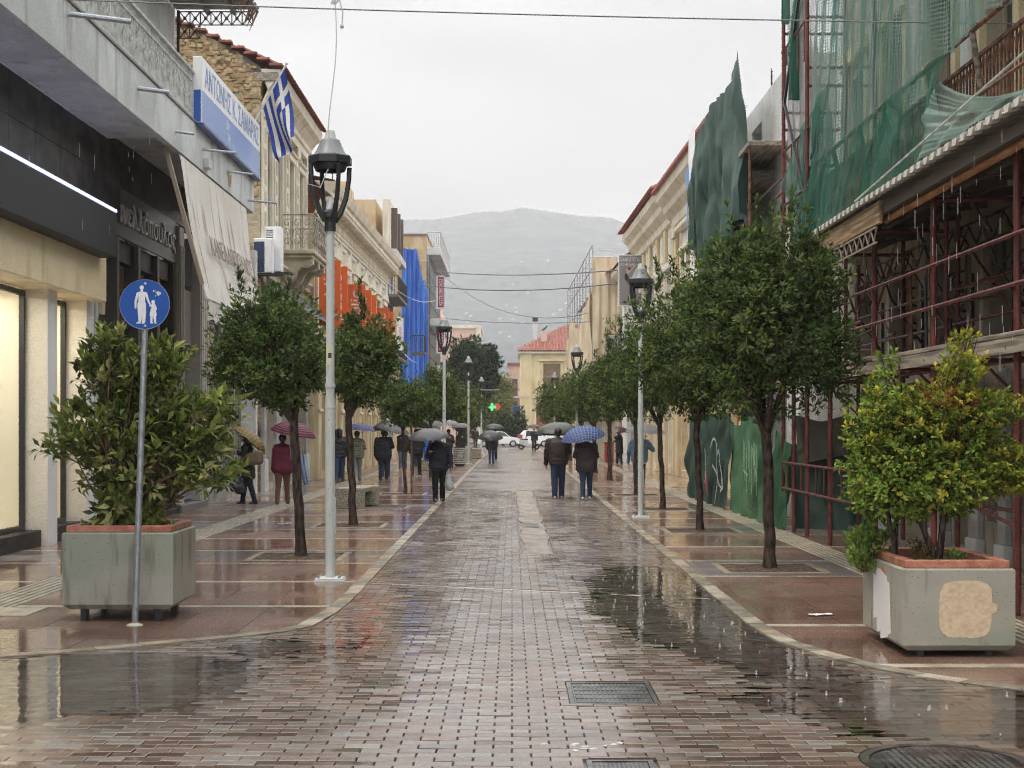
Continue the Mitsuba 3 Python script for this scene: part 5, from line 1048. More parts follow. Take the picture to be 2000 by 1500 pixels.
# --- sixth: pink house with red roof, far
B6 = thing('pink_house', 'pale pink house with an orange tiled roof behind the clipped dark tree', 'house'); T = FF(-13.5, 172.0)
put(B6, 'wall', MB(T).box(0, 9.8, -12, 0, 0, 13.2), 'plaster_pink'); 
for z in (13.2, 10.6): put(B6, 'band', MB(T).box(-.1, 9.95, -12.1, .15, z, z + .35, c=.03), 'plaster_ivory')
put(B6, 'corner_trim', MB(T).box(9.3, 9.9, -.3, .1, 0, 13.2), 'plaster_ivory'); put(B6, 'roof', MB(T).add([[0, 0, 13.6], [6.0, 0, 13.6], [5, -6, 15.8], [0, -6, 15.8], [4.2, -1, 15.6], [0, -1, 15.6]], [[0, 1, 4, 5], [1, 2, 3, 4]]), 'roof_tile_orange')
# ---------------------------------------------------------------- buildings, right side
# --- old mansion behind the scaffold
M1 = thing('old_mansion', 'weathered old mansion behind the red scaffold with iron balcony and tall windows', 'building'); T = RF(6.3)
g = MB(T); h0 = [(12.2, 13.6, .35, 2.5), (15.0, 15.9, .35, 2.5), (17.3, 18.6, .35, 2.4), (19.1, 19.7, .55, 1.9), (20.3, 21.2, .12, 2.4), (22.4, 23.8, .35, 2.5), (25.4, 26.8, .35, 2.5)]
h1 = [(11 + 2.45 * k, 12.25 + 2.45 * k, 2.9, 4.35) for k in range(7)]; h2 = [(10.6 + 2.6 * k, 11.9 + 2.6 * k, 5.1, 8.2) for k in range(7)]; h3 = [(10.6 + 2.6 * k, 11.9 + 2.6 * k, 9.6, 12.2) for k in range(7)]
wall(g, 4, 28.4, 0, 13.5, -.5, 0, h0 + h1 + h2 + h3); put(M1, 'front_wall', g, 'mansion_plaster'); put(M1, 'body', MB(T).box(4, 28.4, -6, -.51, 0, 13.5), 'dusk_inside'); put(M1, 'gable', MB(T).box(28.0, 28.5, -6, -.0, 0, 13.5), 'plaster_old')
for k, (a, b, c, d) in enumerate(h0):
    pane(M1, T, a, b, c, d, -.2, .07, paint((.3, .29, .26), .5), name='shop_window')
    if k in (0, 3, 5):   # diamond lattice grilles
        g = MB(T); w = b - a
        for s in np.arange(-(d - c), w, .13):
            for sg in (1, -1):
                p, q = np.array([s, 0.0]), np.array([s + (d - c), d - c]); lo, hi = max(0, -s), min(d - c, w - s)
                if hi - lo > .05:
                    f = (lambda t: [a + s + t, -.1, c + t]) if sg > 0 else (lambda t: [b - s - t, -.1, c + t]); g.bar(f(lo), f(hi), .012)
        put(M1, 'lattice_grille', g, 'iron_pale')
for a, b in ((14.0, 14.7), (16.3, 17.0), (18.7, 19.0), (19.8, 20.2), (21.3, 22.1), (24.1, 25.0)):
    put(M1, 'marble_pier', MB(T).box(a, b, .001, .09, .3, 2.55, c=.012), 'grey_marble'); put(M1, 'pier_base', MB(T).box(a - .04, b + .04, .001, .13, 0, .3, c=.012), 'plaster_white')
put(M1, 'door_step', MB(T).box(10, 28, .14, .5, 0, .1, c=.015), 'kerb_stone_grey')
put(M1, 'black_smear', MB(T).prism(Polygon(blobby(21.7, 1.05, .13, .34, 5, rough=.4)), .003, T=np.array([[1, 0, 0, 0], [0, 0, 1, .09], [0, 1, 0, 0], [0, 0, 0, 1.0]])), paint((.02, .02, .02), .6), label='black paint smear on the marble pier')
put(M1, 'torn_notice', MB(T).prism(Polygon([(14.1, 1.2), (14.3, 1.18), (14.32, 1.45), (14.2, 1.5), (14.12, 1.42)]), .004, T=np.array([[1, 0, 0, 0], [0, 0, 1, .09], [0, 1, 0, 0], [0, 0, 0, 1.0]])), paint((.6, .58, .54), .7))
for a, b, c, d in h1: put(M1, 'dark_opening', MB(T).box(a, b, -.45, -.3, c, d), 'dark_interior_glass'); put(M1, 'opening_surround', MB(T).box(a - .15, a - .001, .001, .08, 2.9, 4.4).box(b + .001, b + .15, .001, .08, 2.9, 4.4), 'plaster_old')
for k in range(7):
    u = 10.45 + 2.45 * k; g = MB(T)
    g.bar([u, .02, 3.0], [u, .02, 3.9], .05)
    for zc, R in ((3.75, .22), (3.45, .15), (3.2, .1)):
        th = np.linspace(0, 7, 22); g.tube(np.stack([0 * th + u, .1 + R * (1 - th / 9) * np.abs(np.cos(th)) * 1.4, zc + R * (1 - th / 9) * np.sin(th)], 1), .013, 5)
    g.tube([[u, .02, 3.05], [u, .5, 3.75], [u, .75, 4.5]], .02, 6); put(M1, 'scroll_bracket', g, 'iron_dark')
for a, b, c, d in h2:
    pane(M1, T, a, b, c, d, -.2, .09, paint((.33, .29, .22), .6), gb='dark_interior_glass', nu=2, nz=4)
    g = MB(T); g.box(a - .22, a - .001, .001, .1, 5.0, 8.4); g.box(b + .001, b + .22, .001, .1, 5.0, 8.4); g.box(a - .3, b + .3, .001, .18, 8.4, 8.7, c=.03); put(M1, 'window_surround', g, 'plaster_cream')
for a, b, c, d in h3: pane(M1, T, a, b, c, d, -.2, .09, paint((.33, .29, .22), .6), nu=2, nz=3); put(M1, 'upper_surround', MB(T).box(a - .22, a - .001, .001, .1, 9.5, 12.3).box(b + .001, b + .22, .001, .1, 9.5, 12.3), 'plaster_cream')
for k in range(8): put(M1, 'pilaster', MB(T).box(9.65 + 2.6 * k, 10.1 + 2.6 * k, .001, .12, 4.95, 12.8, c=.02), 'plaster_grey')
moulding(M1, 'cornice', T, 4, 28.4, 12.8, [(.002, 0), (.2, .05), (.25, .3), (.55, .45), (.6, .7), (.002, .75)], 'plaster_old')
# iron balcony of the mansion
put(M1, 'balcony_floor', MB(T).box(10, 27.4, .001, 1.1, 4.82, 4.98), 'grey_timber'); put(M1, 'balcony_rail', MB(T).box(10, 27.4, 1.06, 1.1, 5.93, 5.97).box(10, 27.4, 1.06, 1.1, 5.08, 5.11), 'iron_rust')
for u in np.arange(12.0, 27.4, .12): put(M1, 'baluster', MB(T).box(u - .009, u + .009, 1.07, 1.09, 4.98, 5.93), 'iron_rust')
for u in np.arange(12.0, 27.3, .24):
    th = np.linspace(0, math.pi, 9); put(M1, 'balcony_arch', MB(T).tube(np.stack([u + .12 - .1 * np.cos(th), 1.08 + 0 * th, 5.68 + .2 * np.sin(th)], 1), .009, 5), 'iron_rust')
# --- red scaffold
S1 = thing('red_scaffold', 'rusty red tube scaffold with plank deck and rain canopy wrapping the old mansion', 'scaffold')
PY = [11.3, 14.1, 16.9, 19.65, 22.4, 25.3]
def pole(x, y, z0, z1, r=.033): put(S1, 'pole', MB().tube([[x, y, z0], [x, y, z0 + .12], [x, y, z0 + .121], [x, y, z1]], [.03, .03, r, r], 10), 'scaffold_red', smooth=40)
for y in PY: pole(4.8, y, 0, 4.5, .036); pole(5.9, y, 0, 4.6)
for y in PY[::2]: pole(5.35, y + 1.4, 2.7, 4.6, .028)
for x in (4.78, 5.88):
    for z in (2.58, 3.15, 3.62): put(S1, 'ledger', MB().tube([[x - .045, 10.5, z], [x - .045, 26.6, z]], .022 if z > 3 else .03, 8), 'scaffold_red', smooth=40)
for y in PY:
    for z in (2.56, 4.4): put(S1, 'transom', MB().tube([[4.7, y + .05, z], [6.0, y + .05, z]], .026, 8), 'scaffold_red', smooth=40)
    put(S1, 'brace', MB().tube([[5.9, y, 2.0], [5.4, y, 2.5]], .018, 6), 'scaffold_red')
for a, b in zip(PY[1:-1], PY[2:]): put(S1, 'brace', MB().tube([[5.94, a, 2.75], [5.94, b, 4.35]], .018, 6), 'scaffold_red')
g = MB()
for y in np.arange(11, 24.5, .7): g.bar([5.96, y, 4.42], [5.96, y + .35, 4.15], .02); g.bar([5.96, y + .35, 4.15], [5.96, y + .7, 4.42], .02)
g.bar([5.96, 11, 4.13], [5.96, 24.6, 4.13], .03); g.bar([5.96, 11, 4.44], [5.96, 24.6, 4.44], .03); put(S1, 'lattice_girder', g, 'iron_dark')
# deck planks
r = np.random.default_rng(3); items = []
for j, x in enumerate(np.arange(4.72, 5.95, .25)):
    y = 9.5
    while y < 26.2:
        l = r.uniform(2.2, 3.0); z = 2.66 + r.normal(0, .008); items.append((y + j, MB().box(x + .004, x + .244, y, min(y + l, 26.4), z, z + .05, c=.006), 'grey_timber')); y += l + .01
pieces(S1, 'plank', items, 300)
put(S1, 'deck_edge', MB().box(4.70, 4.735, 9.5, 26.3, 2.5, 2.645), 'grey_timber')
# handrail fence at pavement level
for z in (.73, 1.18): put(S1, 'fence_rail', MB().tube([[4.77, 20.6, z], [4.77, 26.2, z]], .02, 8), 'scaffold_red', smooth=40)
for y in np.arange(20.9, 26.1, .6): put(S1, 'fence_post', MB().tube([[4.77, y, .73], [4.77, y, 1.18]], .014, 6), 'scaffold_red')
put(S1, 'fence_rail', MB().tube([[5.85, 11, .82], [5.85, 18.6, .82]], .024, 8), 'scaffold_red', smooth=40); put(S1, 'fence_rail', MB().tube([[4.83, 12.6, .70], [5.9, 19.6, .84]], .022, 8), 'scaffold_red', smooth=40)
# rain canopy: corrugated sheets on timbers
CAN = [(4.42, 4.62), (6.25, 5.02)]; prof = [(0, 0), (.08, 0), (.12, .05), (.22, .05), (.26, 0)]
items = []
for k, y0 in enumerate(np.arange(10.45, 22.9, 1.04)):
    pts = []
    for j in range(4):
        for a, b in prof[:4]: pts.append((y0 + j * .26 + a, b))
    pts.append((y0 + 1.04, 0)); P = np.array([[[x, y, z + b + .004 * (k % 2)] for y, b in pts] for x, z in CAN]); Q = P.copy(); Q[..., 2] -= .004
    items.append((y0, MB().sheet(P).sheet(Q[:, ::-1]), 'canopy_sheet'))
mat('canopy_sheet', mottle((.26, .25, .23), (.42, .41, .38), (3, 1.5, 1)), .5, .4)
pieces(S1, 'canopy_sheet', items, 100); g = MB()
for y in np.arange(10.45, 22.9, .26): g.add([[4.40, y + .09, 4.672], [4.40, y + .125, 4.60], [4.40, y + .215, 4.60], [4.40, y + .25, 4.672], [4.50, y + .09, 4.69], [4.50, y + .125, 4.62], [4.50, y + .215, 4.62], [4.50, y + .25, 4.69]], [[0, 1, 2, 3], [4, 7, 6, 5], [0, 3, 7, 4], [1, 5, 6, 2], [0, 4, 5, 1], [3, 2, 6, 7]])
put(S1, 'canopy_closures', g, paint((.58, .56, .5), .6), kind='stuff', label='row of pale closure blocks along the canopy edge')
for x, z in ((4.55, 4.55), (5.1, 4.66), (5.7, 4.78)): put(S1, 'canopy_purlin', MB().box(x, x + .09, 10.4, 22.8, z - .13, z - .005), paint((.075, .055, .04), .7))
put(S1, 'front_board', MB().box(4.50, 4.545, 18.2, 22.8, 4.3, 4.58, c=.006), 'timber', label='orange brown timber board under the canopy edge')
for y in np.arange(10.6, 22.8, 1.1): put(S1, 'canopy_joist', MB().bar([4.6, y, 4.48], [6.2, y, 4.72], .07, .1), paint((.07, .055, .045), .7))
g = MB()
for y in np.arange(18.4, 22.6, .3): g.bar([4.52, y, 4.27], [4.52, y + .15, 4.1], .014); g.bar([4.52, y + .15, 4.1], [4.52, y + .3, 4.27], .014)
g.bar([4.52, 18.4, 4.28], [4.52, 22.7, 4.28], .022); g.bar([4.52, 18.4, 4.09], [4.52, 22.7, 4.09], .022); put(S1, 'edge_truss', g, paint((.3, .24, .19), .5))
put(S1, 'orange_pipe', MB().tube([[4.66, 9, 4.40], [4.66, 18.5, 4.38]], .042, 12), 'rust_pipe', smooth=40, label='long orange rusted pipe under the canopy')
for y in np.arange(12, 22, 2.6): put(S1, 'dark_strut', MB().bar([4.9, y, 4.2], [6.1, y + 1.5, 4.75], .06), paint((.1, .09, .08), .6))
# upper scaffold: walkway rail, raking struts and the tall frames
put(S1, 'upper_rail', MB().tube([[4.9, 10, 6.0], [4.9, 27.6, 6.05]], .026, 8), 'iron_rust', smooth=40); put(S1, 'upper_rail', MB().tube([[4.92, 10, 5.3], [4.92, 27.6, 5.3]], .02, 8), 'iron_rust', smooth=40); put(S1, 'cable', MB().tube([[4.5, 11, 5.2], [4.55, 16, 4.98], [4.5, 19.5, 4.76]], .012, 6), 'iron_pale')
for y in np.arange(12.4, 27, 1.7): put(S1, 'raker', MB().bar([4.9, y, 6.0], [5.25, y + .55, 4.9], .05), 'grey_timber' if int(y) % 2 else 'iron_dark')
for x, y in ((4.8, 26.25), (4.8, 24.15), (5.9, 26.25), (5.9, 24.15)): put(S1, 'tower_pole', MB().tube([[x, y, 2.6 if x > 5 else 0], [x, y, 11.6]], .034, 10), 'scaffold_red', smooth=40)
for z in (5.35, 5.75, 7.05, 7.35, 8.75, 9.05, 10.4):
    for y in (24.15, 26.25): put(S1, 'tower_rung', MB().tube([[4.8, y, z + (.3 if y < 25 else 0)], [5.9, y, z + (.3 if y < 25 else 0)]], .026, 8), 'scaffold_red', smooth=40)
for z in (6.3, 5.35, 8.1): 
    put(S1, 'tower_rail', MB().tube([[4.8, 24.0, z + .35], [4.8, 26.4, z + .35]], .02, 6), 'scaffold_red')
    for y in np.arange(24.4, 26.2, .55): put(S1, 'tower_picket', MB().tube([[4.8, y, z - .3], [4.8, y, z + .35]], .014, 6), 'scaffold_red')
for a, b in (([4.8, 24.15, 5.4], [4.8, 26.25, 7.6]), ([4.8, 26.25, 7.4], [4.8, 24.15, 9.8]), ([4.85, 22.5, 4.4], [4.85, 26.2, 6.6]), ([4.85, 26.2, 4.4], [4.85, 23.6, 6.5]), ([4.82, 27.6, 4.2], [4.82, 25.2, 6.0]), ([4.82, 31.2, 6.3], [4.82, 28.6, 3.6]), ([4.82, 31.2, 6.3], [4.82, 33.2, 3.9]), ([4.82, 31.2, 6.3], [4.82, 29.9, 3.8])): put(S1, 'cross_brace', MB().bar(a, b, .045), 'iron_dark')
for z in (5.2, 6.3): put(S1, 'far_ledger', MB().tube([[4.9, 27, z], [4.9, 33, z]], .022, 6), 'iron_dark')
put(S1, 'far_platform', MB().box(4.75, 5.6, 29.8, 33.2, 7.45, 7.55, c=.01), 'grey_timber'); put(S1, 'far_post', MB().tube([[4.8, 30.0, 5.0], [4.8, 30.0, 7.45]], .03, 6), 'iron_rust')
r = np.random.default_rng(9)
for _ in range(34):
    y, z, x = r.uniform(13, 25), r.uniform(2.9, 4.4), r.uniform(5.0, 6.15); k = r.integers(3)
    b_ = ([x, y + r.uniform(.8, 2.4), z + r.uniform(-.1, .1)], [x, y + r.uniform(.5, 1.4), z + r.uniform(-1, 1)], [x + .02, y, 2.75])[k]; put(S1, 'loose_tube', MB().tube([[x, y, z], b_], r.uniform(.012, .024), 6), ('iron_dark', 'scaffold_red', 'iron_rust')[r.integers(3)])
# --- netting and sheeting
def cloth_sheet(P, folds, seed, push):
    """adds folds to a sheet along its push direction"""
    h, w = P.shape[:2]; a = np.stack([np.linspace(0, folds, w)[None] + np.zeros((h, 1)), np.linspace(0, 2.2, h)[:, None] + np.zeros((1, w)), np.full((h, w), seed * 7.3)], -1)
    k = (meshkit.fbm(a, 4, seed) - .5) * 2 + .5 * np.sin(a[..., 0] * 5.0 + 2 * meshkit.noise(a * 1.5, seed) * 3); return P + k[..., None] * np.asarray(push)
def net_uv(P, s=20.0):
    du = np.r_[0, np.cumsum(np.linalg.norm(np.diff(P[P.shape[0] // 2], axis=0), axis=1))]; dv = np.r_[0, np.cumsum(np.linalg.norm(np.diff(P[:, P.shape[1] // 2], axis=0), axis=1))]
    return np.stack(np.meshgrid(du * s, dv * s), -1).reshape(-1, 2)
def hang(name, label, b, top, bot, nu, nv, folds, seed, push, net=False):
    """top(s), bot(s): the edges, s in 0..1"""
    s = np.linspace(0, 1, nu); q = np.linspace(0, 1, nv)[:, None, None]; A = np.array([top(x) for x in s]); Bq = np.array([bot(x) for x in s]); P0 = A[None] * (1 - q) + Bq[None] * q; P = P0 + (cloth_sheet(P0, folds, seed, push) - P0) * np.minimum(1, .25 + q * 2.5); m = MB().sheet(P)
    return solo(name, m, b, label, 'netting' if net else 'tarpaulin', smooth=True, **({'uv': net_uv(P)} if net else {}))
fx = np.array([-.1, 0, 0])
hang('debris_net', 'large pale green debris net hanging over the upper windows of the scaffolded mansion', 'net_green', lambda s: (4.95, 10.5 + 13.0 * s, 12.0), lambda s: (4.86, 10.5 + 13.6 * s, 5.98 + .05 * math.sin(s * 40) + .9 * max(0, .3 - s)), 220, 60, 30, 1, fx * .9, True)
hang('debris_net', 'dark green net hanging from the far half of the balcony rail down to the canopy', 'net_dark', lambda s: (4.84, 16.6 + 7.6 * s, 6.02), lambda s: (4.62 + .1 * s, 16.4 + 7.9 * s, 4.72), 140, 30, 17, 2, fx * .8, True)
hang('debris_net', 'sagging green net looped below the rust red balcony at the right edge', 'net_green', lambda s: (4.84, 11.2 + 5.6 * s, 5.75 - .9 * math.sin(s * 3.14) ** .7 * (1 - .35 * s)), lambda s: (4.55, 11.2 + 5.6 * s, 4.76), 70, 24, 6, 3, fx * .9, True)
hang('net_strip', 'twisted green net strip trailing down inside the tall red scaffold frames', 'net_dark', lambda s: (4.84 + .05 * s, 24.6 + 1.1 * s, 10.8), lambda s: (4.86, 25.3 + .2 * s, 7.4), 26, 50, 3, 4, fx * 2, True)
hang('net_strip', 'green net drape swept from the tower foot to the near corner of the balcony', 'net_dark', lambda s: (4.83, 22.6 + 3.2 * s, 7.1 - .5 * s), lambda s: (4.8, 23.2 + 2.0 * s, 4.75), 44, 44, 4, 5, fx * 2, True)
hang('net_strip', 'narrow green net ribbon knotted high on the left tower pole', 'net_dark', lambda s: (4.8, 25.9 + .5 * s, 11.4), lambda s: (4.78, 25.7 + .2 * s, 8.8), 14, 40, 3, 6, fx * 1.2, True)
hang('net_strip', 'bright green triangular net rag pulled sideways over the balcony bars', 'net_dark', lambda s: (4.8, 19.2 - .25 * s, 6.0), lambda s: (4.72, 19.3 - 1.5 * s, 4.8 + .55 * s), 26, 34, 3, 7, fx * .9, True)
hang('pale_net', 'thin pale net hanging over the tall red scaffold frames', 'net_pale', lambda s: (4.9, 23.8 + 2.6 * s, 11.5), lambda s: (4.9, 23.8 + 2.6 * s, 5.4), 40, 44, 5, 8, fx * .8, True)
# tall dark sheet beyond
def tt(s): z = np.interp(s, [0, .06, .25, .5, .58, .8, 1], [9.75, 9.55, 9.3, 9.5, 9.55, 9.4, 9.3]); return (4.78, 31.3 + 7.2 * s, z)
hang('dark_tarp', 'tall dark green tarpaulin peaked at the top, hung between the mansion and the cream building', 'tarp_dark', tt, lambda s: (4.74, 30.2 + 8.6 * s, 6.2 - .9 * math.sin(s * 3) + .4 * s), 120, 90, 10, 9, fx * 2.6)
hang('dark_tarp', 'faded green tarpaulin hanging below the tall dark peaked one', 'tarp_grey', lambda s: (4.84, 31.2 + 7.2 * s, 6.6), lambda s: (4.8, 31.2 + 7.4 * s, 2.2), 60, 40, 5, 10, fx * 1.2)
hang('white_banner', 'narrow white sheet with a blue mark beside the tall dark tarpaulin', 'white_board', lambda s: (4.72, 38.3 + 1.3 * s, 9.6), lambda s: (4.72, 38.5 + .9 * s, 4.2), 14, 40, 2, 11, fx * .6)
put('white_banner', 'blue_mark', MB(RF(4.60)).prism(Polygon([(38.6, 8.6), (39.3, 8.5), (39.2, 8.2), (39.0, 8.1), (38.95, 7.0), (38.8, 7.0), (38.78, 8.1), (38.55, 8.2)]), .004, T=np.array([[1, 0, 0, 0], [0, 0, 1, 0], [0, 1, 0, 0], [0, 0, 0, 1.0]])), paint((.1, .25, .6), .5))
# hoarding tarps at pavement level
def hx(y): return np.interp(y, [25.7, 28, 33.5, 38.7], [4.78, 4.74, 4.64, 4.58])
def hoard(y0, y1, z, b, seed, label, z0=.02, lean=.05, tz=lambda s: 0): return hang('hoarding_tarp', label, b, lambda s: (hx(y1 + (y0 - y1) * s) + lean, y1 + (y0 - y1) * s, z + tz(s)), lambda s: (hx(y1 + (y0 - y1) * s) - .04, y1 + (y0 - y1) * s, z0), 80, 44, 6, seed, fx * 1.1)
k1 = hoard(31.9, 38.7, 2.1, 'tarp_dark', 21, 'dark green hoarding tarpaulin with white and red spray paint, behind the second right tree trunk')
k2 = hoard(27.0, 32.0, 1.95, 'tarp_green', 22, 'bright green hoarding tarpaulin with dripping pale letters between the two near right trees', tz=lambda s: -.12 * math.sin(s * 9))
k3 = hoard(25.75, 27.1, 1.75, 'tarp_green', 23, 'crumpled green hoarding tarpaulin just right of the nearest right trunk', tz=lambda s: -.25 * s)
hang('hoarding_tarp', 'olive tarpaulin sagging between two red poles behind the low rails', 'tarp_olive', lambda s: (4.95 + 1.3 * s, 26.0 - .5 * s, 1.95 + .05 * math.cos(s * 9.5) - .5 * max(0, s - .7)), lambda s: (5.0 + 1.1 * s, 25.9 - .4 * s, 1.15 + .25 * s), 40, 24, 3, 24, (0, -.06, 0))
hang('hoarding_tarp', 'nearly black green tarpaulin hanging to the ground behind the low red rails', 'tarp_dark', lambda s: (4.9 + 1.35 * s, 26.15 - .3 * s, 1.5), lambda s: (4.9 + 1.2 * s, 26.0 - .5 * s, .02), 40, 24, 3, 25, (0, -.07, 0))
def spray(key, strokes, b, w, y_of, label=None):
    """spray paint: thin ribbons just proud of the cloth"""
    g = MB()
    for pts in strokes:
        pts = np.array(pts, float)
        for p, q in zip(pts[:-1], pts[1:]):
            d = q - p; L = np.linalg.norm(d); n_ = np.array([-d[1], d[0]]) / (L + 1e-9) * w / 2
            c = [p - n_, q - n_, q + n_, p + n_]; g.add([[hx(y) - .135, y, z] for y, z in c], [[0, 1, 2, 3]])
    put(key, 'spray_paint', g, b, label=label)
wht, red, blk, pgr = paint((.5, .54, .54), .6), paint((.35, .04, .06), .6), paint((.03, .05, .04), .6), paint((.3, .42, .27), .6)
spray(k1, [[(33.71, 1.35), (33.27, 1.55), (32.92, 1.5), (32.65, 1.2), (32.48, 1.3), (32.30, .95), (32.13, .8), (32.04, .45)], [(33.45, .95), (32.83, .8), (32.48, .55), (32.04, .45)], [(32.74, 1.45), (32.83, 1.0), (32.65, .75), (32.74, .5), (33.09, .1)], [(32.13, .85), (31.95, .5), (32.30, .4)], [(34.59, 1.3), (34.41, .8), (34.59, .5)]], wht, .06, hx)
spray(k1, [[(34.40, .75), (34.20, .45), (34.30, .25)], [(34.50, .6), (34.30, .3)]], red, .14, hx)
spray(k2, [[(29.4 - .18 * i, 1.55 - .05 * (i % 3)), (29.39 - .18 * i, 1.0 - .25 * ((i * 7) % 3))] for i in range(9)] + [[(29.40, .95), (28.90, .85)], [(28.40, 1.4), (28.10, 1.0), (27.90, .8)]], pgr, .045, hx)
spray(k2, [[(28.9 - .15 * i, .7 - .1 * ((i * 5) % 4)), (28.8 - .15 * i, .4 - .08 * (i % 3)), (28.9 - .15 * i, .2)] for i in range(6)], blk, .035, hx)
# --- bare modern block
M2 = thing('bare_block', 'bare grey white concrete block with an open window and rods on its roof', 'building'); T = RF(5.55)
g = MB(T); wall(g, 28.55, 36.0, 0, 9.1, -.35, 0, [(33.0, 34.4, 7.3, 8.6), (30.0, 32.5, .2, 3.6)]); put(M2, 'front_wall', g, 'plaster_white'); put(M2, 'body', MB(T).box(28.55, 36.0, -6, -.36, 0, 9.0), 'plaster_grey')
put(M2, 'balcony_slab', MB(T).box(31.3, 34.6, .001, .5, 7.0, 7.2), 'grey_timber')
for u, d in ((32.9, -.2), (33.1, -.25), (31.0, -.2), (31.2, -.22)): put(M2, 'rod', MB(T).tube([[u, d, 9.0], [u + .03, d, 9.75]], .012, 5), 'iron_dark')
# --- cream building and its pale neighbours
M3 = thing('cream_building', 'cream neoclassical building with a red tiled eave and grouped pilastered windows on the right', 'building'); T = RF(6.36, 40.0, -.0196)
wn = [(1.2, 2.4), (2.75, 3.9), (6.6, 7.6), (10.4, 11.4), (11.8, 12.8)]
g = MB(T); wall(g, 0, 14.8, 0, 9.2, -.45, 0, [(a, b, 5.3, 7.9) for a, b in wn] + [(1.0, 3.0, .25, 3.6), (4.6, 6.2, .25, 3.6), (8.0, 10.0, .25, 3.6), (11.6, 13.4, .25, 3.6)]); put(M3, 'front_wall', g, 'plaster_cream'); put(M3, 'body', MB(T).box(0, 14.8, -7, -.46, 0, 9.6), 'plaster_cream')
for a, b in wn:
    shutters(M3, T, a, b, 5.3, 7.9, -.12, paint((.5, .37, .2), .6), 2); g = MB(T); g.box(a - .2, a - .001, .001, .12, 5.2, 8.0); g.box(b + .001, b + .2, .001, .12, 5.2, 8.0); g.box(a - .26, b + .26, .001, .2, 8.0, 8.15, c=.02); put(M3, 'window_surround', g, 'plaster_ivory')
for a, b in ((.8, 4.3), (6.2, 8.0), (10.0, 13.2)): put(M3, 'window_hood', MB(T).box(a, b, .001, .3, 8.75, 8.95, c=.03), 'plaster_ivory'); put(M3, 'hood_panel', MB(T).box(a + .25, b - .25, .001, .05, 8.2, 8.72, c=.01), 'plaster_white')
for a in (.05, 4.5, 8.5, 14.1): put(M3, 'pilaster', MB(T).box(a, a + .6, .001, .13, 4.7, 9.1, c=.02), 'plaster_cream'); put(M3, 'capital', MB(T).box(a - .07, a + .67, .13, .22, 8.7, 9.1, c=.02), 'plaster_ivory')
for a, b in ((1.0, 3.0), (4.6, 6.2), (8.0, 10.0), (11.6, 13.4)): pane(M3, T, a, b, .25, 3.6, -.2, .1, paint((.45, .22, .07), .45), nu=2, name='shop_door')
for a in (.1, 3.3, 6.5, 10.3, 13.7): put(M3, 'ground_pier', MB(T).box(a, a + .7, .001, .12, 0, 4.2, c=.02), 'plaster_cream')
for z in np.arange(.5, 4.0, .55): put(M3, 'pier_joint', MB(T).box(.1, .8, .12, .13, z, z + .03), 'plaster_old')
moulding(M3, 'string_course', T, 0, 14.8, 4.3, [(.002, 0), (.18, 0), (.2, .15), (.3, .25), (.3, .35), (.002, .38)], 'plaster_ivory'); moulding(M3, 'cornice', T, -.1, 14.9, 9.1, [(.002, 0), (.15, .05), (.18, .35), (.45, .55), (.5, .75), (.75, .95), (.8, 1.3), (.002, 1.35)], 'plaster_ivory')
put(M3, 'gutter', MB(T).box(-.1, 14.9, .78, .93, 10.35, 10.5, c=.02), paint((.25, .05, .05), .5)); put(M3, 'roof', MB(T).quad([1.4, .9, 10.5], [14.9, .9, 10.5], [14.9, -5, 11.6], [9, -5, 11.6]), 'roof_tile')
M4 = thing('pale_building', 'pale neoclassical building with arched frieze windows beyond the cream one', 'building'); T = RF(6.07, 54.85, -.0196)
wn = [(1.0, 2.0), (3.6, 4.6), (6.2, 7.2), (8.8, 9.8), (11.4, 12.4)]
g = MB(T); wall(g, 0, 13.5, 0, 9.5, -.45, 0, [(a, b, 5.0, 7.6) for a, b in wn] + [(a - .4, b + .4, .3, 3.5) for a, b in wn]); put(M4, 'front_wall', g, 'plaster_ivory'); put(M4, 'body', MB(T).box(0, 13.5, -7, -.46, 0, 9.8), 'plaster_ivory')
for a, b in wn:
    pane(M4, T, a, b, 5.0, 7.6, -.2, .08, 'white_board', nu=2, nz=3); pane(M4, T, a - .4, b + .4, .3, 3.5, -.2, .1, paint((.4, .36, .25), .5), nu=2, name='shop_window'); put(M4, 'window_surround', MB(T).box(a - .2, a - .001, .001, .12, 4.9, 7.75).box(b + .001, b + .2, .001, .12, 4.9, 7.75).box(a - .3, b + .3, .001, .22, 7.75, 8.0, c=.02), 'plaster_white')
    th = np.linspace(0, math.pi, 12); put(M4, 'blind_arch', MB(T).prism(Polygon([(a + .2 + .0, 8.3)] + [((a + b) / 2 - .3 * math.cos(x), 8.7 + .35 * math.sin(x)) for x in th] + [(b - .2, 8.3)]), .05, T=np.array([[1, 0, 0, 0], [0, 0, 1, .001], [0, 1, 0, 0], [0, 0, 0, 1.0]])), 'plaster_white')
for a in (.05, 2.5, 5.1, 7.7, 10.3, 12.9): put(M4, 'pilaster', MB(T).box(a, a + .5, .001, .13, 0, 9.4, c=.02), 'plaster_cream')
moulding(M4, 'cornice', T, -.02, 13.5, 9.4, [(.002, 0), (.15, .05), (.18, .3), (.45, .5), (.5, .7), (.7, .9), (.75, 1.15), (.002, 1.2)], 'plaster_ivory'); put(M4, 'roof', MB(T).quad([0, .85, 10.62], [13.5, .85, 10.62], [13.5, -5, 12.8], [0, -5, 12.8]), 'roof_tile')
items = []
for k in range(52):
    g = MB(T); th = np.linspace(0, math.pi, 5); P = np.array([[[.1 + k * .258 + .1 + .11 * math.cos(x), d, 10.66 + (.85 - d) * .37 + .1 * math.sin(x)] for x in th] for d in (.95, .4, -.5)]); items.append((k, g.sheet(P), 'roof_tile'))
pieces(M4, 'tile', items, 300)
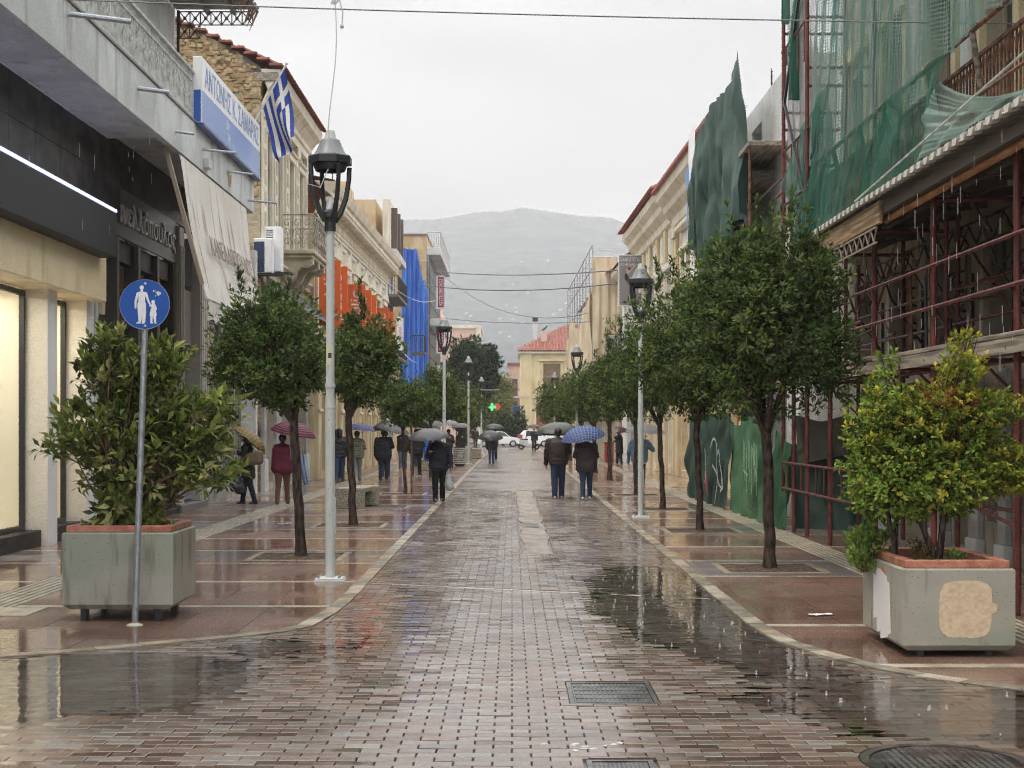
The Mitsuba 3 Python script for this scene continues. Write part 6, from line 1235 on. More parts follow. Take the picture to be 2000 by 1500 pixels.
M5 = thing('white_house', 'white house with tall narrow windows beside the cloth covered scaffold', 'house'); T = RF(5.82, 68.4, -.0196)
wn = [(.8, 1.6), (2.6, 3.4), (4.4, 5.2)]
g = MB(T); wall(g, 0, 8, 0, 9.6, -.4, 0, [(a, b, 4.9, 7.9) for a, b in wn] + [(.8, 5.5, .3, 3.6)]); put(M5, 'front_wall', g, 'plaster_white'); put(M5, 'body', MB(T).box(0, 8, -6, -.41, 0, 9.6), 'plaster_white'); put(M5, 'roof', MB(T).quad([0, .7, 9.7], [8, .7, 9.7], [8, -4, 12.2], [0, -4, 12.2]), 'roof_tile')
for a, b in wn: pane(M5, T, a, b, 4.9, 7.9, -.2, .08, paint((.45, .47, .5), .5), nu=2, nz=3); put(M5, 'window_surround', MB(T).box(a - .2, a - .001, .001, .15, 4.8, 8.1).box(b + .001, b + .2, .001, .15, 4.8, 8.1).box(a - .3, b + .3, .001, .25, 8.1, 8.35, c=.02), 'plaster_white')
moulding(M5, 'cornice', T, 0, 8, 8.9, [(.002, 0), (.2, .1), (.25, .35), (.55, .55), (.6, .75), (.002, .8)], 'plaster_ivory'); put(M5, 'shop_window', MB(T).box(.8, 5.5, -.3, -.2, .3, 3.6), 'dark_interior_glass')
# hanging signs
b = thing('dance_sign', 'grey hanging sign of a dance school with a leaping dancer, high on the right', 'sign'); Ts = FF(4.74, 66.0)
put(b, 'board', MB(Ts).box(0, 1.26, -.12, 0, 7.18, 9.46, c=.012), 'white_board'); put(b, 'grey_field', MB(Ts).box(.03, 1.23, .0, .006, 7.22, 9.42), paint((.22, .22, .235), .4)); put(b, 'rod', MB(Ts).tube([[1.26, -.06, 9.2], [1.7, -.06, 9.2]], .02, 6).tube([[1.26, -.06, 7.4], [1.7, -.06, 7.4]], .02, 6), 'iron_dark')
put(b, 'lettering', MB(Ts).text('DANCE STUDIO', .16, .005, T=move(.07, .006, 9.17) @ WALL_TEXT, sx=1.1 / text_w('DANCE STUDIO', .16)), 'white_board'); put(b, 'small_lettering', MB(Ts).text('maria lada', .1, .005, T=move(.08, .006, 8.98) @ WALL_TEXT, sx=.62 / text_w('maria lada', .1)), 'white_board')
flat = np.array([[1, 0, 0, 0], [0, 0, 1, .0065], [0, 1, 0, 0], [0, 0, 0, 1.0]])
def limb2(pts, ws): return shapely.union_all([shapely.union_all([shapely.Point(p).buffer(w0), shapely.Point(q).buffer(w1)]).convex_hull for p, q, w0, w1 in zip(pts[:-1], pts[1:], ws[:-1], ws[1:])])
put(b, 'dancer_body', MB(Ts).prism(shapely.union_all([limb2([(.42, 8.65), (.6, 8.85), (.86, 9.05)], [.045, .03, .015]), limb2([(.45, 8.32), (.75, 8.45), (.95, 9.05)], [.06, .05, .02]), limb2([(.4, 8.62), (.4, 8.8)], [.03, .055]), limb2([(.5, 8.2), (.55, 7.75), (.42, 7.3)], [.05, .035, .015])]), .004, T=flat), paint((.52, .36, .29), .5)); put(b, 'dancer_dress', MB(Ts).prism(limb2([(.34, 8.55), (.36, 8.4), (.5, 8.22)], [.07, .085, .08]), .006, T=flat), paint((.02, .02, .02), .5)); put(b, 'dancer_hair', MB(Ts).prism(shapely.Point(.47, 8.83).buffer(.06), .006, T=flat), paint((.06, .04, .03), .5))
b = thing('small_sign', 'small dull violet hanging sign above the reddish tree tips, right', 'sign'); Ts = FF(4.78, 76.0); put(b, 'board', MB(Ts).box(0, .75, -.1, 0, 5.4, 6.5, c=.012), paint((.35, .33, .38), .5)); put(b, 'rod', MB(Ts).tube([[-.05, -.05, 6.55], [1.3, -.05, 6.55]], .025, 6), 'iron_dark')
# --- cloth covered scaffold
M6 = thing('cloth_scaffold', 'grey tube scaffold hung with beige cloth round a house far down the right side', 'scaffold'); ys = np.arange(80, 108, 3.0)
for y in ys: put(M6, 'pole', MB().tube([[4.35 - .012 * (y - 80), y, 0], [4.35 - .012 * (y - 80), y, 11.6]], .035, 6), 'galvanised')
for z in (9.0, 10.4, 11.6): put(M6, 'ledger', MB().tube([[4.35, 80, z], [4.03, 107, z]], .03, 6), 'galvanised')
for y in ys: put(M6, 'transom', MB().tube([[4.35 - .012 * (y - 80), y, 11.3], [5.6, y, 11.3]], .025, 6), 'galvanised'); put(M6, 'transom', MB().tube([[4.35 - .012 * (y - 80), y, 9.6], [5.6, y, 9.6]], .025, 6), 'galvanised')
s = np.linspace(0, 1, 60); q = np.linspace(0, 1, 30)[:, None, None]
A = np.stack([4.28 - .3 * s, 80 + 27 * s, 8.4 + .5 * np.sin(s * 11) + .8 * (s < .1)], 1); Bt = np.stack([4.25 - .3 * s, 80 + 27 * s, 3.2 + 0 * s], 1); put(M6, 'long_cloth', MB().sheet(cloth_sheet(A[None] * (1 - q) + Bt[None] * q, 9, 31, (-.22, 0, 0))), 'beige_cloth', smooth=True)
A = np.stack([4.3 + 1.35 * s, 79.6 + 0 * s, 10.9 + 0 * s], 1); Bt = np.stack([4.35 + 1.3 * s, 79.5 + 0 * s, 3.0 + 0 * s], 1); put(M6, 'end_cloth', MB().sheet(cloth_sheet(A[None] * (1 - q) + Bt[None] * q, 4, 32, (0, -.12, 0))), 'beige_cloth', smooth=True)
M7 = thing('house_under_scaffold', 'house with an old tiled roof standing inside the beige cloth scaffold', 'house'); T = RF(5.6, 78.0, -.012); put(M7, 'wall', MB(T).box(0, 30, -6, 0, 0, 9.6), 'plaster_old'); put(M7, 'roof', MB(T).quad([0, .6, 10.0], [30, .6, 10.0], [30, -5, 12.4], [0, -5, 12.4]), 'roof_tile')
# ---------------------------------------------------------------- end of the street and beyond
E = thing('yellow_building', 'yellow corner house with brown shutters and a red tiled hip roof at the street end', 'house'); T = FF(.85, 150.0)
g = MB(T); wn = [(2.3, 4.05), (5.9, 7.65), (9.5, 11.3)]
wall(g, 0, 14, 0, 9.2, -.5, 0, [(a, b, 5.6, 8.2) for a, b in wn] + [(1.6, 3.6, 0.2, 4.2), (5.6, 7.6, .2, 4.2)]); put(E, 'front_wall', g, 'plaster_yellow'); put(E, 'body', MB(T).box(0, 14, -12, -.51, 0, 9.2), 'plaster_yellow')
for a, b in wn: shutters(E, T, a, b, 5.6, 8.2, -.1, paint((.27, .2, .11), .6), 2); put(E, 'window_surround', MB(T).box(a - .25, a - .001, .001, .1, 5.4, 8.3).box(b + .001, b + .25, .001, .1, 5.4, 8.3).box(a - .4, b + .4, .001, .25, 8.45, 8.65), 'plaster_cream')
for a, b in ((1.6, 3.6), (5.6, 7.6)): put(E, 'arch_door', MB(T).box(a, b, -.3, -.2, .2, 4.2), paint((.25, .11, .05), .5))
put(E, 'band', MB(T).box(-.1, 14, .001, .15, 4.7, 5.0), 'plaster_cream'); put(E, 'eave', MB(T).box(-.3, 14.2, -12, .35, 9.2, 9.45, c=.04), 'plaster_ivory'); put(E, 'corner_pier', MB(T).box(0, 1.2, .001, .12, 0, 9.2), 'plaster_yellow')
put(E, 'roof', MB(T).add([[-.3, .45, 9.47], [14.2, .45, 9.47], [10, -5, 12.4], [4.6, -5, 12.4], [-.3, -12, 9.47], [14.2, -12, 9.47]], [[0, 1, 2, 3], [1, 5, 2, 2], [5, 4, 3, 2], [4, 0, 3, 3]]), 'roof_tile')
items = []
for k in range(44):
    u = -.2 + k * .33; g = MB(T); top_d = -min(5.0, max(.2, (u + .3) * 1.0)) ; top_d = max(-5.0, top_d); P = np.array([[[u + .12 * math.cos(x), d, 9.5 + (.45 - d) * .54 + .1 * math.sin(x)] for x in np.linspace(0, math.pi, 4)] for d in (.5, top_d)]); items.append((k, g.sheet(P), 'roof_tile'))
pieces(E, 'tile_row', items, 60)
put(E, 'chimney', MB(T).box(1.3, 1.75, -2.2, -1.8, 9.4, 12.6, c=.02), 'plaster_white'); put(E, 'chimney_pot', MB(T).box(1.25, 1.8, -2.25, -1.75, 12.6, 13.0), 'iron_dark'); put(E, 'short_chimney', MB(T).box(2.1, 2.7, -2.0, -1.4, 9.4, 11.6, c=.02), 'plaster_pink')
put(E, 'stair_hut', MB(T).prism(Polygon([(2.8, 9.4), (9, 9.4), (9, 13.0), (7.6, 13.0), (2.8, 11.0)]), 1.0, T=np.array([[1, 0, 0, 0], [0, 0, 1, -9], [0, 1, 0, 0], [0, 0, 0, 1.0]])), 'plaster_cream')
b = thing('pigeon', 'dark bird perched on the short chimney of the yellow house', 'bird'); m = skin(union([hull(((2.4, 0, 11.78), .13), ((2.62, 0, 11.98), .09)), hull(((2.62, 0, 11.98), .08), ((2.68, 0, 12.13), .065)), hull(((2.7, 0, 12.13), .04), ((2.8, 0, 12.12), .012)), hull(((2.3, 0, 11.72), .07), ((2.1, 0, 11.66), .04))]), .05, 4); put(b, 'body', MB(T).mesh(m, T=move(0, -1.7, 0)), paint((.05, .05, .06), .5), smooth=True)
put(b, 'leg', MB(T).tube([[2.42, -1.7, 11.6], [2.42, -1.7, 11.72]], .015, 5), paint((.2, .08, .06), .5))
E2 = thing('terrace_house', 'far house with stacked balconies left of the yellow corner house', 'house'); T = FF(-.5, 185.0)
put(E2, 'wall', MB(T).box(0, 1.6, -8, 0, 0, 9.5), 'plaster_pink'); put(E2, 'roof', MB(T).box(-.1, 1.7, -8, .2, 9.5, 9.8), 'roof_tile')
for z in (2.6, 5.4): put(E2, 'balcony', MB(T).box(-.9, 1.6, .001, 1.2, z, z + .2), 'plaster_white'); put(E2, 'balcony_rail', MB(T).box(-.9, 1.6, 1.15, 1.2, z + 1.0, z + 1.1).box(-.9, -.85, .0, 1.2, z + .2, z + 1.1), 'iron_dark'); put(E2, 'door', MB(T).box(.5, 1.2, .001, .04, z + .25, z + 2.4), paint((.1, .06, .06), .5))
for k, (x, z, r_) in enumerate(((-1.6, 6.0, .55), (-2.2, 4.6, .5))):
    b = thing('satellite_dish', ('round grey dish on the far terrace, the upper one', 'round dark dish on the far terrace, the lower one')[k], 'satellite dish'); put(b, 'dish', MB().lathe([(.001, 0), (r_ * .6, .06), (r_, .2), (r_ * .98, .22), (.001, .03)], 0, 0, 0, 14, T=move(x, 184, z) @ rotx(math.radians(75))), paint((.17, .17, .17), .5), smooth=40); put(b, 'mast', MB().tube([[x, 184.2, 0], [x, 184.2, z]], .05, 5), 'iron_dark')
# dark clipped tree and loose yellowing trees
def far_tree(base, h0, C, R, n, seed, label, pal, L, W, lump=.2, name='tree', inner=.3):
    t = thing(name, label, 'tree'); r = np.random.default_rng(seed); mb = MB(); limbs(mb, [*base, -.05], [base[0], base[1], h0], C, R, seed, .16); put(t, 'trunk', mb, 'bark', smooth=40)
    p, d = crown_points(r, n, C, R, lump, seed, inner=inner); m, c = cat_lv([rosettes(p, d, r, 6, L, W, pal)]); put(t, 'crown', m, 'leaf', color=c)
DK = [(.018, .04, .016), (.024, .052, .02), (.014, .032, .014), (.03, .06, .025)]; YL = [(.24, .25, .06), (.18, .21, .055), (.3, .28, .08), (.12, .16, .045)]; MID = [(.07, .1, .035), (.1, .13, .045), (.05, .075, .03)]
far_tree((-4.1, 138), 4.5, (-3.65, 138, 7.2), (2.75, 2.6, 3.0), 5200, 41, 'big dense dark rounded tree left of the street end', DK, .3, .15, .1, 'clipped_tree', inner=.15)
far_tree((-1.2, 175), 2.0, (-1.4, 175, 5.0), (1.5, 1.5, 4.2), 1100, 42, 'tall pale yellow green tree at the street end', YL, .4, .2, .35, 'poplar_tree')
far_tree((-2.9, 165), 1.8, (-2.9, 165, 3.8), (1.6, 1.5, 3.0), 1000, 43, 'yellowing tree behind the green pharmacy light', YL + MID, .36, .18, .35, 'poplar_tree')
far_tree((-.9, 146), .5, (-1.0, 146, 1.5), (1.5, 1.0, 1.5), 900, 44, 'low dark bush beside the far white cars', MID + DK, .26, .13, .3, 'bush')
far_tree((.6, 147), .5, (.5, 147, 1.9), (1.0, .9, 1.7), 700, 45, 'dark green bush left of the yellow house', DK + MID, .26, .13, .3, 'bush')
far_tree((-4.6, 150), 1.0, (-4.6, 150, 3.2), (2.0, 1.5, 2.6), 1000, 46, 'dull green tree behind the far left lamp posts', MID + DK, .34, .17, .3, 'tree')
far_tree((-9, 120), 3, (-7.5, 122, 6.0), (2.6, 2.2, 3.2), 1600, 47, 'dark tree half hidden behind the clad block', DK, .32, .16, .2, 'tree')
# small yellow tree in a far planter with its neighbours
P3 = thing('far_planter', 'low grey concrete planter far left, holding the small yellow tree', 'planter'); put(P3, 'body', MB().box(-3.2, -2.2, 80.4, 81.6, .0, .75, c=.05), 'exposed_aggregate'); put(P3, 'soil', MB().box(-3.1, -2.3, 80.5, 81.5, .74, .755), 'soil')
orange_tree((-2.72, 81, .7), (-2.72, 81, 1.75), (-2.8, 81, 2.5), (.85, .8, .75), 600, 48, 'small yellowing tree growing in a low planter far left', None, L=.13, W=.06, r0=.05, pal=[(.2, .24, .04), (.28, .29, .05), (.12, .17, .03), (.08, .13, .03)], name='small_yellow_tree')
P4 = thing('far_planter', 'second low concrete block beyond the slatted bin, far left', 'planter'); put(P4, 'body', MB().box(-2.5, -1.75, 83.2, 85, .0, .62, c=.05), 'exposed_aggregate'); put(P4, 'soil', MB().box(-2.4, -1.85, 83.3, 84.9, .62, .63), 'soil')
# pharmacy cross
b = thing('pharmacy_cross', 'glowing green cross light of a pharmacy at the street end', 'sign'); T = FF(-1.95, 145.0); key = numbered(b + '__green_light')
scene[key] = mikit.ply(MB(T).prism(Polygon([(-.12, -.36), (.12, -.36), (.12, -.12), (.36, -.12), (.36, .12), (.12, .12), (.12, .36), (-.12, .36), (-.12, .12), (-.36, .12), (-.36, -.12), (-.12, -.12)]), .12, T=np.array([[1, 0, 0, 0], [0, 0, 1, 0], [0, 1, 0, 3.75], [0, 0, 0, 1.0]])).get(), paint((.1, .6, .2), .4), emitter={'type': 'area', 'radiance': rgb((.008, .075, .02))})
put(b, 'red_disc', MB(T).lathe([(.001, .1), (.33, .1), (.33, 0), (.001, 0)], 0, 0, 0, 16, T=move(.5, 0, 3.78) @ rotx(-math.pi / 2)), paint((.6, .12, .05), .4)); put(b, 'mast', MB(T).tube([[.2, -.05, 0], [.2, -.05, 4.0]], .05, 6), 'iron_dark')
b = thing('parking_sign', 'blue road sign on a post by the yellow house', 'road sign'); T = FF(.45, 148.0); put(b, 'plate', MB(T).box(-.35, .35, 0, .03, 3.0, 3.85, c=.01), paint((.015, .05, .2), .4)); put(b, 'lower_plate', MB(T).box(-.35, .35, 0, .03, 2.5, 2.95), 'white_board'); put(b, 'post', MB(T).tube([[0, -.03, 0], [0, -.03, 3.9]], .035, 6), 'galvanised')
for k, (x, lab) in enumerate(((-2.0, 'tilted white roof bar far off behind the cross light'), (-1.0, 'second tilted white bar far off near the dark bush'))): solo('awning_bar', MB().bar([x, 160, 2.6 + .4 * k], [x + .8, 160, 2.0 + 1.1 * k], .12), 'white_board', lab, 'awning')
# cars
def car(x, y, z, ang, prof, glass, w, wheels, col, label, name='parked_car', rear=None):
    t = thing(name, label, 'car'); M = move(x, y, z) @ rotz(ang); N = 9
    outl = np.array(prof); g = MB(M); secs = []
    for s in np.linspace(-1, 1, N):
        k = 1 - .06 * abs(s) ** 3; zc = outl[:, 1]; tuck = np.clip((zc - .75) / .8, 0, 1) * .16; yy = s * (w / 2) * (1 - tuck) ; p = outl.copy(); p[:, 0] = p[:, 0].mean() + (p[:, 0] - p[:, 0].mean()) * k; secs.append(np.c_[p[:, 0], yy * np.ones(len(p)) if np.ndim(yy) else np.full(len(p), yy), p[:, 1]])
    P = np.array(secs); g.sheet(np.concatenate([P, P[:, :1]], 1)); 
    for e in (0, -1):
        q = Polygon(outl); tr = trimesh.creation.triangulate_polygon(q, engine='earcut'); tv, tf = tr; d = ((tv[:, None] - outl[None]) ** 2).sum(-1).argmin(1); g.add(P[e][d], tf)
    put(t, 'body', g, col, smooth=35)
    for side in (-1, 1):
        for gl in glass:
            gl = np.array(gl); tuck = np.clip((gl[:, 1] - .75) / .8, 0, 1) * .16; v = np.c_[gl[:, 0], side * (w / 2 * (1 - tuck) + .006), gl[:, 1]]; put(t, 'side_window', MB(M).add(v, [[0, 1, 2, 3]]), 'dark_interior_glass')
        for wx, R in wheels:
            key = put(t, 'wheel', MB(M).lathe([(.001, -.09), (R * .55, -.1), (R, -.08), (R, .08), (R * .55, .1), (.001, .09)], 0, 0, 0, 18, T=move(wx, side * (w / 2 - .06), R) @ rotx(math.pi / 2)), paint((.02, .02, .02), .7), smooth=30); scene[numbered(key + '__hub')] = mikit.ply(MB(M).lathe([(.001, .105), (R * .6, .102), (R * .62, .05)], 0, 0, 0, 14, T=move(wx, side * (w / 2 - .06), R) @ rotx(-side * math.pi / 2)).get(), paint((.55, .56, .57), .35, metal=.5))
    return t, M
WHT = 'car_white'; mat('car_white', (.75, .76, .77), .25, .5, coat=.8)
small = [(-1.25, .28), (1.25, .28), (1.33, .55), (1.22, .85), (.9, .98), (.45, 1.45), (0, 1.54), (-.85, 1.5), (-1.15, 1.2), (-1.3, .85), (-1.32, .5)]
t, M = car(1.95, 136, 0, .08, small, [[(-.75, .98), (.75, .98), (.35, 1.42), (-.7, 1.44)]], 1.55, [(-.93, .29), (.9, .29)], WHT, 'small two seat white city car parked across the street end')
for k in (0, 1): put(t, 'rear_lamp', MB(M).ball((-1.22, -.78, .78 - .17 * k), (.06, .03, .06), 1), paint((.3, .02, .02), .3))
put(t, 'dark_frame', MB(M).bar([-.95, -.78, .4], [-.45, -.7, 1.5], .1, .03), paint((.05, .05, .05), .4))
sed = [(-2.1, .3), (2.0, .3), (2.15, .5), (2.05, .78), (1.1, .92), (.5, 1.38), (-.6, 1.45), (-1.5, 1.15), (-2.05, 1.0), (-2.15, .6)]
car(-1.25, 134, 0, .05, sed, [[(-1.1, .98), (-.1, .98), (-.15, 1.36), (-.55, 1.38)], [(0, .98), (.95, .95), (.45, 1.32), (-.05, 1.36)]], 1.7, [(-1.3, .31), (1.3, .31)], WHT, 'white saloon car partly hidden behind a black umbrella at the street end')
car(5.2, 140, 0, .05, sed, [[(-1.1, .98), (-.1, .98), (-.15, 1.36), (-.55, 1.38)], [(0, .98), (.95, .95), (.45, 1.32), (-.05, 1.36)]], 1.7, [(-1.3, .31), (1.3, .31)], WHT, 'white car glimpsed behind the dark green umbrella')
t = thing('parked_scooter', 'dark and white motor scooter parked before the small white car', 'scooter'); M = move(1.35, 118, 0) @ rotz(.2)
for x in (-.62, .62): put(t, 'wheel', MB(M).lathe([(.14, -.05), (.25, -.045), (.25, .045), (.14, .05)], 0, 0, 0, 14, T=move(x, 0, .25) @ rotx(math.pi / 2)), paint((.02, .02, .02), .7))
put(t, 'body', MB(M).prism(Polygon([(-.75, .45), (-.2, .25), (.35, .28), (.5, .8), (.42, .85), (.25, .4), (-.1, .42), (-.15, .75), (-.75, .8)]), .34, T=np.array([[1, 0, 0, 0], [0, 0, 1, -.17], [0, 1, 0, 0], [0, 0, 0, 1.0]])), paint((.6, .6, .6), .35)); put(t, 'seat', MB(M).box(-.7, -.1, -.15, .15, .76, .86, c=.03), paint((.02, .02, .02), .5)); put(t, 'handlebar', MB(M).tube([[.42, -.35, 1.02], [.46, 0, 1.0], [.42, .35, 1.02]], .025, 6).tube([[.46, 0, 1.0], [.62, 0, .3]], .03, 6), paint((.03, .03, .03), .4)); put(t, 'top_case', MB(M).box(-.9, -.55, -.2, .2, .88, 1.2, c=.04), paint((.4, .1, .08), .4))
# mountains, lower slope with its village
xs = np.linspace(-2200, 2200, 221); ysg = np.linspace(900, 4200, 90)
ridge = np.interp(xs, [-2200, -900, -300, -228, -160, -134, -67, -15, 20, 62, 135, 196, 248, 330, 600, 1200, 2200], [250, 380, 408, 424, 425, 428, 440, 441, 449, 443, 432, 430, 408, 395, 330, 330, 260])
X, Y = np.meshgrid(xs, ysg); s = np.clip((Y - 900) / 2100, 0, 1); back = np.clip((Y - 3000) / 1200, 0, 1)
nz = meshkit.fbm(np.stack([X / 260, Y / 260, X * 0], -1), 5, 9) - .5
Z = (np.interp(X, xs, ridge) * (.18 * s + .82 * s ** 1.7) * (1 - .45 * back)) + nz * 45 * np.sin(math.pi * np.clip(s, 0, 1)) ** .8 - 2 * (1 - s)
solo('mountain', MB().sheet(np.stack([X, Y, Z], -1)), 'hill_forest', kind='structure', smooth=True)
r = np.random.default_rng(17); from scipy.interpolate import RegularGridInterpolator
zi = RegularGridInterpolator((ysg, xs), Z)
for k in range(34):
    y = r.uniform(1750, 2500); x = (r.normal(0, 38) if k % 3 else r.normal(90, 40)) * y / 1000 * .9; z = float(zi((y, np.clip(x, -2000, 2000)))); w, h = r.uniform(1.6, 3.6), r.uniform(1.2, 2.6)
    solo('hillside_house', MB().box(x - w, x + w, y, y + 10, z - 3, z + h).add([[x - w, y, z + h], [x + w, y, z + h], [x + w, y + 10, z + h], [x - w, y + 10, z + h], [x, y + 5, z + h + 2.5]], [[0, 1, 4], [1, 2, 4], [2, 3, 4], [3, 0, 4]]), paint((.24, .24, .24), .7), 'tiny pale house of the village high on the misty mountain slope', 'house', 'hillside village houses')
# ---------------------------------------------------------------- street furniture
def lamp(x, y, h, label, group='grey lamp posts along the street'):
    t = thing('street_lamp', label, 'street lamp', group); s = h / 5.25; T = move(x, y, 0)
    g = MB(T).box(-.17, .17, -.17, .17, .0, .03, c=.006).box(-.16, .16, -.16, .16, .03, .05, c=.006); put(t, 'base_plate', g, 'lamp_grey')
    for a in (-.12, .12):
        for b in (-.12, .12): put(t, 'bolt', MB(T).lathe([(.001, .085), (.014, .08), (.018, .05)], a, b, 0, 8), 'galvanised')
    put(t, 'pole', MB(T).lathe([(.056, .05), (.056, 2.0 * s), (.058, 2.01 * s), (.062, 2.03 * s), (.058, 2.05 * s), (.05, 2.08 * s), (.046, 4.12 * s)], 0, 0, 0, 20), 'lamp_grey', smooth=35)
    put(t, 'door', MB(T).box(.05, .066, -.03, .03, .55, .98, c=.006), 'lamp_grey')
    z = 4.08 * s; put(t, 'collar', MB(T).lathe([(.05, z), (.066, z), (.066, z + .14), (.09, z + .16), (.085, z + .22), (.03, z + .26), (.001, z + .26)], 0, 0, 0, 20), 'lamp_black', smooth=35)
    for k in range(4):
        a = math.pi / 4 + k * math.pi / 2 - .25; c, sn = math.cos(a), math.sin(a); P = [(.06, z + .12), (.13, z + .22), (.2, z + .4), (.235, z + .6), (.245, z + .76)]
        put(t, 'arm', MB(T).tube([[r_ * c, r_ * sn, q] for r_, q in P], [.036, .034, .03, .028, .028], 6), 'lamp_black', smooth=40)
    put(t, 'cone', MB(T).lathe([(.04, z + .24), (.05, z + .28), (.012, z + .40), (.001, z + .40)], 0, 0, 0, 14), 'white_board', smooth=40)
    put(t, 'reflector', MB(T).lathe([(.17, z + .70), (.19, z + .74), (.19, z + .84), (.001, z + .84)], 0, 0, 0, 20), 'lamp_black', smooth=35)
    put(t, 'rim', MB(T).lathe([(.215, z + .78), (.262, z + .78), (.262, z + .86), (.245, z + .875), (.001, z + .875)], 0, 0, 0, 8, a0=math.pi / 8), 'lamp_black')
    put(t, 'hood', MB(T).lathe([(.2, z + .876), (.16, z + .94), (.13, z + 1.01), (.11, z + 1.06), (.085, z + 1.075)], 0, 0, 0, 20), 'lamp_cap', smooth=35); put(t, 'finial', MB(T).lathe([(.07, z + 1.075), (.05, z + 1.17), (.001, z + 1.18)], 0, 0, 0, 14), 'lamp_grey', smooth=35)
    return t
L1 = lamp(-2.118, 17.3, 5.25, 'nearest lamp post, tall grey pole with black lantern arms, left of the street')
put(L1, 'sticker', MB().add([[-2.118 + .0566 * math.sin(a), 17.3 - .0566 * math.cos(a), z] for a in np.linspace(-.8, .6, 8) for z in (2.52, 2.75)], [[2 * i, 2 * i + 2, 2 * i + 3, 2 * i + 1] for i in range(7)]), paint((.62, .62, .45), .5)); put(L1, 'sticker_mark', MB().add([[-2.118 + .0574 * math.sin(a), 17.3 - .0574 * math.cos(a), z] for a in np.linspace(-.3, .4, 5) for z in (2.6, 2.66)], [[2 * i, 2 * i + 2, 2 * i + 3, 2 * i + 1] for i in range(4)]), paint((.05, .05, .05), .5))
for z in (2.03, 2.28): put(L1, 'tape_band', MB(move(-2.118, 17.3)).lathe([(.0572, z - .03), (.061, z - .01), (.0572, z + .03)], 0, 0, 0, 16), paint((.5, .52, .5), .6))
for x, y, lab in ((-2.1, 46.0, 'second lamp post on the left, before the dark red shop sign'), (-2.1, 71.6, 'third lamp post on the left, before the big dark tree'), (-2.08, 101, 'fourth lamp post on the left, beside the green pharmacy light'), (2.54, 29.3, 'nearest lamp post on the right, its lantern before the dance sign'), (2.54, 58.0, 'second lamp post on the right, half sunk in the tree crowns'), (2.52, 87.5, 'third lamp post on the right, small against the yellow house')): lamp(x, y, 4.95 if x > 0 else 5.2, lab)
w = thing('hanging_wire', 'white wire hanging from the overhead cable down round the near lantern', 'wire'); z = np.linspace(0, 1, 14)
put(w, 'wire', MB().tube(np.stack([-2.05 - .07 * z + .03 * np.sin(z * 6), 17.22 + 0 * z, 6.72 - 1.95 * z], 1), .007, 6).tube([[-2.12, 17.1, 4.77], [-2.2, 17.05, 4.55], [-2.35, 17.1, 4.6], [-2.37, 17.2, 4.95]], .006, 5), paint((.62, .62, .6), .5)); th = np.linspace(0, 18, 60); put(w, 'knot', MB().tube(np.stack([-2.04 + .07 * np.cos(th) * np.sin(th * .31), 17.22 + .03 * np.sin(th), 6.76 + .05 * np.sin(th * 1.3)], 1), .006, 5).tube([[-2.0, 17.2, 6.75], [-1.96, 17.2, 6.6], [-1.97, 17.2, 6.45]], .008, 5).ball((-1.97, 17.2, 6.44), .025, 1), paint((.55, .53, .58), .5))
def cable(a, b, sag, r_, col, label):
    a, b = np.array(a, float), np.array(b, float); s = np.linspace(0, 1, 24)[:, None]; P = a + (b - a) * s; P[:, 2] -= sag * 4 * (s * (1 - s))[:, 0]; solo('overhead_cable', MB().tube(P, r_, 5), paint(col, .5), label, 'cable', smooth=True)
cable([-7.5, 17.2, 6.85], [6.3, 17.25, 6.48], .06, .009, (.2, .2, .2), 'thin overhead cable crossing the top of the photo')
cable([-5.3, 100, 12.3], [5.0, 68, 9.0], .25, .03, (.12, .12, .13), 'upper thin cable crossing the street before the mountain'); cable([-5.5, 92, 10.6], [5.2, 70, 8.6], .35, .03, (.1, .1, .11), 'thicker sagging cable crossing the street before the mountain')
cable([-5.5, 95, 8.9], [4.6, 80, 7.5], .25, .022, (.15, .15, .16), 'lowest thin cable crossing above the pink house'); cable([-5.2, 101, 12.6], [4.2, 82, 8.1], 1.4, .022, (.16, .16, .17), 'slack cable dipping low across the mountain view')
cable([-7.1, 80, 9.2], [-4.6, 71.6, 4.9], .9, .022, (.6, .62, .62), 'white slack wire falling across the blue sheeting'); cable([-4.2, 99, 4.5], [-.8, 98, 4.25], .1, .03, (.3, .32, .32), 'grey cable before the big dark tree')
cable([-6.2, 72, 9.0], [-5.3, 102, 10.5], .5, .02, (.62, .63, .63), 'white wire sagging from the cream cornice to the red sign')
# pedestrian sign
t = thing('pedestrian_sign', 'round blue pedestrian sign on a leaning galvanised post before the left planter', 'road sign'); p0, p1 = np.array([-3.41, 13.42, 0]), np.array([-3.305, 13.42, 3.02])
put(t, 'post', MB().tube([p0, p0 + (p1 - p0) * .5, p1], .029, 14), 'galvanised', smooth=40); put(t, 'footing', MB().lathe([(.085, .0), (.07, .015), (.035, .028), (.03, .03)], *p0[:2], 0, 16), paint((.5, .48, .38), .7), smooth=40)
Ts = FF(-3.31, 13.38) @ move(0, 0, 2.905); R_ = .226
put(t, 'rim', MB(Ts).lathe([(R_ - .004, 0.003), (R_, .004), (R_, -.006), (R_ - .004, -.006)], 0, 0, 0, 48, T=rotx(-math.pi / 2)), paint((.25, .33, .5), .4)); put(t, 'disc', MB(Ts).lathe([(.0005, 0), (R_ - .003, 0), (R_ - .003, -.005), (.0005, -.005)], 0, 0, 0, 48, T=rotx(-math.pi / 2)), paint((.008, .075, .36), .3))
def fig(pts, ws): return limb2(pts, ws)
